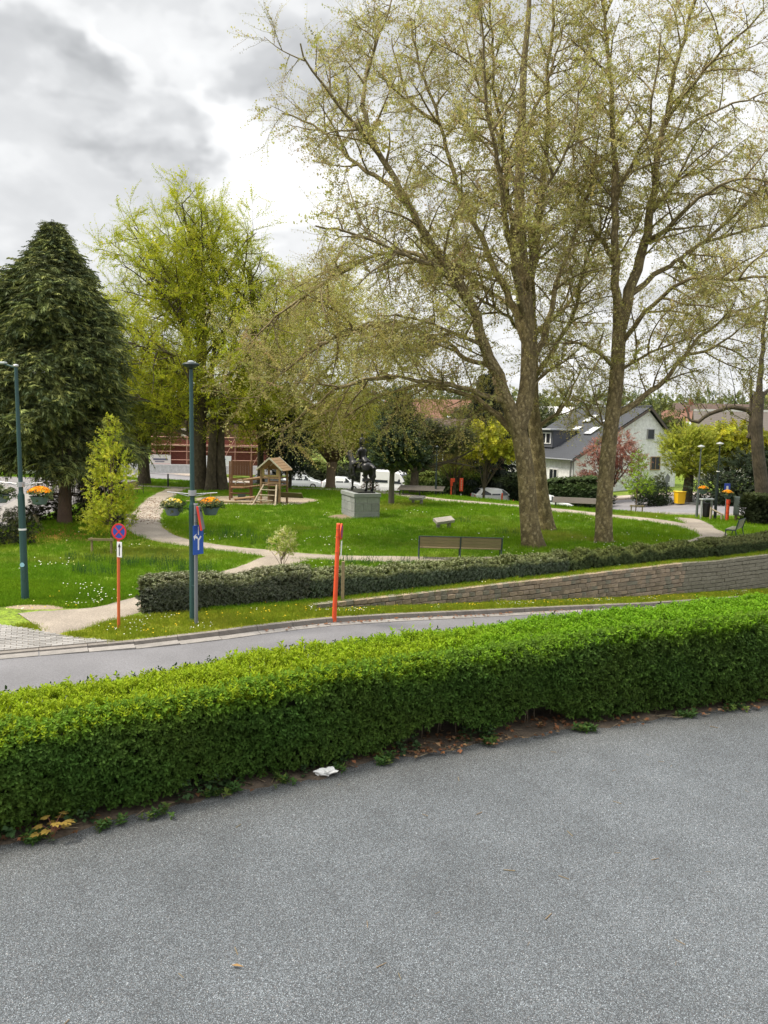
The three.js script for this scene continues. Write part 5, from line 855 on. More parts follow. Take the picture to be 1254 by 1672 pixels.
{ const t = thing('utility_cabinet', 'slim grey-green cabinet on a post beside the box hedge', 'cabinet', [20.75, groundH(20.75, -45.2), -45.2], -.4); mesh('body', rbox(.32, 1.1, .22, .02, 0, .95, 0), mat(.1, .13, .12, .6), t); mesh('post', box(.16, .6, .12, 0, .15, 0), M.greyWood, t); mesh('door', rbox(.27, .95, .02, .006, 0, .96, .11), mat(.12, .15, .14, .6), t); }
signPost('blue_sign', 'small blue rectangular sign with a white mark above the basket by the box hedge', 20.55, -46.2, 2.2, (t, H) => { mesh('post', cyl(.03, .03, H, 0, -.05, 0, 10), M.grey, t); mesh('panel', rbox(.36, .55, .02, .01, 0, H - .2, .04), mat(.03, .07, .4, .5), t); mesh('mark', [box(.12, .26, .004, 0, H - .2, .052)], M.white, t); });
{ const t = thing('traffic_sign', 'grey back of a pointed street sign on a pole before the clipped bush', 'road sign', [22.0, groundH(22, -60.0), -60]); mesh('post', cyl(.04, .04, 2.3, 0, -.1, 0, 10), M.lampDark, t); mesh('panel', flat([[-.16, -.3], [.16, -.3], [.2, .1], [0, .4], [-.2, .1]], .02, 0).translate(0, 2.1, .04), mat(.16, .18, .17, .6), t); }

// ---------------------------------------------------------------- bins
{ const t = thing('wheelie_bin', 'bright yellow wheelie bin on the grass strip by the linden trunk', 'bin', [22.9, groundH(22.9, -59.6), -59.6], .15); t.scale.setScalar(.86);
  mesh('body', (() => { const g = new RoundedBoxGeometry(.82, 1.05, .78, 1, .04), p = g.attributes.position; for (let i = 0; i < p.count; i++) { const k = .84 + .16 * (p.getY(i) + .52) / 1.05; p.setXYZ(i, p.getX(i) * k, p.getY(i), p.getZ(i) * k); } g.computeVertexNormals(); return g.translate(0, .64, 0); })(), M.yellow, t); mesh('lid', [rbox(.9, .09, .86, .03, 0, 1.19, 0), rbox(.8, .06, .1, .02, 0, 1.2, -.44)], mat(.8, .52, .03, .45), t); for (const s of [-1, 1]) mesh('wheel', cyl(.11, .11, .06, 0, 0, 0, 14).rotateZ(Math.PI / 2).translate(s * .36, .11, -.34), M.tyre, t); mesh('handle', rod([-.3, 1.12, -.5], [.3, 1.12, -.5], .025), mat(.7, .42, .01, .5), t); }
{ const t = thing('litter_bin', 'black litter bin hung in a grey frame beside the path corner', 'bin', [19.15, groundH(19.15, -45.6), -45.6], .3);
  mesh('basket', lathe([[0, .18], [.2, .18], [.25, .25], [.27, 1.0], [.25, 1.02], [.22, .98], [0, .9]], 18).scale(.85, 1, .75), M.black, t); for (const s of [-1, 1]) mesh('frame_post', box(.07, 1.22, .1, s * .36, .6, 0), mat(.33, .36, .35, .6), t); mesh('frame_top', rbox(.86, .08, .34, .02, 0, 1.24, 0), mat(.42, .46, .45, .6), t); }
{ const t = thing('wooden_rail', 'stubby wooden rail between the litter bin and the dark lamp post', 'rail', [19.45, groundH(19.45, -44.9), -44.9], -.5); for (const s of [-1, 1]) mesh('post', cyl(.06, .055, s < 0 ? .85 : .5, s * .3, -.05, 0, 10), M.paleWood, t); mesh('rail', rod([-.3, .7, 0], [.34, .4, 0], .05, .05, 8), M.paleWood, t); }

// ---------------------------------------------------------------- benches and slabs
function slatBench(label, x, z, turn, opt = {}) {
  const t = thing('bench', label, 'bench', [x, groundH(x, z), z], turn); const L = opt.L ?? 1.6, n = opt.bays ?? 2, iron = opt.iron ?? mat(.035, .055, .055, .5), wd = opt.wood ?? M.greyWood;
  for (let i = 0; i <= n; i++) { const px = -L * n / 2 + L * i; mesh('leg_frame', [rod([px, 0, .26], [px, .44, .22], .024), rod([px, 0, -.3], [px, .44, -.2], .024), rod([px, .42, .26], [px, .42, -.2], .022), rod([px, .4, -.2], [px, .9, -.32], .028)], iron, t); if (opt.arms !== false && (i === 0 || i === n)) mesh('armrest', [rod([px, .44, .22], [px, .64, .24], .02), rbox(.06, .03, .5, .01, px, .655, .0)], iron, t); }
  for (let b = 0; b < n; b++) { const cx = -L * n / 2 + L * (b + .5); for (let s = 0; s < 4; s++) mesh('seat_slat', rbox(L - .05, .035, .095, .008, cx, .45, .2 - .115 * s), wd, t); for (let s = 0; s < 3; s++) mesh('back_slat', rbox(L - .05, .13, .03, .008, cx, .555 + .135 * s, -.215 - .036 * s, 0, -.24), wd, t); mesh('back_rail', rbox(L, .025, .04, .006, cx, .905, -.315), iron, t); }
  return t;
}
slatBench('double park bench seen from behind between the low hedge and the leaning plane tree', 2.92, -29.05, Math.PI - .02, { L: 1.56 });
slatBench('worn grey bench standing at an angle on the grass near the path corner', 17.1, -37.3, -2.2, { L: 1.5, bays: 1, wood: mat(.3, .3, .2, .9, { map: woodMap }), arms: false });
slatBench('dark bench beside the leaf-strewn path under the mossy tree', -16.9, -51.6, 1.25, { L: 1.6, bays: 1, iron: M.black });
function slatTable(label, x, z, turn, L, W, lift) {
  const y = groundH(x, z), t = thing('slatted_bench', label, 'bench', [x, y, z], turn);
  for (let s = 0; s < 7; s++) mesh('slat', rbox(L, .05, W / 7 - .03, .01, 0, lift + .035 * s, W / 2 - W / 7 * (s + .5)), mat(.17, .15, .125, .85, { map: woodMap }), t);
  for (const sx of [-1, 0, 1]) { mesh('leg', box(.07, lift, .07, sx * (L / 2 - .2), lift / 2 - .03, W / 2 - .1), M.black, t); mesh('leg', box(.07, lift + .2, .07, sx * (L / 2 - .2), lift / 2, -W / 2 + .15), M.black, t); }
}
slatTable('broad tiered slatted bench beside the thin dark lamp post', 2.75, -57.4, -.2, 3.4, 1.6, .42);
slatTable('broad tiered slatted bench beside the tall forked plane trunk', 12.7, -50.2, -.25, 3.3, 1.5, .42);
for (const [label, x, z, turn, tilt] of [['tilted pale stone slab on a short stand behind the double bench', 3.0, -38.2, .5, .35], ['second tilted stone slab, farther back towards the lamp by the brick house', 2.15, -50.2, -.6, .3]]) {
  const t = thing('tilted_slab', label, 'stone slab', [x, groundH(x, z), z], turn); mesh('slab', rbox(1.05, .16, .42, .02, 0, .42, 0, 0, tilt * 1.2, .08), mat(.44, .41, .36, .85, { map: stoneMap }), t); for (const s of [-1, 1]) mesh('leg', box(.09, .38, .22, s * .32, .18, -.02), mat(.2, .18, .16, .9), t);
}
{ const t = thing('stone_step', 'small grey stone slab on posts in the grass behind the yellow-green sapling', 'stone slab', [-12.1, groundH(-12.1, -35.6), -35.6], .3); mesh('slab', rbox(1.1, .12, .4, .02, 0, .38, 0), mat(.3, .29, .25, .9, { map: stoneMap }), t); for (const s of [-1, 1]) mesh('leg', box(.1, .34, .3, s * .38, .16, 0), mat(.2, .19, .16, .9), t); }
// stakes round the saplings
for (const [label, x, z] of [['wooden stake frame round the yellow-green sapling', -10.5, -28.4], ['wooden stake frame at the foot of the bright green sapling', 16.4, -49.8]]) { const t = thing('stake_frame', label, 'stake frame', [x, groundH(x, z), z]); for (const s of [-1, 1]) mesh('stake', cyl(.045, .04, .72, s * .36, -.1, 0, 9), M.greyWood, t); mesh('rail', rbox(.95, .09, .05, .01, 0, .55, .05), M.greyWood, t); }
{ const p = mesh('leaning_stake', rod([-15.1, .1, -33.8], [-15.5, .85, -33.9], .07, .065, 8), M.greyWood); tag(p, 'leaning wooden stake beside the conifer trunk', 'post'); }

// ---------------------------------------------------------------- playground
function playTower(label, x, z, turn, roof) {
  const t = thing('play_tower', label, 'play tower', [x, groundH(x, z) + .02, z], turn), W = roof ? .62 : .66, H = roof ? 2.35 : 2.55, wd = roof ? M.wood : mat(.23, .115, .055, .85, { map: woodMap });
  for (const a of [-1, 1]) for (const b of [-1, 1]) mesh('post', box(.11, H, .11, a * W, H / 2 - .03, b * W), wd, t);
  for (let i = 0; i < 6; i++) mesh('floor_board', rbox(W * 2 + .1, .05, .2, .008, 0, roof ? 1.15 : .78, -W + .11 + i * (W * 2 - .2) / 5), wd, t);
  for (const [yy] of [[roof ? 1.32 : .98], [roof ? 1.62 : 1.3]]) for (const b of [-1, 1]) mesh('rail', rbox(W * 2, .09, .05, .01, 0, yy, b * W), wd, t);
  if (!roof) { for (let i = 0; i < 7; i++) for (const b of [-1]) mesh('panel_board', rbox(.17, .95, .03, .005, -W + .13 + i * .175, 1.98, b * W + .08), M.brownWood, t); for (let i = 0; i < 7; i++) mesh('panel_board', rbox(.03, .95, .17, .005, W - .02, 1.98, -W + .13 + i * .175), M.brownWood, t); mesh('arch', new THREE.TorusGeometry(.3, .04, 8, 16, Math.PI).translate(0, 1.02, W + .02), M.paleWood, t); mesh('lower_seat', rbox(W * 1.9, .08, .4, .01, 0, .42, .4), wd, t); mesh('crawl_panel', rbox(.5, .4, .05, .01, .1, .2, W), mat(.06, .08, .06, .8), t); }
  else {
    const rr = mat(.5, .47, .36, .85, { map: woodMap });
    for (const s of [-1, 1]) for (let i = 0; i < 5; i++) mesh('roof_board', rbox(.22, .035, 1.6, .006, s * (.1 + .18 * i), 2.78 - .155 * i, 0, 0, 0, -s * .71), i ? wd : wd, t);
    for (const s of [-1, 1]) for (const b of [-1, 1]) mesh('roof_edge', rbox(1.15, .09, .04, .006, s * .42, 2.5, b * .83, 0, 0, -s * .71), rr, t);
    for (const b of [-1]) mesh('gable_panel', [flat([[-W, 2.1], [W, 2.1], [W, 2.2], [0, 2.72], [-W, 2.2]], .04, b * W - .02)], mat(.32, .2, .09, .85, { map: woodMap }), t);
    mesh('window_panel', [rbox(.22, .5, .04, .01, -.5, 1.95, W), rbox(.22, .5, .04, .01, .5, 1.95, W), rbox(.78, .12, .04, .01, 0, 1.76, W)], mat(.36, .26, .1, .85, { map: woodMap }), t);
    for (const s of [-1, 1]) mesh('ladder_rail', rod([s * .42, 1.2, W], [s * .75, -.02, W + 1.0], .06, .06, 8), M.paleWood, t); for (let i = 0; i < 3; i++) mesh('rung', rod([-.5, .3 + .3 * i, W + .78 - .25 * i], [.5, .3 + .3 * i, W + .78 - .25 * i], .03), M.paleWood, t);
    mesh('slide', [rbox(.5, .04, 1.5, .01, W + .5, .55, -.1, 1.57, .0, -.75)], mat(.2, .16, .08, .6), t); mesh('back_panel', rbox(.7, .9, .05, .01, 0, .55, 0), mat(.13, .09, .045, .9), t);
  }
  return t;
}
playTower('brown boarded play tower with a square top and no roof', -9.45, -50.6, .1, false);
playTower('wooden play tower with a small pointed roof and splayed ladder', -6.95, -48.4, -.25, true);
{ const t = thing('play_bridge', 'sloping wooden beams and planks linking the two play towers', 'play equipment', [-8.25, groundH(-8.2, -49.6), -49.6], -.72);
  for (const s of [-1, 1]) mesh('handrail', rod([-.9, 1.35, s * .32], [.9, 1.62, s * .32], .06, .06, 8), M.wood, t); for (let i = 0; i < 8; i++) mesh('plank', rbox(.2, .05, .7, .008, -.85 + .24 * i, .88 + .035 * i, 0), M.wood, t); mesh('balance_beam', rod([-1.1, .12, .9], [1.2, .42, 1.1], .07, .07, 8), M.wood, t); for (const [a, h] of [[-1.05, .2], [1.15, .45]]) mesh('beam_post', cyl(.07, .07, h, a, -.05, a < 0 ? .9 : 1.1, 8), M.wood, t); }
{ const t = thing('sandpit_edge', 'low timber edging round the playground sand', 'edging', [-9.4, groundH(-9.4, -48.3) + .03, -48.2], .08); for (let i = 0; i < 3; i++) mesh('log', rod([-3 + 2 * i, .04, .02 * i], [-1.05 + 2 * i, .04, .02 * i], .07, .07, 8), M.greyWood, t); }
// ---------------------------------------------------------------- equestrian statue
function blob(parts, min, max, cell, k = .05) {   // parts: [x0,y0,z0,r0, x1,y1,z1,r1]
  const size = Math.max(max[0] - min[0], max[1] - min[1], max[2] - min[2]), res = Math.ceil(size / cell), mc = new MarchingCubes(res, new THREE.MeshStandardMaterial(), false, false, 200000), c = min.map((v, i) => (v + max[i]) / 2), half = res / 2;
  const segs = parts.map((a) => { const dx = a[4] - a[0], dy = a[5] - a[1], dz = a[6] - a[2]; return [...a, dx, dy, dz, dx * dx + dy * dy + dz * dz || 1e-9]; });
  for (let z = 0; z < res; z++) for (let y = 0; y < res; y++) for (let x = 0; x < res; x++) {
    const px = c[0] + (x - half) / half * size / 2, py = c[1] + (y - half) / half * size / 2, pz = c[2] + (z - half) / half * size / 2; let d = 9;
    for (const s of segs) { const ax = px - s[0], ay = py - s[1], az = pz - s[2], t = clamp((ax * s[8] + ay * s[9] + az * s[10]) / s[11], 0, 1), e = Math.hypot(ax - s[8] * t, ay - s[9] * t, az - s[10] * t) - lerp(s[3], s[7], t), h = clamp(.5 + .5 * (d - e) / k, 0, 1); d = lerp(d, e, h) - k * h * (1 - h); }
    mc.field[x + y * res + z * res * res] = -d;
  }
  mc.isolation = 0; mc.update();
  const n = mc.count ?? mc.geometry.drawRange.count, P = new Float32Array(n * 3), N = new Float32Array(n * 3);
  for (let i = 0; i < n; i++) for (let a = 0; a < 3; a++) { P[i * 3 + a] = c[a] + mc.positionArray[i * 3 + a] * size / 2; N[i * 3 + a] = mc.normalArray[i * 3 + a]; }
  const g = new THREE.BufferGeometry(); g.setAttribute('position', new THREE.BufferAttribute(P, 3)); g.setAttribute('normal', new THREE.BufferAttribute(N, 3)); return g;
}
{
  const yaw = Math.atan2(.94, -.34), x0 = -1.33, z0 = -42.75, t = thing('equestrian_statue', 'dark bronze rider on a prancing horse, on a grey stone plinth in the lawn', 'statue', [x0, groundH(x0, z0), z0], yaw); t.scale.setScalar(1.06);
  // plinth: local x runs along the horse; rows of stone slabs round a core
  const Lp = 2.3, Wp = 1.36, Hp = 1.28; mesh('plinth_core', box(Lp - .06, Hp, Wp - .06, 0, Hp / 2 - .04, 0), M.joint, t);
  const R = rng(301), ms = [.9, 1, 1.1].map((k) => { const m = M.plinth.clone(); m.color.multiplyScalar(k); return m; }), slab = (w, h, d, x, y, z) => mesh('stone_slab', rbox(w, h, d, .008, x, y, z), ms[Math.floor(R() * 3)], t);
  for (const [y, h, nx, nz] of [[.15, .34, 2, 1], [.55, .44, 4, 3], [.93, .3, 3, 2]]) {
    for (const s of [-1, 1]) { for (let i = 0; i < nx; i++) slab(Lp / nx - .015, h - .015, .05, -Lp / 2 + Lp / nx * (i + .5), y, s * (Wp / 2 - .02)); for (let i = 0; i < nz; i++) slab(.05, h - .015, (Wp - .1) / nz - .015, s * (Lp / 2 - .02), y, -(Wp - .1) / 2 + (Wp - .1) / nz * (i + .5)); }
  }
  mesh('cornice', rbox(Lp + .1, .2, Wp + .1, .015, 0, 1.19, 0), ms[1], t);
  mesh('base_plate', rbox(Lp - .2, .06, Wp - .45, .01, 0, 1.32, 0), M.bronze, t);
  const y = 1.35, a = (x, yy, z, r, x2, y2, z2, r2) => [x, y + yy, z, r, x2, y + y2, z2, r2];
  const horse = blob([
    a(-.5, 1.22, 0, .28, .42, 1.24, 0, .27), a(-.62, 1.2, .1, .24, -.5, 1.25, -.1, .24), a(.42, 1.24, 0, .27, .62, 1.3, 0, .22),
    a(.58, 1.36, 0, .2, .86, 1.78, 0, .14), a(.86, 1.78, 0, .13, .92, 1.92, 0, .11), a(.92, 1.92, 0, .105, 1.12, 1.74, 0, .08), a(1.12, 1.74, 0, .08, 1.2, 1.62, 0, .06), a(.88, 1.98, .05, .035, .9, 2.1, .06, .01), a(.88, 1.98, -.05, .035, .9, 2.1, -.06, .01), a(.55, 1.55, 0, .07, .82, 1.98, 0, .05),
    // hind legs
    a(-.6, 1.1, .14, .2, -.62, .8, .15, .115), a(-.62, .8, .15, .105, -.8, .52, .15, .065), a(-.8, .52, .15, .06, -.76, .14, .15, .045), a(-.76, .14, .15, .05, -.7, .03, .15, .06), a(-.7, .03, .15, .06, -.66, .02, .15, .05),
    a(-.56, 1.1, -.14, .2, -.5, .8, -.15, .115), a(-.5, .8, -.15, .105, -.66, .52, -.15, .065), a(-.66, .52, -.15, .06, -.6, .14, -.15, .045), a(-.6, .14, -.15, .05, -.54, .03, -.15, .06), a(-.54, .03, -.15, .06, -.5, .02, -.15, .05),
    // standing foreleg and raised foreleg
    a(.5, 1.1, -.13, .15, .5, .74, -.13, .085), a(.5, .74, -.13, .08, .5, .42, -.13, .055), a(.5, .42, -.13, .058, .49, .12, -.13, .042), a(.49, .12, -.13, .05, .54, .03, -.13, .06),
    a(.55, 1.1, .14, .15, .86, .98, .15, .085), a(.86, .98, .15, .075, 1.0, .9, .15, .06), a(1.0, .9, .15, .058, .82, .66, .15, .042), a(.82, .66, .15, .05, .74, .64, .15, .055),
    // tail
    a(-.82, 1.34, 0, .06, -1.0, 1.2, 0, .09), a(-1.0, 1.2, 0, .09, -1.04, .8, 0, .075), a(-1.04, .8, 0, .07, -1.0, .48, 0, .02),
  ], [-1.25, y - .1, -.5], [1.35, y + 2.25, .5], .03, .07);
  horse.rotateY(.42); mesh('horse', horse, M.bronze, t);
  const rider = blob([
    a(-.12, 1.5, 0, .2, -.1, 1.72, 0, .18), a(-.1, 1.72, 0, .18, -.06, 2.06, 0, .22), a(-.06, 2.08, -.18, .1, -.06, 2.08, .18, .1), a(-.05, 2.12, 0, .1, -.04, 2.28, 0, .07), a(-.03, 2.38, 0, .11, -.01, 2.36, 0, .105), a(.06, 2.35, 0, .06, .1, 2.34, 0, .035),
    // thighs, shins, boots
    a(-.1, 1.52, .18, .13, .22, 1.36, .34, .105), a(.22, 1.36, .34, .095, .14, .94, .36, .07), a(.14, .94, .36, .07, .1, .8, .36, .06), a(.1, .8, .36, .055, .28, .76, .38, .045),
    a(-.1, 1.52, -.18, .13, .22, 1.36, -.34, .105), a(.22, 1.36, -.34, .095, .14, .94, -.36, .07), a(.14, .94, -.36, .07, .1, .8, -.36, .06), a(.1, .8, -.36, .055, .28, .76, -.38, .045),
    // arms to the reins
    a(-.06, 2.06, .24, .085, -.02, 1.8, .32, .07), a(-.02, 1.8, .32, .065, .26, 1.72, .14, .05), a(.26, 1.72, .14, .05, .33, 1.72, .1, .045),
    a(-.06, 2.06, -.24, .085, -.06, 1.78, -.34, .07), a(-.06, 1.78, -.34, .065, .2, 1.66, -.22, .05), a(.2, 1.66, -.22, .05, .28, 1.64, -.18, .045),
    // coat tails over the rump
    a(-.24, 1.6, 0, .18, -.5, 1.52, .14, .08), a(-.24, 1.6, 0, .18, -.5, 1.52, -.14, .08), a(-.1, 1.5, .2, .1, -.25, 1.2, .33, .06), a(-.1, 1.5, -.2, .1, -.25, 1.2, -.33, .06),
  ], [-.8, y + .6, -.6], [.6, y + 2.6, .6], .028, .05);
  rider.rotateY(.42); mesh('rider', rider, M.bronze, t);
  mesh('tall_hat', [lathe([[0, 0], [.125, 0], [.14, .08], [.13, .26], [.1, .34], [0, .36]], 16).translate(-.03, y + 2.42, 0), lathe([[0, 0], [.03, .02], [.05, .14], [.02, .26], [0, .28]], 10).translate(-.03, y + 2.74, 0)].map((g) => g.rotateY(.42)), M.bronze, t);
  mesh('saddle_cloth', [lathe([[.3, 0], [.305, .02], [.31, .3], [.3, .32], [.29, .3], [.29, .02], [.3, 0]], 20).rotateZ(Math.PI / 2).translate(.02, y + 1.25, 0).rotateY(.42)], mat(.03, .03, .03, .45, { metalness: .3 }), t);
  mesh('sabre', rod([-.1, y + 1.45, .42], [-.62, y + .92, .46], .022, .015, 8).rotateY(.42), M.bronze, t);
}

// ---------------------------------------------------------------- vehicles: body swept from a side profile, length along x
function vehicle(name, label, cat, x, z, turn, o) {
  const t = thing(name, label, cat, [x, o.y ?? (streetY(x) + .07), z], turn), W = o.W, hw = W / 2, body = mat(...o.color, .22, {}); body.metalness = 0; const paint = new THREE.MeshPhysicalMaterial({ color: lin(...o.color), roughness: .35, clearcoat: 1, clearcoatRoughness: .08 });
  // rounded section loft through stations along the profile: [x, bottom, shoulder, top, topHalfWidth]
  const sec = (st, shr) => { const [sx, b, sh, tp, tw] = st, P = []; const ring2 = [[0, b], [hw * .86, b], [hw * .98, b + .12], [hw, lerp(b, sh, .6)], [hw * .97, sh], [tw + .03, lerp(sh, tp, .92)], [tw * .85, tp], [0, tp + .01]]; for (const [w, yy] of ring2) P.push(V3(sx, yy, w * (st[5] ?? 1))); for (let i = ring2.length - 2; i > 0; i--) P.push(V3(sx, ring2[i][1], -ring2[i][0] * (st[5] ?? 1))); return P; };
  const loft = (sts) => { const b = new MB(), S = sts.map(sec), n = S[0].length; for (let i = 0; i < S.length - 1; i++) for (let k = 0; k < n; k++) { const k2 = (k + 1) % n; b.tri(S[i][k], S[i + 1][k], S[i][k2]); b.tri(S[i][k2], S[i + 1][k], S[i + 1][k2]); } for (const e of [0, S.length - 1]) for (let k = 1; k < n - 1; k++) e ? b.tri(S[e][0], S[e][k + 1], S[e][k]) : b.tri(S[e][0], S[e][k], S[e][k + 1]); return b.build(); };
  mesh('body', loft(o.st), paint, t);
  for (const [geo] of o.glass.map((g) => [g])) mesh('window', geo, M.glass, t);
  for (const wx of o.wheels) for (const s of [-1, 1]) { const w = mesh('wheel', cyl(.32, .32, .2, 0, -.1, 0, 18).rotateX(Math.PI / 2).translate(wx, .32, s * (hw - .1)), M.tyre, t); mesh('rim', cyl(.2, .2, .21, 0, -.105, 0, 14).rotateX(Math.PI / 2).translate(wx, .32, s * (hw - .1) + s * .005), M.steel, w); }
  for (const s of [-1, 1]) { mesh('headlight', rbox(.12, .13, .32, .03, o.front, o.lamp ?? .68, s * (hw - .3)), mat(.7, .72, .75, .15), t); mesh('tail_light', rbox(.08, .2, .2, .03, o.rear, (o.lamp ?? .68) + .15, s * (hw - .2)), mat(.35, .01, .01, .3), t); mesh('mirror', rbox(.1, .13, .18, .03, o.mirror, o.mirrorY ?? .98, s * (hw + .1)), body, t); }
  return t;
}
const pane = (pts, z, s) => flat(pts, .02, 0).translate(0, 0, s > 0 ? z : -z - .02);
function quadPane(a, b, c, d) { const m = new MB(), A = V3(...a), B = V3(...b), C = V3(...c), D = V3(...d); m.tri(A, B, C); m.tri(A, C, D); return m.build(); }
function car(label, x, z, turn, color, y) {
  const W = 1.78, g = [];
  for (const s of [-1, 1]) { const q = (x0, x1, x2, x3) => { const zb = s * (W / 2 * .975 + .004), zt = s * (.665), P = [[x0, .93, zb], [x1, .93, zb], [x2, 1.37, zt], [x3, 1.37, zt]]; g.push(s > 0 ? quadPane(...P) : quadPane(...P.reverse())); }; q(-1.55, -.62, -.62, -1.25); q(-.55, .2, .2, -.55); q(.27, 1.0, .45, .27); }
  g.push(quadPane([1.12, .95, .74], [1.12, .95, -.74], [.5, 1.39, -.58], [.5, 1.39, .58]).translate(.02, .02, 0), quadPane([-1.93, .98, -.68], [-1.93, .98, .68], [-1.5, 1.4, .56], [-1.5, 1.4, -.56]).translate(-.02, .02, 0));
  return vehicle('parked_car', label, 'car', x, z, turn, { W, color, y, front: 2.02, rear: -2.02, mirror: .85, wheels: [1.28, -1.28], glass: g, st: [[-2.05, .4, .6, .75, .6, .86], [-2.0, .24, .85, .98, .7, .94], [-1.9, .2, .93, 1.02, .72], [-1.45, .2, .93, 1.42, .62], [-.6, .2, .92, 1.49, .64], [.1, .2, .92, 1.48, .64], [.5, .2, .92, 1.4, .62], [1.15, .2, .9, .98, .72], [1.7, .2, .82, .88, .7], [2.0, .26, .66, .74, .62, .92], [2.08, .36, .5, .58, .5, .84]] });
}
car('white car with only its roof and windows showing over the bank before the spruce', 9.7, -66.9, .12, [.7, .72, .73]);
car('white and dark car nosing out from behind the plane trunks beside the brown paving', 12.9, -60.6, -.35, [.72, .74, .75]);
car('pale silver car parked behind the yew across the street', -8.6, -80.5, -.1, [.55, .58, .6]);
car('dark grey car beside the pale silver car near the yew', -11.8, -80.6, -.08, [.06, .065, .07]);
car('white car parked beside the pollarded stump', -4.3, -79, -.12, [.7, .72, .73]);
car('white car parked on the far side of the sett yard behind the conifer', -31.6, -69.5, .2, [.7, .71, .72], .05);
car('black car half hidden by the broad slatted bench near the low dark tree', 4.4, -74.6, -.1, [.02, .02, .022]);
{
  const W = 2.0, g = [], z1 = W / 2 * .985;
  for (const s of [-1, 1]) { const q = (x0, x1, y0, y1, x2 = x1, x3 = x0) => { const P = [[x0, y0, s * (z1 + .006)], [x1, y0, s * (z1 + .006)], [x2, y1, s * (.9)], [x3, y1, s * (.9)]]; g.push(s > 0 ? quadPane(...P) : quadPane(...P.reverse())); }; q(-2.5, -1.5, 1.25, 1.95); q(-1.25, .25, 1.25, 1.95); q(.6, 1.75, 1.2, 1.9, 1.35, .6); }
  g.push(quadPane([2.0, 1.3, .82], [2.0, 1.3, -.82], [1.5, 2.05, -.76], [1.5, 2.05, .76]).translate(.05, .04, 0));
  vehicle('minibus', 'white minibus with dark side windows parked behind the statue', 'minibus', .45, -76.2, -.42, { W, color: [.78, .79, .8], front: 2.62, rear: -2.72, lamp: .82, mirror: 1.7, mirrorY: 1.4, wheels: [1.75, -1.7], glass: g, st: [[-2.75, .35, 1.1, 2.2, .82, .95], [-2.7, .3, 1.15, 2.38, .88], [-1, .3, 1.15, 2.46, .9], [.8, .3, 1.15, 2.42, .9], [1.45, .3, 1.15, 2.2, .86], [2.05, .3, 1.1, 1.32, .84], [2.5, .34, .95, 1.12, .8, .97], [2.68, .42, .7, .85, .7, .9]] });
}

// ---------------------------------------------------------------- houses
function wallPoly(pts, th, m, parent, name = 'wall') { const g = new THREE.ExtrudeGeometry(new THREE.Shape(pts.map(([x, y]) => new THREE.Vector2(x, y))), { depth: th, bevelEnabled: false }); return mesh(name, g, m, parent); }
function win(parent, w, h, x, y, z, ry = 0, frame = M.white, cols = 2, rows = 1) {
  const f = new THREE.Group(); f.name = 'window'; f.position.set(x, y, z); f.rotation.y = ry; parent.add(f);
  mesh('frame', [box(w + .12, .07, .1, 0, h / 2 + .02, .03), box(w + .16, .07, .14, 0, -h / 2 - .02, .05), box(.07, h - .02, .1, w / 2 + .02, 0, .03), box(.07, h - .02, .1, -w / 2 - .02, 0, .03), ...Array.from({ length: cols - 1 }, (_, i) => box(.05, h - .02, .07, -w / 2 + w * (i + 1) / cols, 0, .035)), ...Array.from({ length: rows - 1 }, (_, i) => box(w, .05, .06, 0, -h / 2 + h * (i + 1) / rows, .036))], frame, f); mesh('pane', box(w, h, .02, 0, 0, .01), M.glass, f); return f;
}
// courses of tiles on a roof plane: origin at the eave, a = along the eave, b = up the slope
function tiled(parent, o, a, b, course, m, name = 'roof') {
  const A = V3(...a), B = V3(...b), O = V3(...o), L = B.length(), W = A.length(), n = Math.round(L / course), list = [], up = V3().crossVectors(A, B).normalize(); if (up.y < 0) up.negate();
  const bas = new THREE.Matrix4().makeBasis(A.clone().normalize(), up, V3().crossVectors(A.clone().normalize(), up)), bd = B.clone().normalize(), dir = V3().crossVectors(A.clone().normalize(), up).dot(bd) > 0 ? 1 : -1, nt = Math.round(W / .34);
  for (let i = 0; i < n; i++) { // each course a slightly lifted strip with rolls
    const g = new THREE.BoxGeometry(W, .05, course * 1.12, Math.min(nt * 2, 90), 1, 1), p = g.attributes.position; for (let k = 0; k < p.count; k++) { const u = (p.getX(k) / W + .5) * nt; p.setY(k, p.getY(k) + .022 * Math.cos(u * Math.PI * 2)); }
    g.rotateX(-dir * .06); g.computeVertexNormals(); g.applyMatrix4(bas); const c = O.clone().addScaledVector(A, .5).addScaledVector(bd, course * (i + .5)).addScaledVector(up, .06); g.translate(c.x, c.y, c.z); list.push(g);
  }
  return mesh(name, list, m, parent);
}
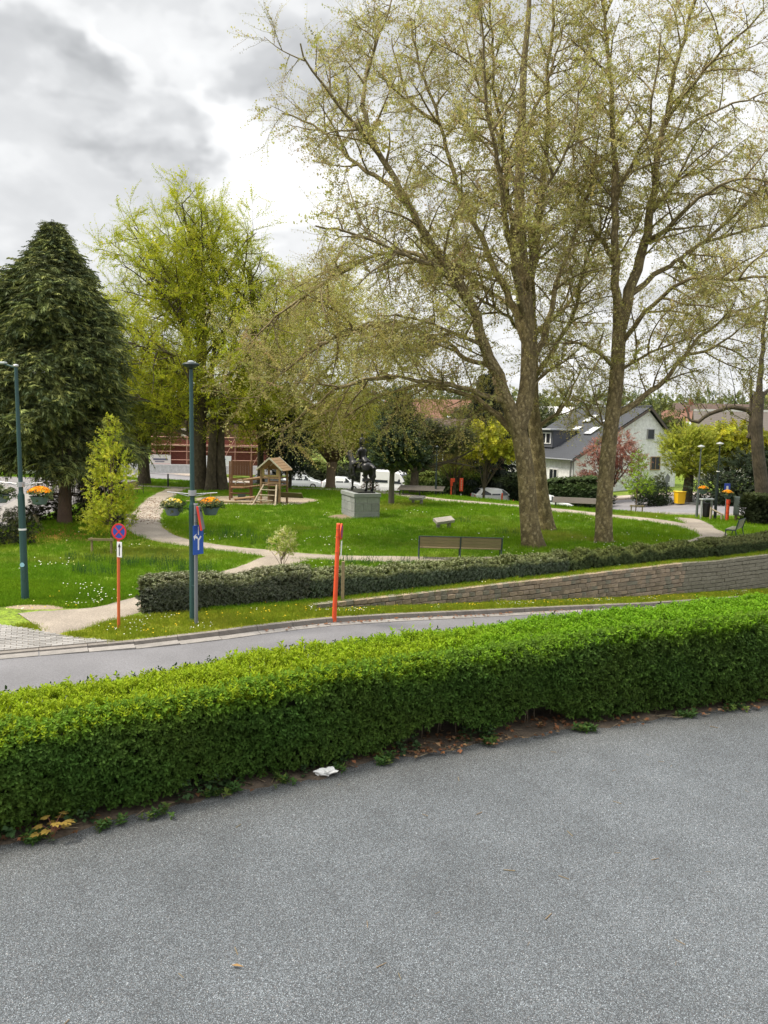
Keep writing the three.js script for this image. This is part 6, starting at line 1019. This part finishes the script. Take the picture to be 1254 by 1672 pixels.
{ // white house, long roof to the left, gable with its apex towards the street
  // local axes: x along the gable wall to the right, z towards the viewer, origin below the apex
  const t = thing('white_house', 'white gabled house with a dark grey tiled roof, skylights and a flat dormer', 'house', [25.3, -.7, -75], Math.atan2(.41, .91) - .0), ww = M.wallWhite, slate = mat(.045, .05, .06, .8, { map: stoneMap });
  const eL = -9.0, eR = 4.4, yR = 8.25, yL = 3.2, yRt = 4.2, D = 11;
  wallPoly([[-5.2, -.5], [eR - .5, -.5], [eR - .5, 4.55], [0, yR - .25], [-5.2, 5.15]], .25, ww, t).position.z = -.25;
  wallPoly([[-8.6, -.5], [-5.2, -.5], [-5.2, 5.15], [-8.6, 3.3]], .25, ww, t).position.z = -.25;
  mesh('wall', [box(.25, 4, D - .6, -8.45, 1.4, -D / 2 - .3)], ww, t); mesh('wall', [box(.25, 5, D - .6, eR - .6, 2, -D / 2 - .3)], ww, t); mesh('wall', [box(12, 4.6, .25, -2.4, 1.8, -D + .2)], ww, t);
  const sl = V3(-eL, yR - yL, 0); tiled(t, [eL, yL, .35], [0, 0, -D - .35], [9.0, yR - yL, 0], .36, slate);
  tiled(t, [eR + .2, yRt - .1, .35], [0, 0, -D - .35], [-eR - .2, yR - yRt + .1, 0], .36, slate);
  const angL = Math.atan2(yR - yL, 9), angR = Math.atan2(yR - yRt, eR);
  mesh('verge_board', [box(10.4, .2, .06, eL / 2, (yR + yL) / 2 - .12, .36, 0, 0, angL), box(6.2, .2, .06, eR / 2 + .08, (yR + yRt) / 2 - .14, .36, 0, 0, -angR)], mat(.09, .07, .06, .7), t);
  mesh('ridge', [rod([0, yR + .1, .4], [0, yR + .1, -D - .2], .12, .12, 8)], slate, t);
  mesh('gutter_pipe', [rod([eL - .06, yL - .02, .4], [eL - .06, yL - .02, -D], .08, .08, 8), rod([-8.6, yL, -.02], [-8.6, 0, -.02], .05, .05, 8)], mat(.2, .21, .22, .5), t);
  for (const [u, zz] of [[.74, -2.6], [.74, -5.6], [.5, -2.6], [.5, -5.4]]) { const f = new THREE.Group(); f.name = 'skylight'; f.position.set(eL + 9 * u, yL + (yR - yL) * u + .2, zz); f.rotation.set(0, 0, angL); t.add(f); mesh('pane', box(1.3, .05, .95, 0, .04, 0), mat(.8, .84, .88, .15), f); mesh('frame', [box(.09, .1, 1.13, -.7, .03, 0), box(.09, .1, 1.13, .7, .03, 0), box(1.31, .1, .09, 0, .03, -.52), box(1.31, .1, .09, 0, .03, .52)], mat(.2, .2, .2, .5), f); }
  { const d = new THREE.Group(); d.name = 'dormer'; d.position.set(-7.0, 4.3, -6.2); t.add(d); mesh('dormer_wall', [box(.2, 1.7, 3.2, -.6, .75, 0), box(2.4, 1.7, .15, .6, .75, 1.55), box(2.4, 1.7, .15, .6, .75, -1.55)], mat(.08, .085, .1, .6), d); mesh('dormer_roof', rbox(3.6, .16, 3.7, .03, .6, 1.66, 0), mat(.42, .44, .46, .6), d); mesh('dormer_window', [box(.08, 1.1, 2.7, -.72, .8, 0)], M.white, d); mesh('pane', [box(.05, .9, .8, -.76, .8, -.85), box(.05, .9, .8, -.76, .8, .05), box(.05, .9, .55, -.76, .8, .95)], M.glass, d); }
  win(t, .8, .9, .4, 5.7, .01, 0, mat(.3, .3, .3, .6), 1); win(t, 1.1, 1.2, 1.2, 2.9, .01, 0, mat(.3, .2, .12, .7), 2); win(t, 1.1, 1.2, -3.4, 2.9, .01, 0, M.white, 2); win(t, 1.3, 1.5, -6.5, 1.2, .01, 0, M.white, 2);
  win(t, 1.2, 1.3, -8.58, 1.5, -3, -Math.PI / 2, M.white, 2); win(t, 1.2, 1.3, -8.58, 1.5, -6.5, -Math.PI / 2, M.white, 2);
  mesh('chimney', [rbox(.6, 1.0, .6, .02, .3, yR + .3, -7.5)], mat(.6, .6, .58, .8), t);
}
// a plain gabled house: ridge along its width
function house(label, name, x, y, z, turn, W, D, eave, ridge, wall, roofM, o = {}) {
  const t = thing(name, label, 'house', [x, y, z], turn);
  mesh('wall', [box(W, eave + .6, .25, 0, eave / 2 - .3, D / 2 - .12), box(W, eave + .6, .25, 0, eave / 2 - .3, -D / 2 + .12)], wall, t);
  for (const s of [-1, 1]) { const m = wallPoly([[-D / 2, -.6], [D / 2, -.6], [D / 2, eave], [0, ridge - .1], [-D / 2, eave]], .25, wall, t, 'gable_wall'); m.rotation.y = Math.PI / 2; m.position.x = s > 0 ? W / 2 - .24 : -W / 2 - .01; }
  const sl = [0, ridge - eave + .2, -D / 2 - .3]; tiled(t, [-W / 2 - .3, eave - .2, D / 2 + .3], [W + .6, 0, 0], sl, .4, roofM); tiled(t, [-W / 2 - .3, eave - .2, -D / 2 - .3], [W + .6, 0, 0], [0, sl[1], -sl[2]], .4, roofM);
  mesh('eave_board', [box(W + .6, .16, .12, 0, eave - .22, D / 2 + .36)], o.trim ?? M.white, t); if (o.ridge) mesh('ridge', box(W + .6, .25, .35, 0, ridge + .1, 0), o.ridge, t);
  for (const [wx, wy, w, h] of o.wins ?? []) win(t, w, h, wx, wy, D / 2 + .02, 0, o.frame ?? M.white, w > 1 ? 2 : 1);
  for (const [cx] of o.chim ?? []) mesh('chimney', rbox(.7, 1.3, .6, .02, cx, ridge + .2, 0), o.chimM ?? mat(.25, .1, .07, .9), t);
  for (const [sx, k] of o.sky ?? []) { const f = mesh('skylight', [box(.9, .06, 1.2, 0, 0, 0)], mat(.7, .75, .8, .15), t); f.position.set(sx, lerp(eave, ridge, k) + .15, (D / 2) * (1 - k)); f.rotation.x = Math.atan2(ridge - eave, D / 2); }
  if (o.door) { const d = mesh('door', rbox(1, 2.1, .1, .02, o.door, .95, D / 2 + .03), mat(.12, .09, .06, .6), t); mesh('handle', rbox(.05, .15, .05, .01, o.door + .36, .95, D / 2 + .11), M.steel, d); }
  return t;
}
const brickM = mat(.21, .12, .08, .95, { map: stoneMap }), brownRoof = mat(.125, .085, .068, .85, { map: stoneMap }), redRoof = mat(.25, .125, .085, .85, { map: stoneMap }), greyBrown = mat(.15, .13, .115, .85, { map: stoneMap });
house('brick house with a brown roof half hidden by the thin olive tree', 'brick_house', 8.2, -2, -96, .12, 11, 9, 4.7, 8.4, brickM, brownRoof, { wins: [[-3.6, 1.5, 1.6, 1.5], [0, 1.5, 1.4, 1.5], [3.4, 1.5, 1.6, 1.5], [-2.6, 3.6, 1.2, 1], [2.6, 3.6, 1.2, 1]], chim: [[3.4]], door: 1.6, trim: mat(.5, .47, .4, .8) });
house('far house with a bright orange tiled roof above the brown roof', 'far_house', 6.5, -1, -122, -.1, 13, 9, 6, 10.6, brickM, redRoof, { wins: [[-4, 4.4, 1.2, 1.2], [0, 4.4, 1.2, 1.2], [4, 4.4, 1.2, 1.2]], sky: [[3.4, .35]], chim: [[-4]] });
house('house with a wide brown roof and pale ridge behind the pollarded tree', 'brown_roofed_house', 42, -.3, -88, -.3, 13, 10, 3.6, 8.1, mat(.55, .53, .5, .9, { map: stoneMap }), greyBrown, { wins: [[-4.4, 1.6, 1.3, 1.3], [-1, 1.6, 1.3, 1.3], [3, 1.6, 1.3, 1.3]], ridge: mat(.5, .5, .48, .8) });
house('far house with a reddish roof behind the linden', 'far_house', 47, -.5, -134, .1, 15, 10, 5.6, 9.6, mat(.45, .38, .32, .9), redRoof, { wins: [[-4, 4, 1.2, 1.2], [1, 4, 1.2, 1.2]], sky: [[-3, .4], [4, .4]], chim: [[5]] });
house('far house with a dull brown roof above the white gable', 'far_house', 60, 0, -140, -.15, 16, 10, 6, 10.6, mat(.5, .45, .4, .9), brownRoof, { wins: [[-4, 4, 1.2, 1.2], [3, 4, 1.2, 1.2]], sky: [[-2, .5]], chim: [[-5]] });
house('low pale distant building between the plane trunks and the dark roof', 'pale_building', 32, 3, -142, 0, 9, 8, 5.4, 6.6, mat(.7, .7, .7, .9), mat(.55, .55, .55, .8), { wins: [[-2.6, 4, 1.4, 1], [1.6, 4, 1.4, 1]] });
house('pale house at the end of the sett yard behind the first lamp post', 'pale_house', -47, -.2, -100, .25, 12, 9, 5, 8.6, mat(.62, .6, .55, .9), greyBrown, { wins: [[-3.6, 1.6, 1.4, 1.4], [.2, 1.6, 1.4, 1.4], [3.6, 1.6, 1.4, 1.4]] });
{ // dark red house under repair, with scaffolding and banners
  const t = thing('scaffolded_house', 'dark red brick house shell with scaffolding and banners beyond the grassy bank', 'building', [-20.5, -.6, -93], .06), red = mat(.2, .062, .05, .95, { map: stoneMap }), pole = mat(.5, .28, .22, .5, { metalness: .3 }), R = rng(401);
  mesh('wall', [box(4.2, 3.6, .4, -5.4, 1.8, 0), box(3.2, 3.2, .4, 4.2, 1.6, 0), box(14, .9, .4, 1.2, .4, -.01), box(14, .6, .38, 1.2, 3.4, -.02), box(.5, 3, .36, .6, 1.8, -.02), box(.4, 4.5, 7, -7.4, 2.2, -3.6), box(.4, 4, 7, 8, 2, -3.6), box(15.6, 5, .4, .3, 2.5, -7)], red, t);
  mesh('upper_storey', [box(6, 2.2, .3, -1, 4.8, -4), box(.4, 2.4, 4, -4, 4.8, -2.2), box(.4, 2.4, 4, 2, 4.8, -2.2)], mat(.13, .07, .05, .95), t);
  for (let i = 0; i < 9; i++) mesh('scaffold_pole', rod([-7 + 1.9 * i, 0, 1.1], [-7 + 1.9 * i + .05, 4.2 + 1.6 * R(), 1.1], .045, .045, 7), pole, t); for (let i = 0; i < 9; i += 2) mesh('scaffold_pole', rod([-7 + 1.9 * i, 0, .3], [-7 + 1.9 * i, 5.4, .3], .045, .045, 7), pole, t);
  for (const y of [1.3, 2.3, 3.1, 4.0]) mesh('scaffold_rail', rod([-7.3, y, 1.1], [8.4, y + .1, 1.1], .045, .045, 7), pole, t); for (const [a, b] of [[-7, -5.1], [.6, 2.5], [4.4, 6.3]]) mesh('brace', rod([a, .4, 1.15], [b, 3.9, 1.15], .04, .04, 7), pole, t);
  for (let i = 0; i < 3; i++) mesh('scaffold_deck', rbox(5.1, .07, .9, .01, -4.6 + 5.2 * i, 3.0, .65), mat(.42, .3, .2, .9, { map: woodMap }), t);
  mesh('chimney', rbox(.7, 1.0, .6, .02, -3.6, 4.6, 0), mat(.6, .56, .5, .9), t);
  const bn = mesh('banner', rbox(2.4, 1.9, .03, .005, -6.2, .95, 1.22), mat(.62, .6, .58, .8), t); mesh('banner_print', [box(2.2, .75, .01, -6.2, .45, 1.245)], mat(.5, .06, .08, .8), bn); mesh('banner_text', [box(1.7, .22, .01, -6.2, 1.35, 1.245), box(1.1, .1, .01, -6.3, 1.08, 1.245)], mat(.12, .12, .18, .8), bn);
  const b2 = mesh('banner', rbox(3.0, 2.0, .03, .005, .6, .9, 1.22), mat(.72, .73, .78, .8), t); mesh('banner_print', [box(1.0, .4, .01, .5, .55, 1.245), box(.5, .5, .01, -.4, 1.4, 1.245)], mat(.03, .08, .35, .8), b2); mesh('banner_text', [box(1.1, .12, .01, .9, 1.5, 1.245), box(.9, .1, .01, .9, 1.25, 1.245), box(.7, .1, .01, 1.2, .3, 1.245)], mat(.15, .16, .3, .8), b2);
}
{ const w = mesh('garden_wall', [box(34, 1.0, .3, -21, -.1, -87.5, .06)], mat(.62, .62, .62, .9, { map: stoneMap })); tag(w, 'long pale low wall at the foot of the scaffolded house', 'wall'); }
// small posts along the grass in front of the pale wall
for (const [x, d, l] of [[-25.4, 80, 'dark post on the bank below the red and white banner'], [-19.4, 80.5, 'dark post on the bank below the white and blue banner'], [-16.9, 60, 'thin dark stake in the grass just behind the leafy path']]) { const p = mesh('fence_post', cyl(.07, .06, 1.1, x, groundH(x, -d) - .1, -d, 9), M.black); tag(p, l, 'post'); }
// ---------------------------------------------------------------- grass, daisies, dandelions and litter
{
  const blade = (seed, n, h, s) => { const b = new MB(), R = rng(seed); for (let i = 0; i < n; i++) { const a = R() * 6.28, r = s * Math.sqrt(R()), o = V3(Math.cos(a) * r, -.01, Math.sin(a) * r), l = .5 * (R() - .5), m = .5 * (R() - .5), H = h * (.6 + .7 * R()), w = .006 + .004 * R(), c = R() * 6.28, cx = Math.cos(c) * w, cz = Math.sin(c) * w, mid = o.clone().add(V3(l * H * .35, H * .6, m * H * .35)), tip = o.clone().add(V3(l * H, H, m * H)); const A = o.clone().add(V3(cx, 0, cz)), B = o.clone().add(V3(-cx, 0, -cz)); b.tri(A, B, mid); b.tri(mid.clone().add(V3(cx * .7, 0, cz * .7)), mid.clone().add(V3(-cx * .7, 0, -cz * .7)), tip); } return b.build(); };
  const R = rng(501), tufts = [blade(1, 14, .1, .14), blade(2, 18, .075, .18), blade(3, 10, .17, .1)], C = tufts.map(() => new Copies()), D = new Copies(), Y = new Copies(), p = V3(), gm = foliage(1, 1, 1, .25); gm.specularIntensity = .1;
  const lawnOK = (x, z) => { const [U, V] = xz2uv(x, z); return V > wallV(U) + .1 && !inside(x, z) && -z < streetNear(x) - 1; };
  const put = (x, z, s, k) => { const t = noise(x * .3, 2, z * .3) + .6 * noise(x * 1.2, 9, z * 1.2), dry = k ?? 0, worn = sstep(noise(x * .16, 21, z * .16) + .4 * noise(x * .7, 22, z * .7), .15, .7), c = [lerp(.17 + .05 * t + .12 * worn, .38, dry), lerp(.31 + .04 * t + .02 * worn, .38, dry), lerp(.015 + .03 * worn, .04, dry)]; const i = t > .55 && R() < .3 ? 2 : R() < .6 ? 0 : 1; C[i].eul(p.set(x, groundH(x, z), z), .12 * (R() - .5), R() * 6.28, .12 * (R() - .5), s * (.7 + .7 * R()), tint(c, 1, R, .45)); };
  // park: density falls with distance
  for (let i = 0; i < 110000; i++) { const d = 20 + 52 * Math.pow(R(), 1.7), x = (R() - .5) * 1.16 * d, z = -d; if (!lawnOK(x, z)) continue; put(x, z, d < 32 ? 1 : d < 45 ? 1.25 : 1.5); }
  // rank tufts along the near hedge and the path edges, and the verge by the road
  for (let i = 0; i < 15000; i++) { const U = -4 + 34 * R(), k = R(), a = kerbV(U) + .2, b = wallV(U) + (U > 6.85 ? -.06 : .2), V = a + (b - a) * k, [x, z] = uv2xz(U, V); if (inside(x, z)) continue; put(x, z, .8, .25 + .5 * R()); }
  for (let i = 0; i < 5000; i++) { const U = 6.9 + 24 * R(), V = wallV(U) + .12 + .5 * R(), [x, z] = uv2xz(U, V); put(x, z, .8, .7); }
  C.forEach((c, i) => c.build('grass', tufts[i], gm));
  // daffodil and bulb leaves in clumps
  const bulb = blade(8, 12, .3, .1), B = new Copies();
  for (const [cx, cz, n, sp] of [[-8.2, -26.6, 46, 1.3], [-6.6, -25.6, 30, 1], [-9.4, -24.6, 22, .9], [-7, -33.4, 40, 1.6], [-5, -32.2, 24, 1.2], [-4.6, -30.1, 8, .4], [.2, -27.4, 26, 1.2], [2.6, -27.8, 22, 1.2], [-1.4, -27.4, 18, .9], [6.2, -36.5, 14, .8], [4.4, -41, 10, .6], [-10.6, -27, 16, .7]])
    for (let i = 0; i < n; i++) { const a = R() * 6.28, r = sp * Math.sqrt(R()), x = cx + Math.cos(a) * r, z = cz + .6 * Math.sin(a) * r; if (!lawnOK(x, z)) continue; B.eul(p.set(x, groundH(x, z), z), .2 * (R() - .5), R() * 6.28, .2 * (R() - .5), .8 + .6 * R(), tint([.055, .13, .04], 1, R, .3)); }
  B.build('bulb_leaves', bulb, gm);
  const daisy = new THREE.CylinderGeometry(.013, .012, .006, 6).translate(0, .075, 0);
  for (let i = 0; i < 11000; i++) { const d = 19 + 42 * R() * R(), x = (R() - .5) * 1.16 * d, z = -d; if (!lawnOK(x, z)) continue; const m = noise(x * .35, 12, z * .35) + .5 * noise(x * 1.3, 13, z * 1.3); if (R() > sstep(m, .05, .9)) continue; const s = .9 + d / 45; D.eul(p.set(x, groundH(x, z), z), .4 * (R() - .5) + .3, 0, .4 * (R() - .5), s, R() > .25 ? [.72, .72, .62] : [.6, .58, .2]); }
  for (let i = 0; i < 1500; i++) { const U = -3 + 33 * R(), V = kerbV(U) + .25 + (wallV(U) - kerbV(U) - .3) * R(), [x, z] = uv2xz(U, V), m = noise(x * .8, 14, z * .8); if (m < .1 || inside(x, z)) continue; D.eul(p.set(x, groundH(x, z), z), .4 * (R() - .5) + .3, 0, 0, .7 + R() * .4, [.72, .72, .66]); }
  D.build('daisies', daisy, mat(1, 1, 1, .8));
  const dan = new THREE.SphereGeometry(.02, 7, 4).scale(1, .5, 1).translate(0, .09, 0);
  for (let i = 0; i < 520; i++) { const U = -3 + 33 * R(), V = R() < .65 ? kerbV(U) + .2 + (wallV(U) - kerbV(U) - .3) * R() : wallV(U) + .2 + 4 * R(), [x, z] = uv2xz(U, V); if (inside(x, z)) continue; Y.eul(p.set(x, groundH(x, z), z), 0, 0, 0, .6 + .5 * R(), [.8, .55, .01]); }
  Y.build('dandelions', dan, mat(1, 1, 1, .8));
}
{ // fallen leaves: on the leafy bend of the path, under the hedge and in the gutter
  const b = new MB(); b.leaf(V3(0, 0, 0), V3(1, .15, 0).normalize(), V3(0, 0, 1), .09, .07, .25); b.leaf(V3(.03, .005, 0), V3(.4, .1, .9).normalize(), V3(.9, 0, -.4).normalize(), .055, .035, .2);
  const R = rng(601), C = new Copies(), p = V3(), cols = [[.16, .075, .035], [.22, .1, .045], [.12, .06, .03], [.25, .16, .08]];
  for (let i = 0; i < 520; i++) { const t = R(), x = lerp(-15.2, -11.4, t) + 1.3 * (R() - .5), z = lerp(-50, -36.5, t) + 1.2 * (R() - .5); C.eul(p.set(x, groundH(x, z) + .035, z), .5 * (R() - .5), R() * 6.28, .5 * (R() - .5), .5 + .5 * R(), tint(cols[Math.floor(R() * 4)], 1, R)); }
  for (let i = 0; i < 1600; i++) { const U = -3 + 20 * R(); const heap = noise(U * .9, 3, 31) + (Math.abs(U - 6) < .9 ? .7 : 0) + (Math.abs(U - 7.9) < .7 ? .4 : 0); if (R() > .32 + heap) continue; const V = hedgeV(U) - .3 + .75 * R(), [x, z] = uv2xz(U, V); C.eul(p.set(x, .045 + .03 * R(), z), .7 * (R() - .5), R() * 6.28, .7 * (R() - .5), .55 + .6 * R(), tint(cols[Math.floor(R() * 4)], 1, R)); }
  for (let i = 0; i < 130; i++) { const U = 5 + 12 * R(), V = kerbV(U) - .1 - .3 * R() * R(), [x, z] = uv2xz(U, V); C.eul(p.set(x, roadH(U) + .03, z), .4 * (R() - .5), R() * 6.28, .4 * (R() - .5), .6 + .5 * R(), tint(cols[1], 1, R)); }
  C.build('fallen_leaves', b.build(), foliage(1, 1, 1, .1));
  // small twigs and chips of pale stone scattered on the drive
  const T = new Copies(), st = new THREE.CylinderGeometry(.004, .003, .09, 5).rotateZ(Math.PI / 2);
  for (let i = 0; i < 60; i++) { const U = -3 + 16 * R(), V = 4.5 + 5.3 * R(), [x, z] = uv2xz(U, V); T.eul(p.set(x, .008, z), 0, R() * 6.28, 0, .5 + R(), tint([.2, .15, .09], 1, R)); }
  for (let i = 0; i < 240; i++) { const U = -3 + 19 * R(), V = hedgeV(U) - .25 + .5 * R(), [x, z] = uv2xz(U, V); T.eul(p.set(x, .04, z), 0, R() * 6.28, .2 * (R() - .5), .6 + 1.6 * R(), tint([.17, .13, .08], 1, R)); }
  T.build('twigs_on_ground', st, mat(1, 1, 1, .95));
}
// weeds and ivy at the hedge foot
{
  const R = rng(611), C = new Copies(), I = new Copies(), p = V3(), wd = spray({ n: 9, len: .07, leaf: .055, w: .5, seed: 90, stem: .002, upturn: .3 }), iv = spray({ n: 5, len: .1, leaf: .055, w: .95, seed: 91, stem: .002, upturn: .1 });
  for (const [U, o, n, s] of [[-.1, -.2, 20, .25], [.75, -.3, 14, .2], [1.35, -.28, 12, .25], [2.2, -.1, 26, .3], [3.1, -.15, 12, .25], [3.95, -.12, 12, .2], [4.75, -.2, 22, .2], [6.55, -.15, 16, .16], [8.35, -.25, 26, .2], [10.5, -.15, 20, .3], [11.6, -.1, 20, .3], [13.2, -.05, 24, .4]])
    for (let i = 0; i < n; i++) { const u = U + s * (R() + R() - 1), v = hedgeV(u) + o + .16 * (R() + R() - 1), [x, z] = uv2xz(u, v); C.eul(p.set(x, .02, z), .8 * (R() - .5), R() * 6.28, .8 * (R() - .5), .7 + .7 * R(), tint(R() > .3 ? [.06, .13, .025] : [.12, .18, .03], 1, R, .4)); }
  for (let i = 0; i < 420; i++) { const u = -2 + 9.5 * R(), k = noise(u * 1.1, 5, 5); if (k < -.05) continue; const v = hedgeV(u) - .12 + .22 * R(), [x, z] = uv2xz(u, v); I.eul(p.set(x, .03 + .28 * R() * R(), z), .9 * (R() - .5), R() * 6.28, .9 * (R() - .5), .7 + .7 * R(), tint([.04, .08, .025], 1, R, .5)); }
  C.build('weeds', wd, foliage(1, 1, 1, .3)); I.build('ivy', iv, foliage(1, 1, 1, .2));
}
{ // maple seedling with broad yellow-bronze leaves
  const [x, z] = uv2xz(.1, hedgeV(.1) - .22), t = thing('maple_seedling', 'yellow-bronze maple seedling with broad lobed leaves at the hedge foot', 'plant', [x, 0, z]), m = foliage(.36, .25, .05, .3), R = rng(621), stems = new MB();
  const lobes = [[0, .12], [.55, .1], [-.55, .1], [1.25, .075], [-1.25, .075]];
  for (let i = 0; i < 11; i++) { const a = i * 2.4, r = .05 + .13 * R(), h = .1 + .16 * R(), c = V3(Math.cos(a) * r, h, Math.sin(a) * r), b = new MB(); stems.tube([V3(0, 0, 0), V3(c.x * .4, h * .7, c.z * .4), c], [.005, .004, .003], 4); for (const [da, L] of lobes) { const aa = a + da, d = V3(Math.cos(aa), -.15 + .2 * (R() - .5), Math.sin(aa)).normalize(), s = V3(-Math.sin(aa), .1, Math.cos(aa)); s.addScaledVector(d, -s.dot(d)).normalize(); b.leaf(c, d, s, L * .95, L * .55, .1); } mesh('leaf', b.build(), m, t); }
  mesh('stem', stems.build(), mat(.25, .1, .06, .8), t);
}
{ // crumpled white paper
  const [x, z] = uv2xz(3.72, hedgeV(3.72) - .2), g = new THREE.IcosahedronGeometry(.11, 3), p = g.attributes.position; for (let i = 0; i < p.count; i++) { const X = p.getX(i), Y = p.getY(i), Z = p.getZ(i), k = 1 + .8 * noise(X * 14, Y * 14, Z * 14) + .5 * noise(X * 30, Y * 30, Z * 30); p.setXYZ(i, X * k * 1.25, Math.max(-.04, Y * k * .42), Z * k * .7); } g.computeVertexNormals();
  const o = mesh('crumpled_paper', g.rotateY(.4).translate(x, .06, z), mat(.72, .71, .68, .9)); tag(o, 'crumpled scrap of white paper lying on the drive at the hedge foot', 'litter');
}
{ const [x, z] = uv2xz(1.55, 6.6), b = new MB(); b.leaf(V3(0, .01, 0), V3(1, .05, .2).normalize(), V3(-.2, 0, 1).normalize(), .13, .035, .3); const o = mesh('dry_leaf', b.build().translate(x, .01, z), foliage(.3, .19, .08, .1)); tag(o, 'curled tan leaf lying alone on the open drive', 'leaf'); }
renderer.render(scene, camera);
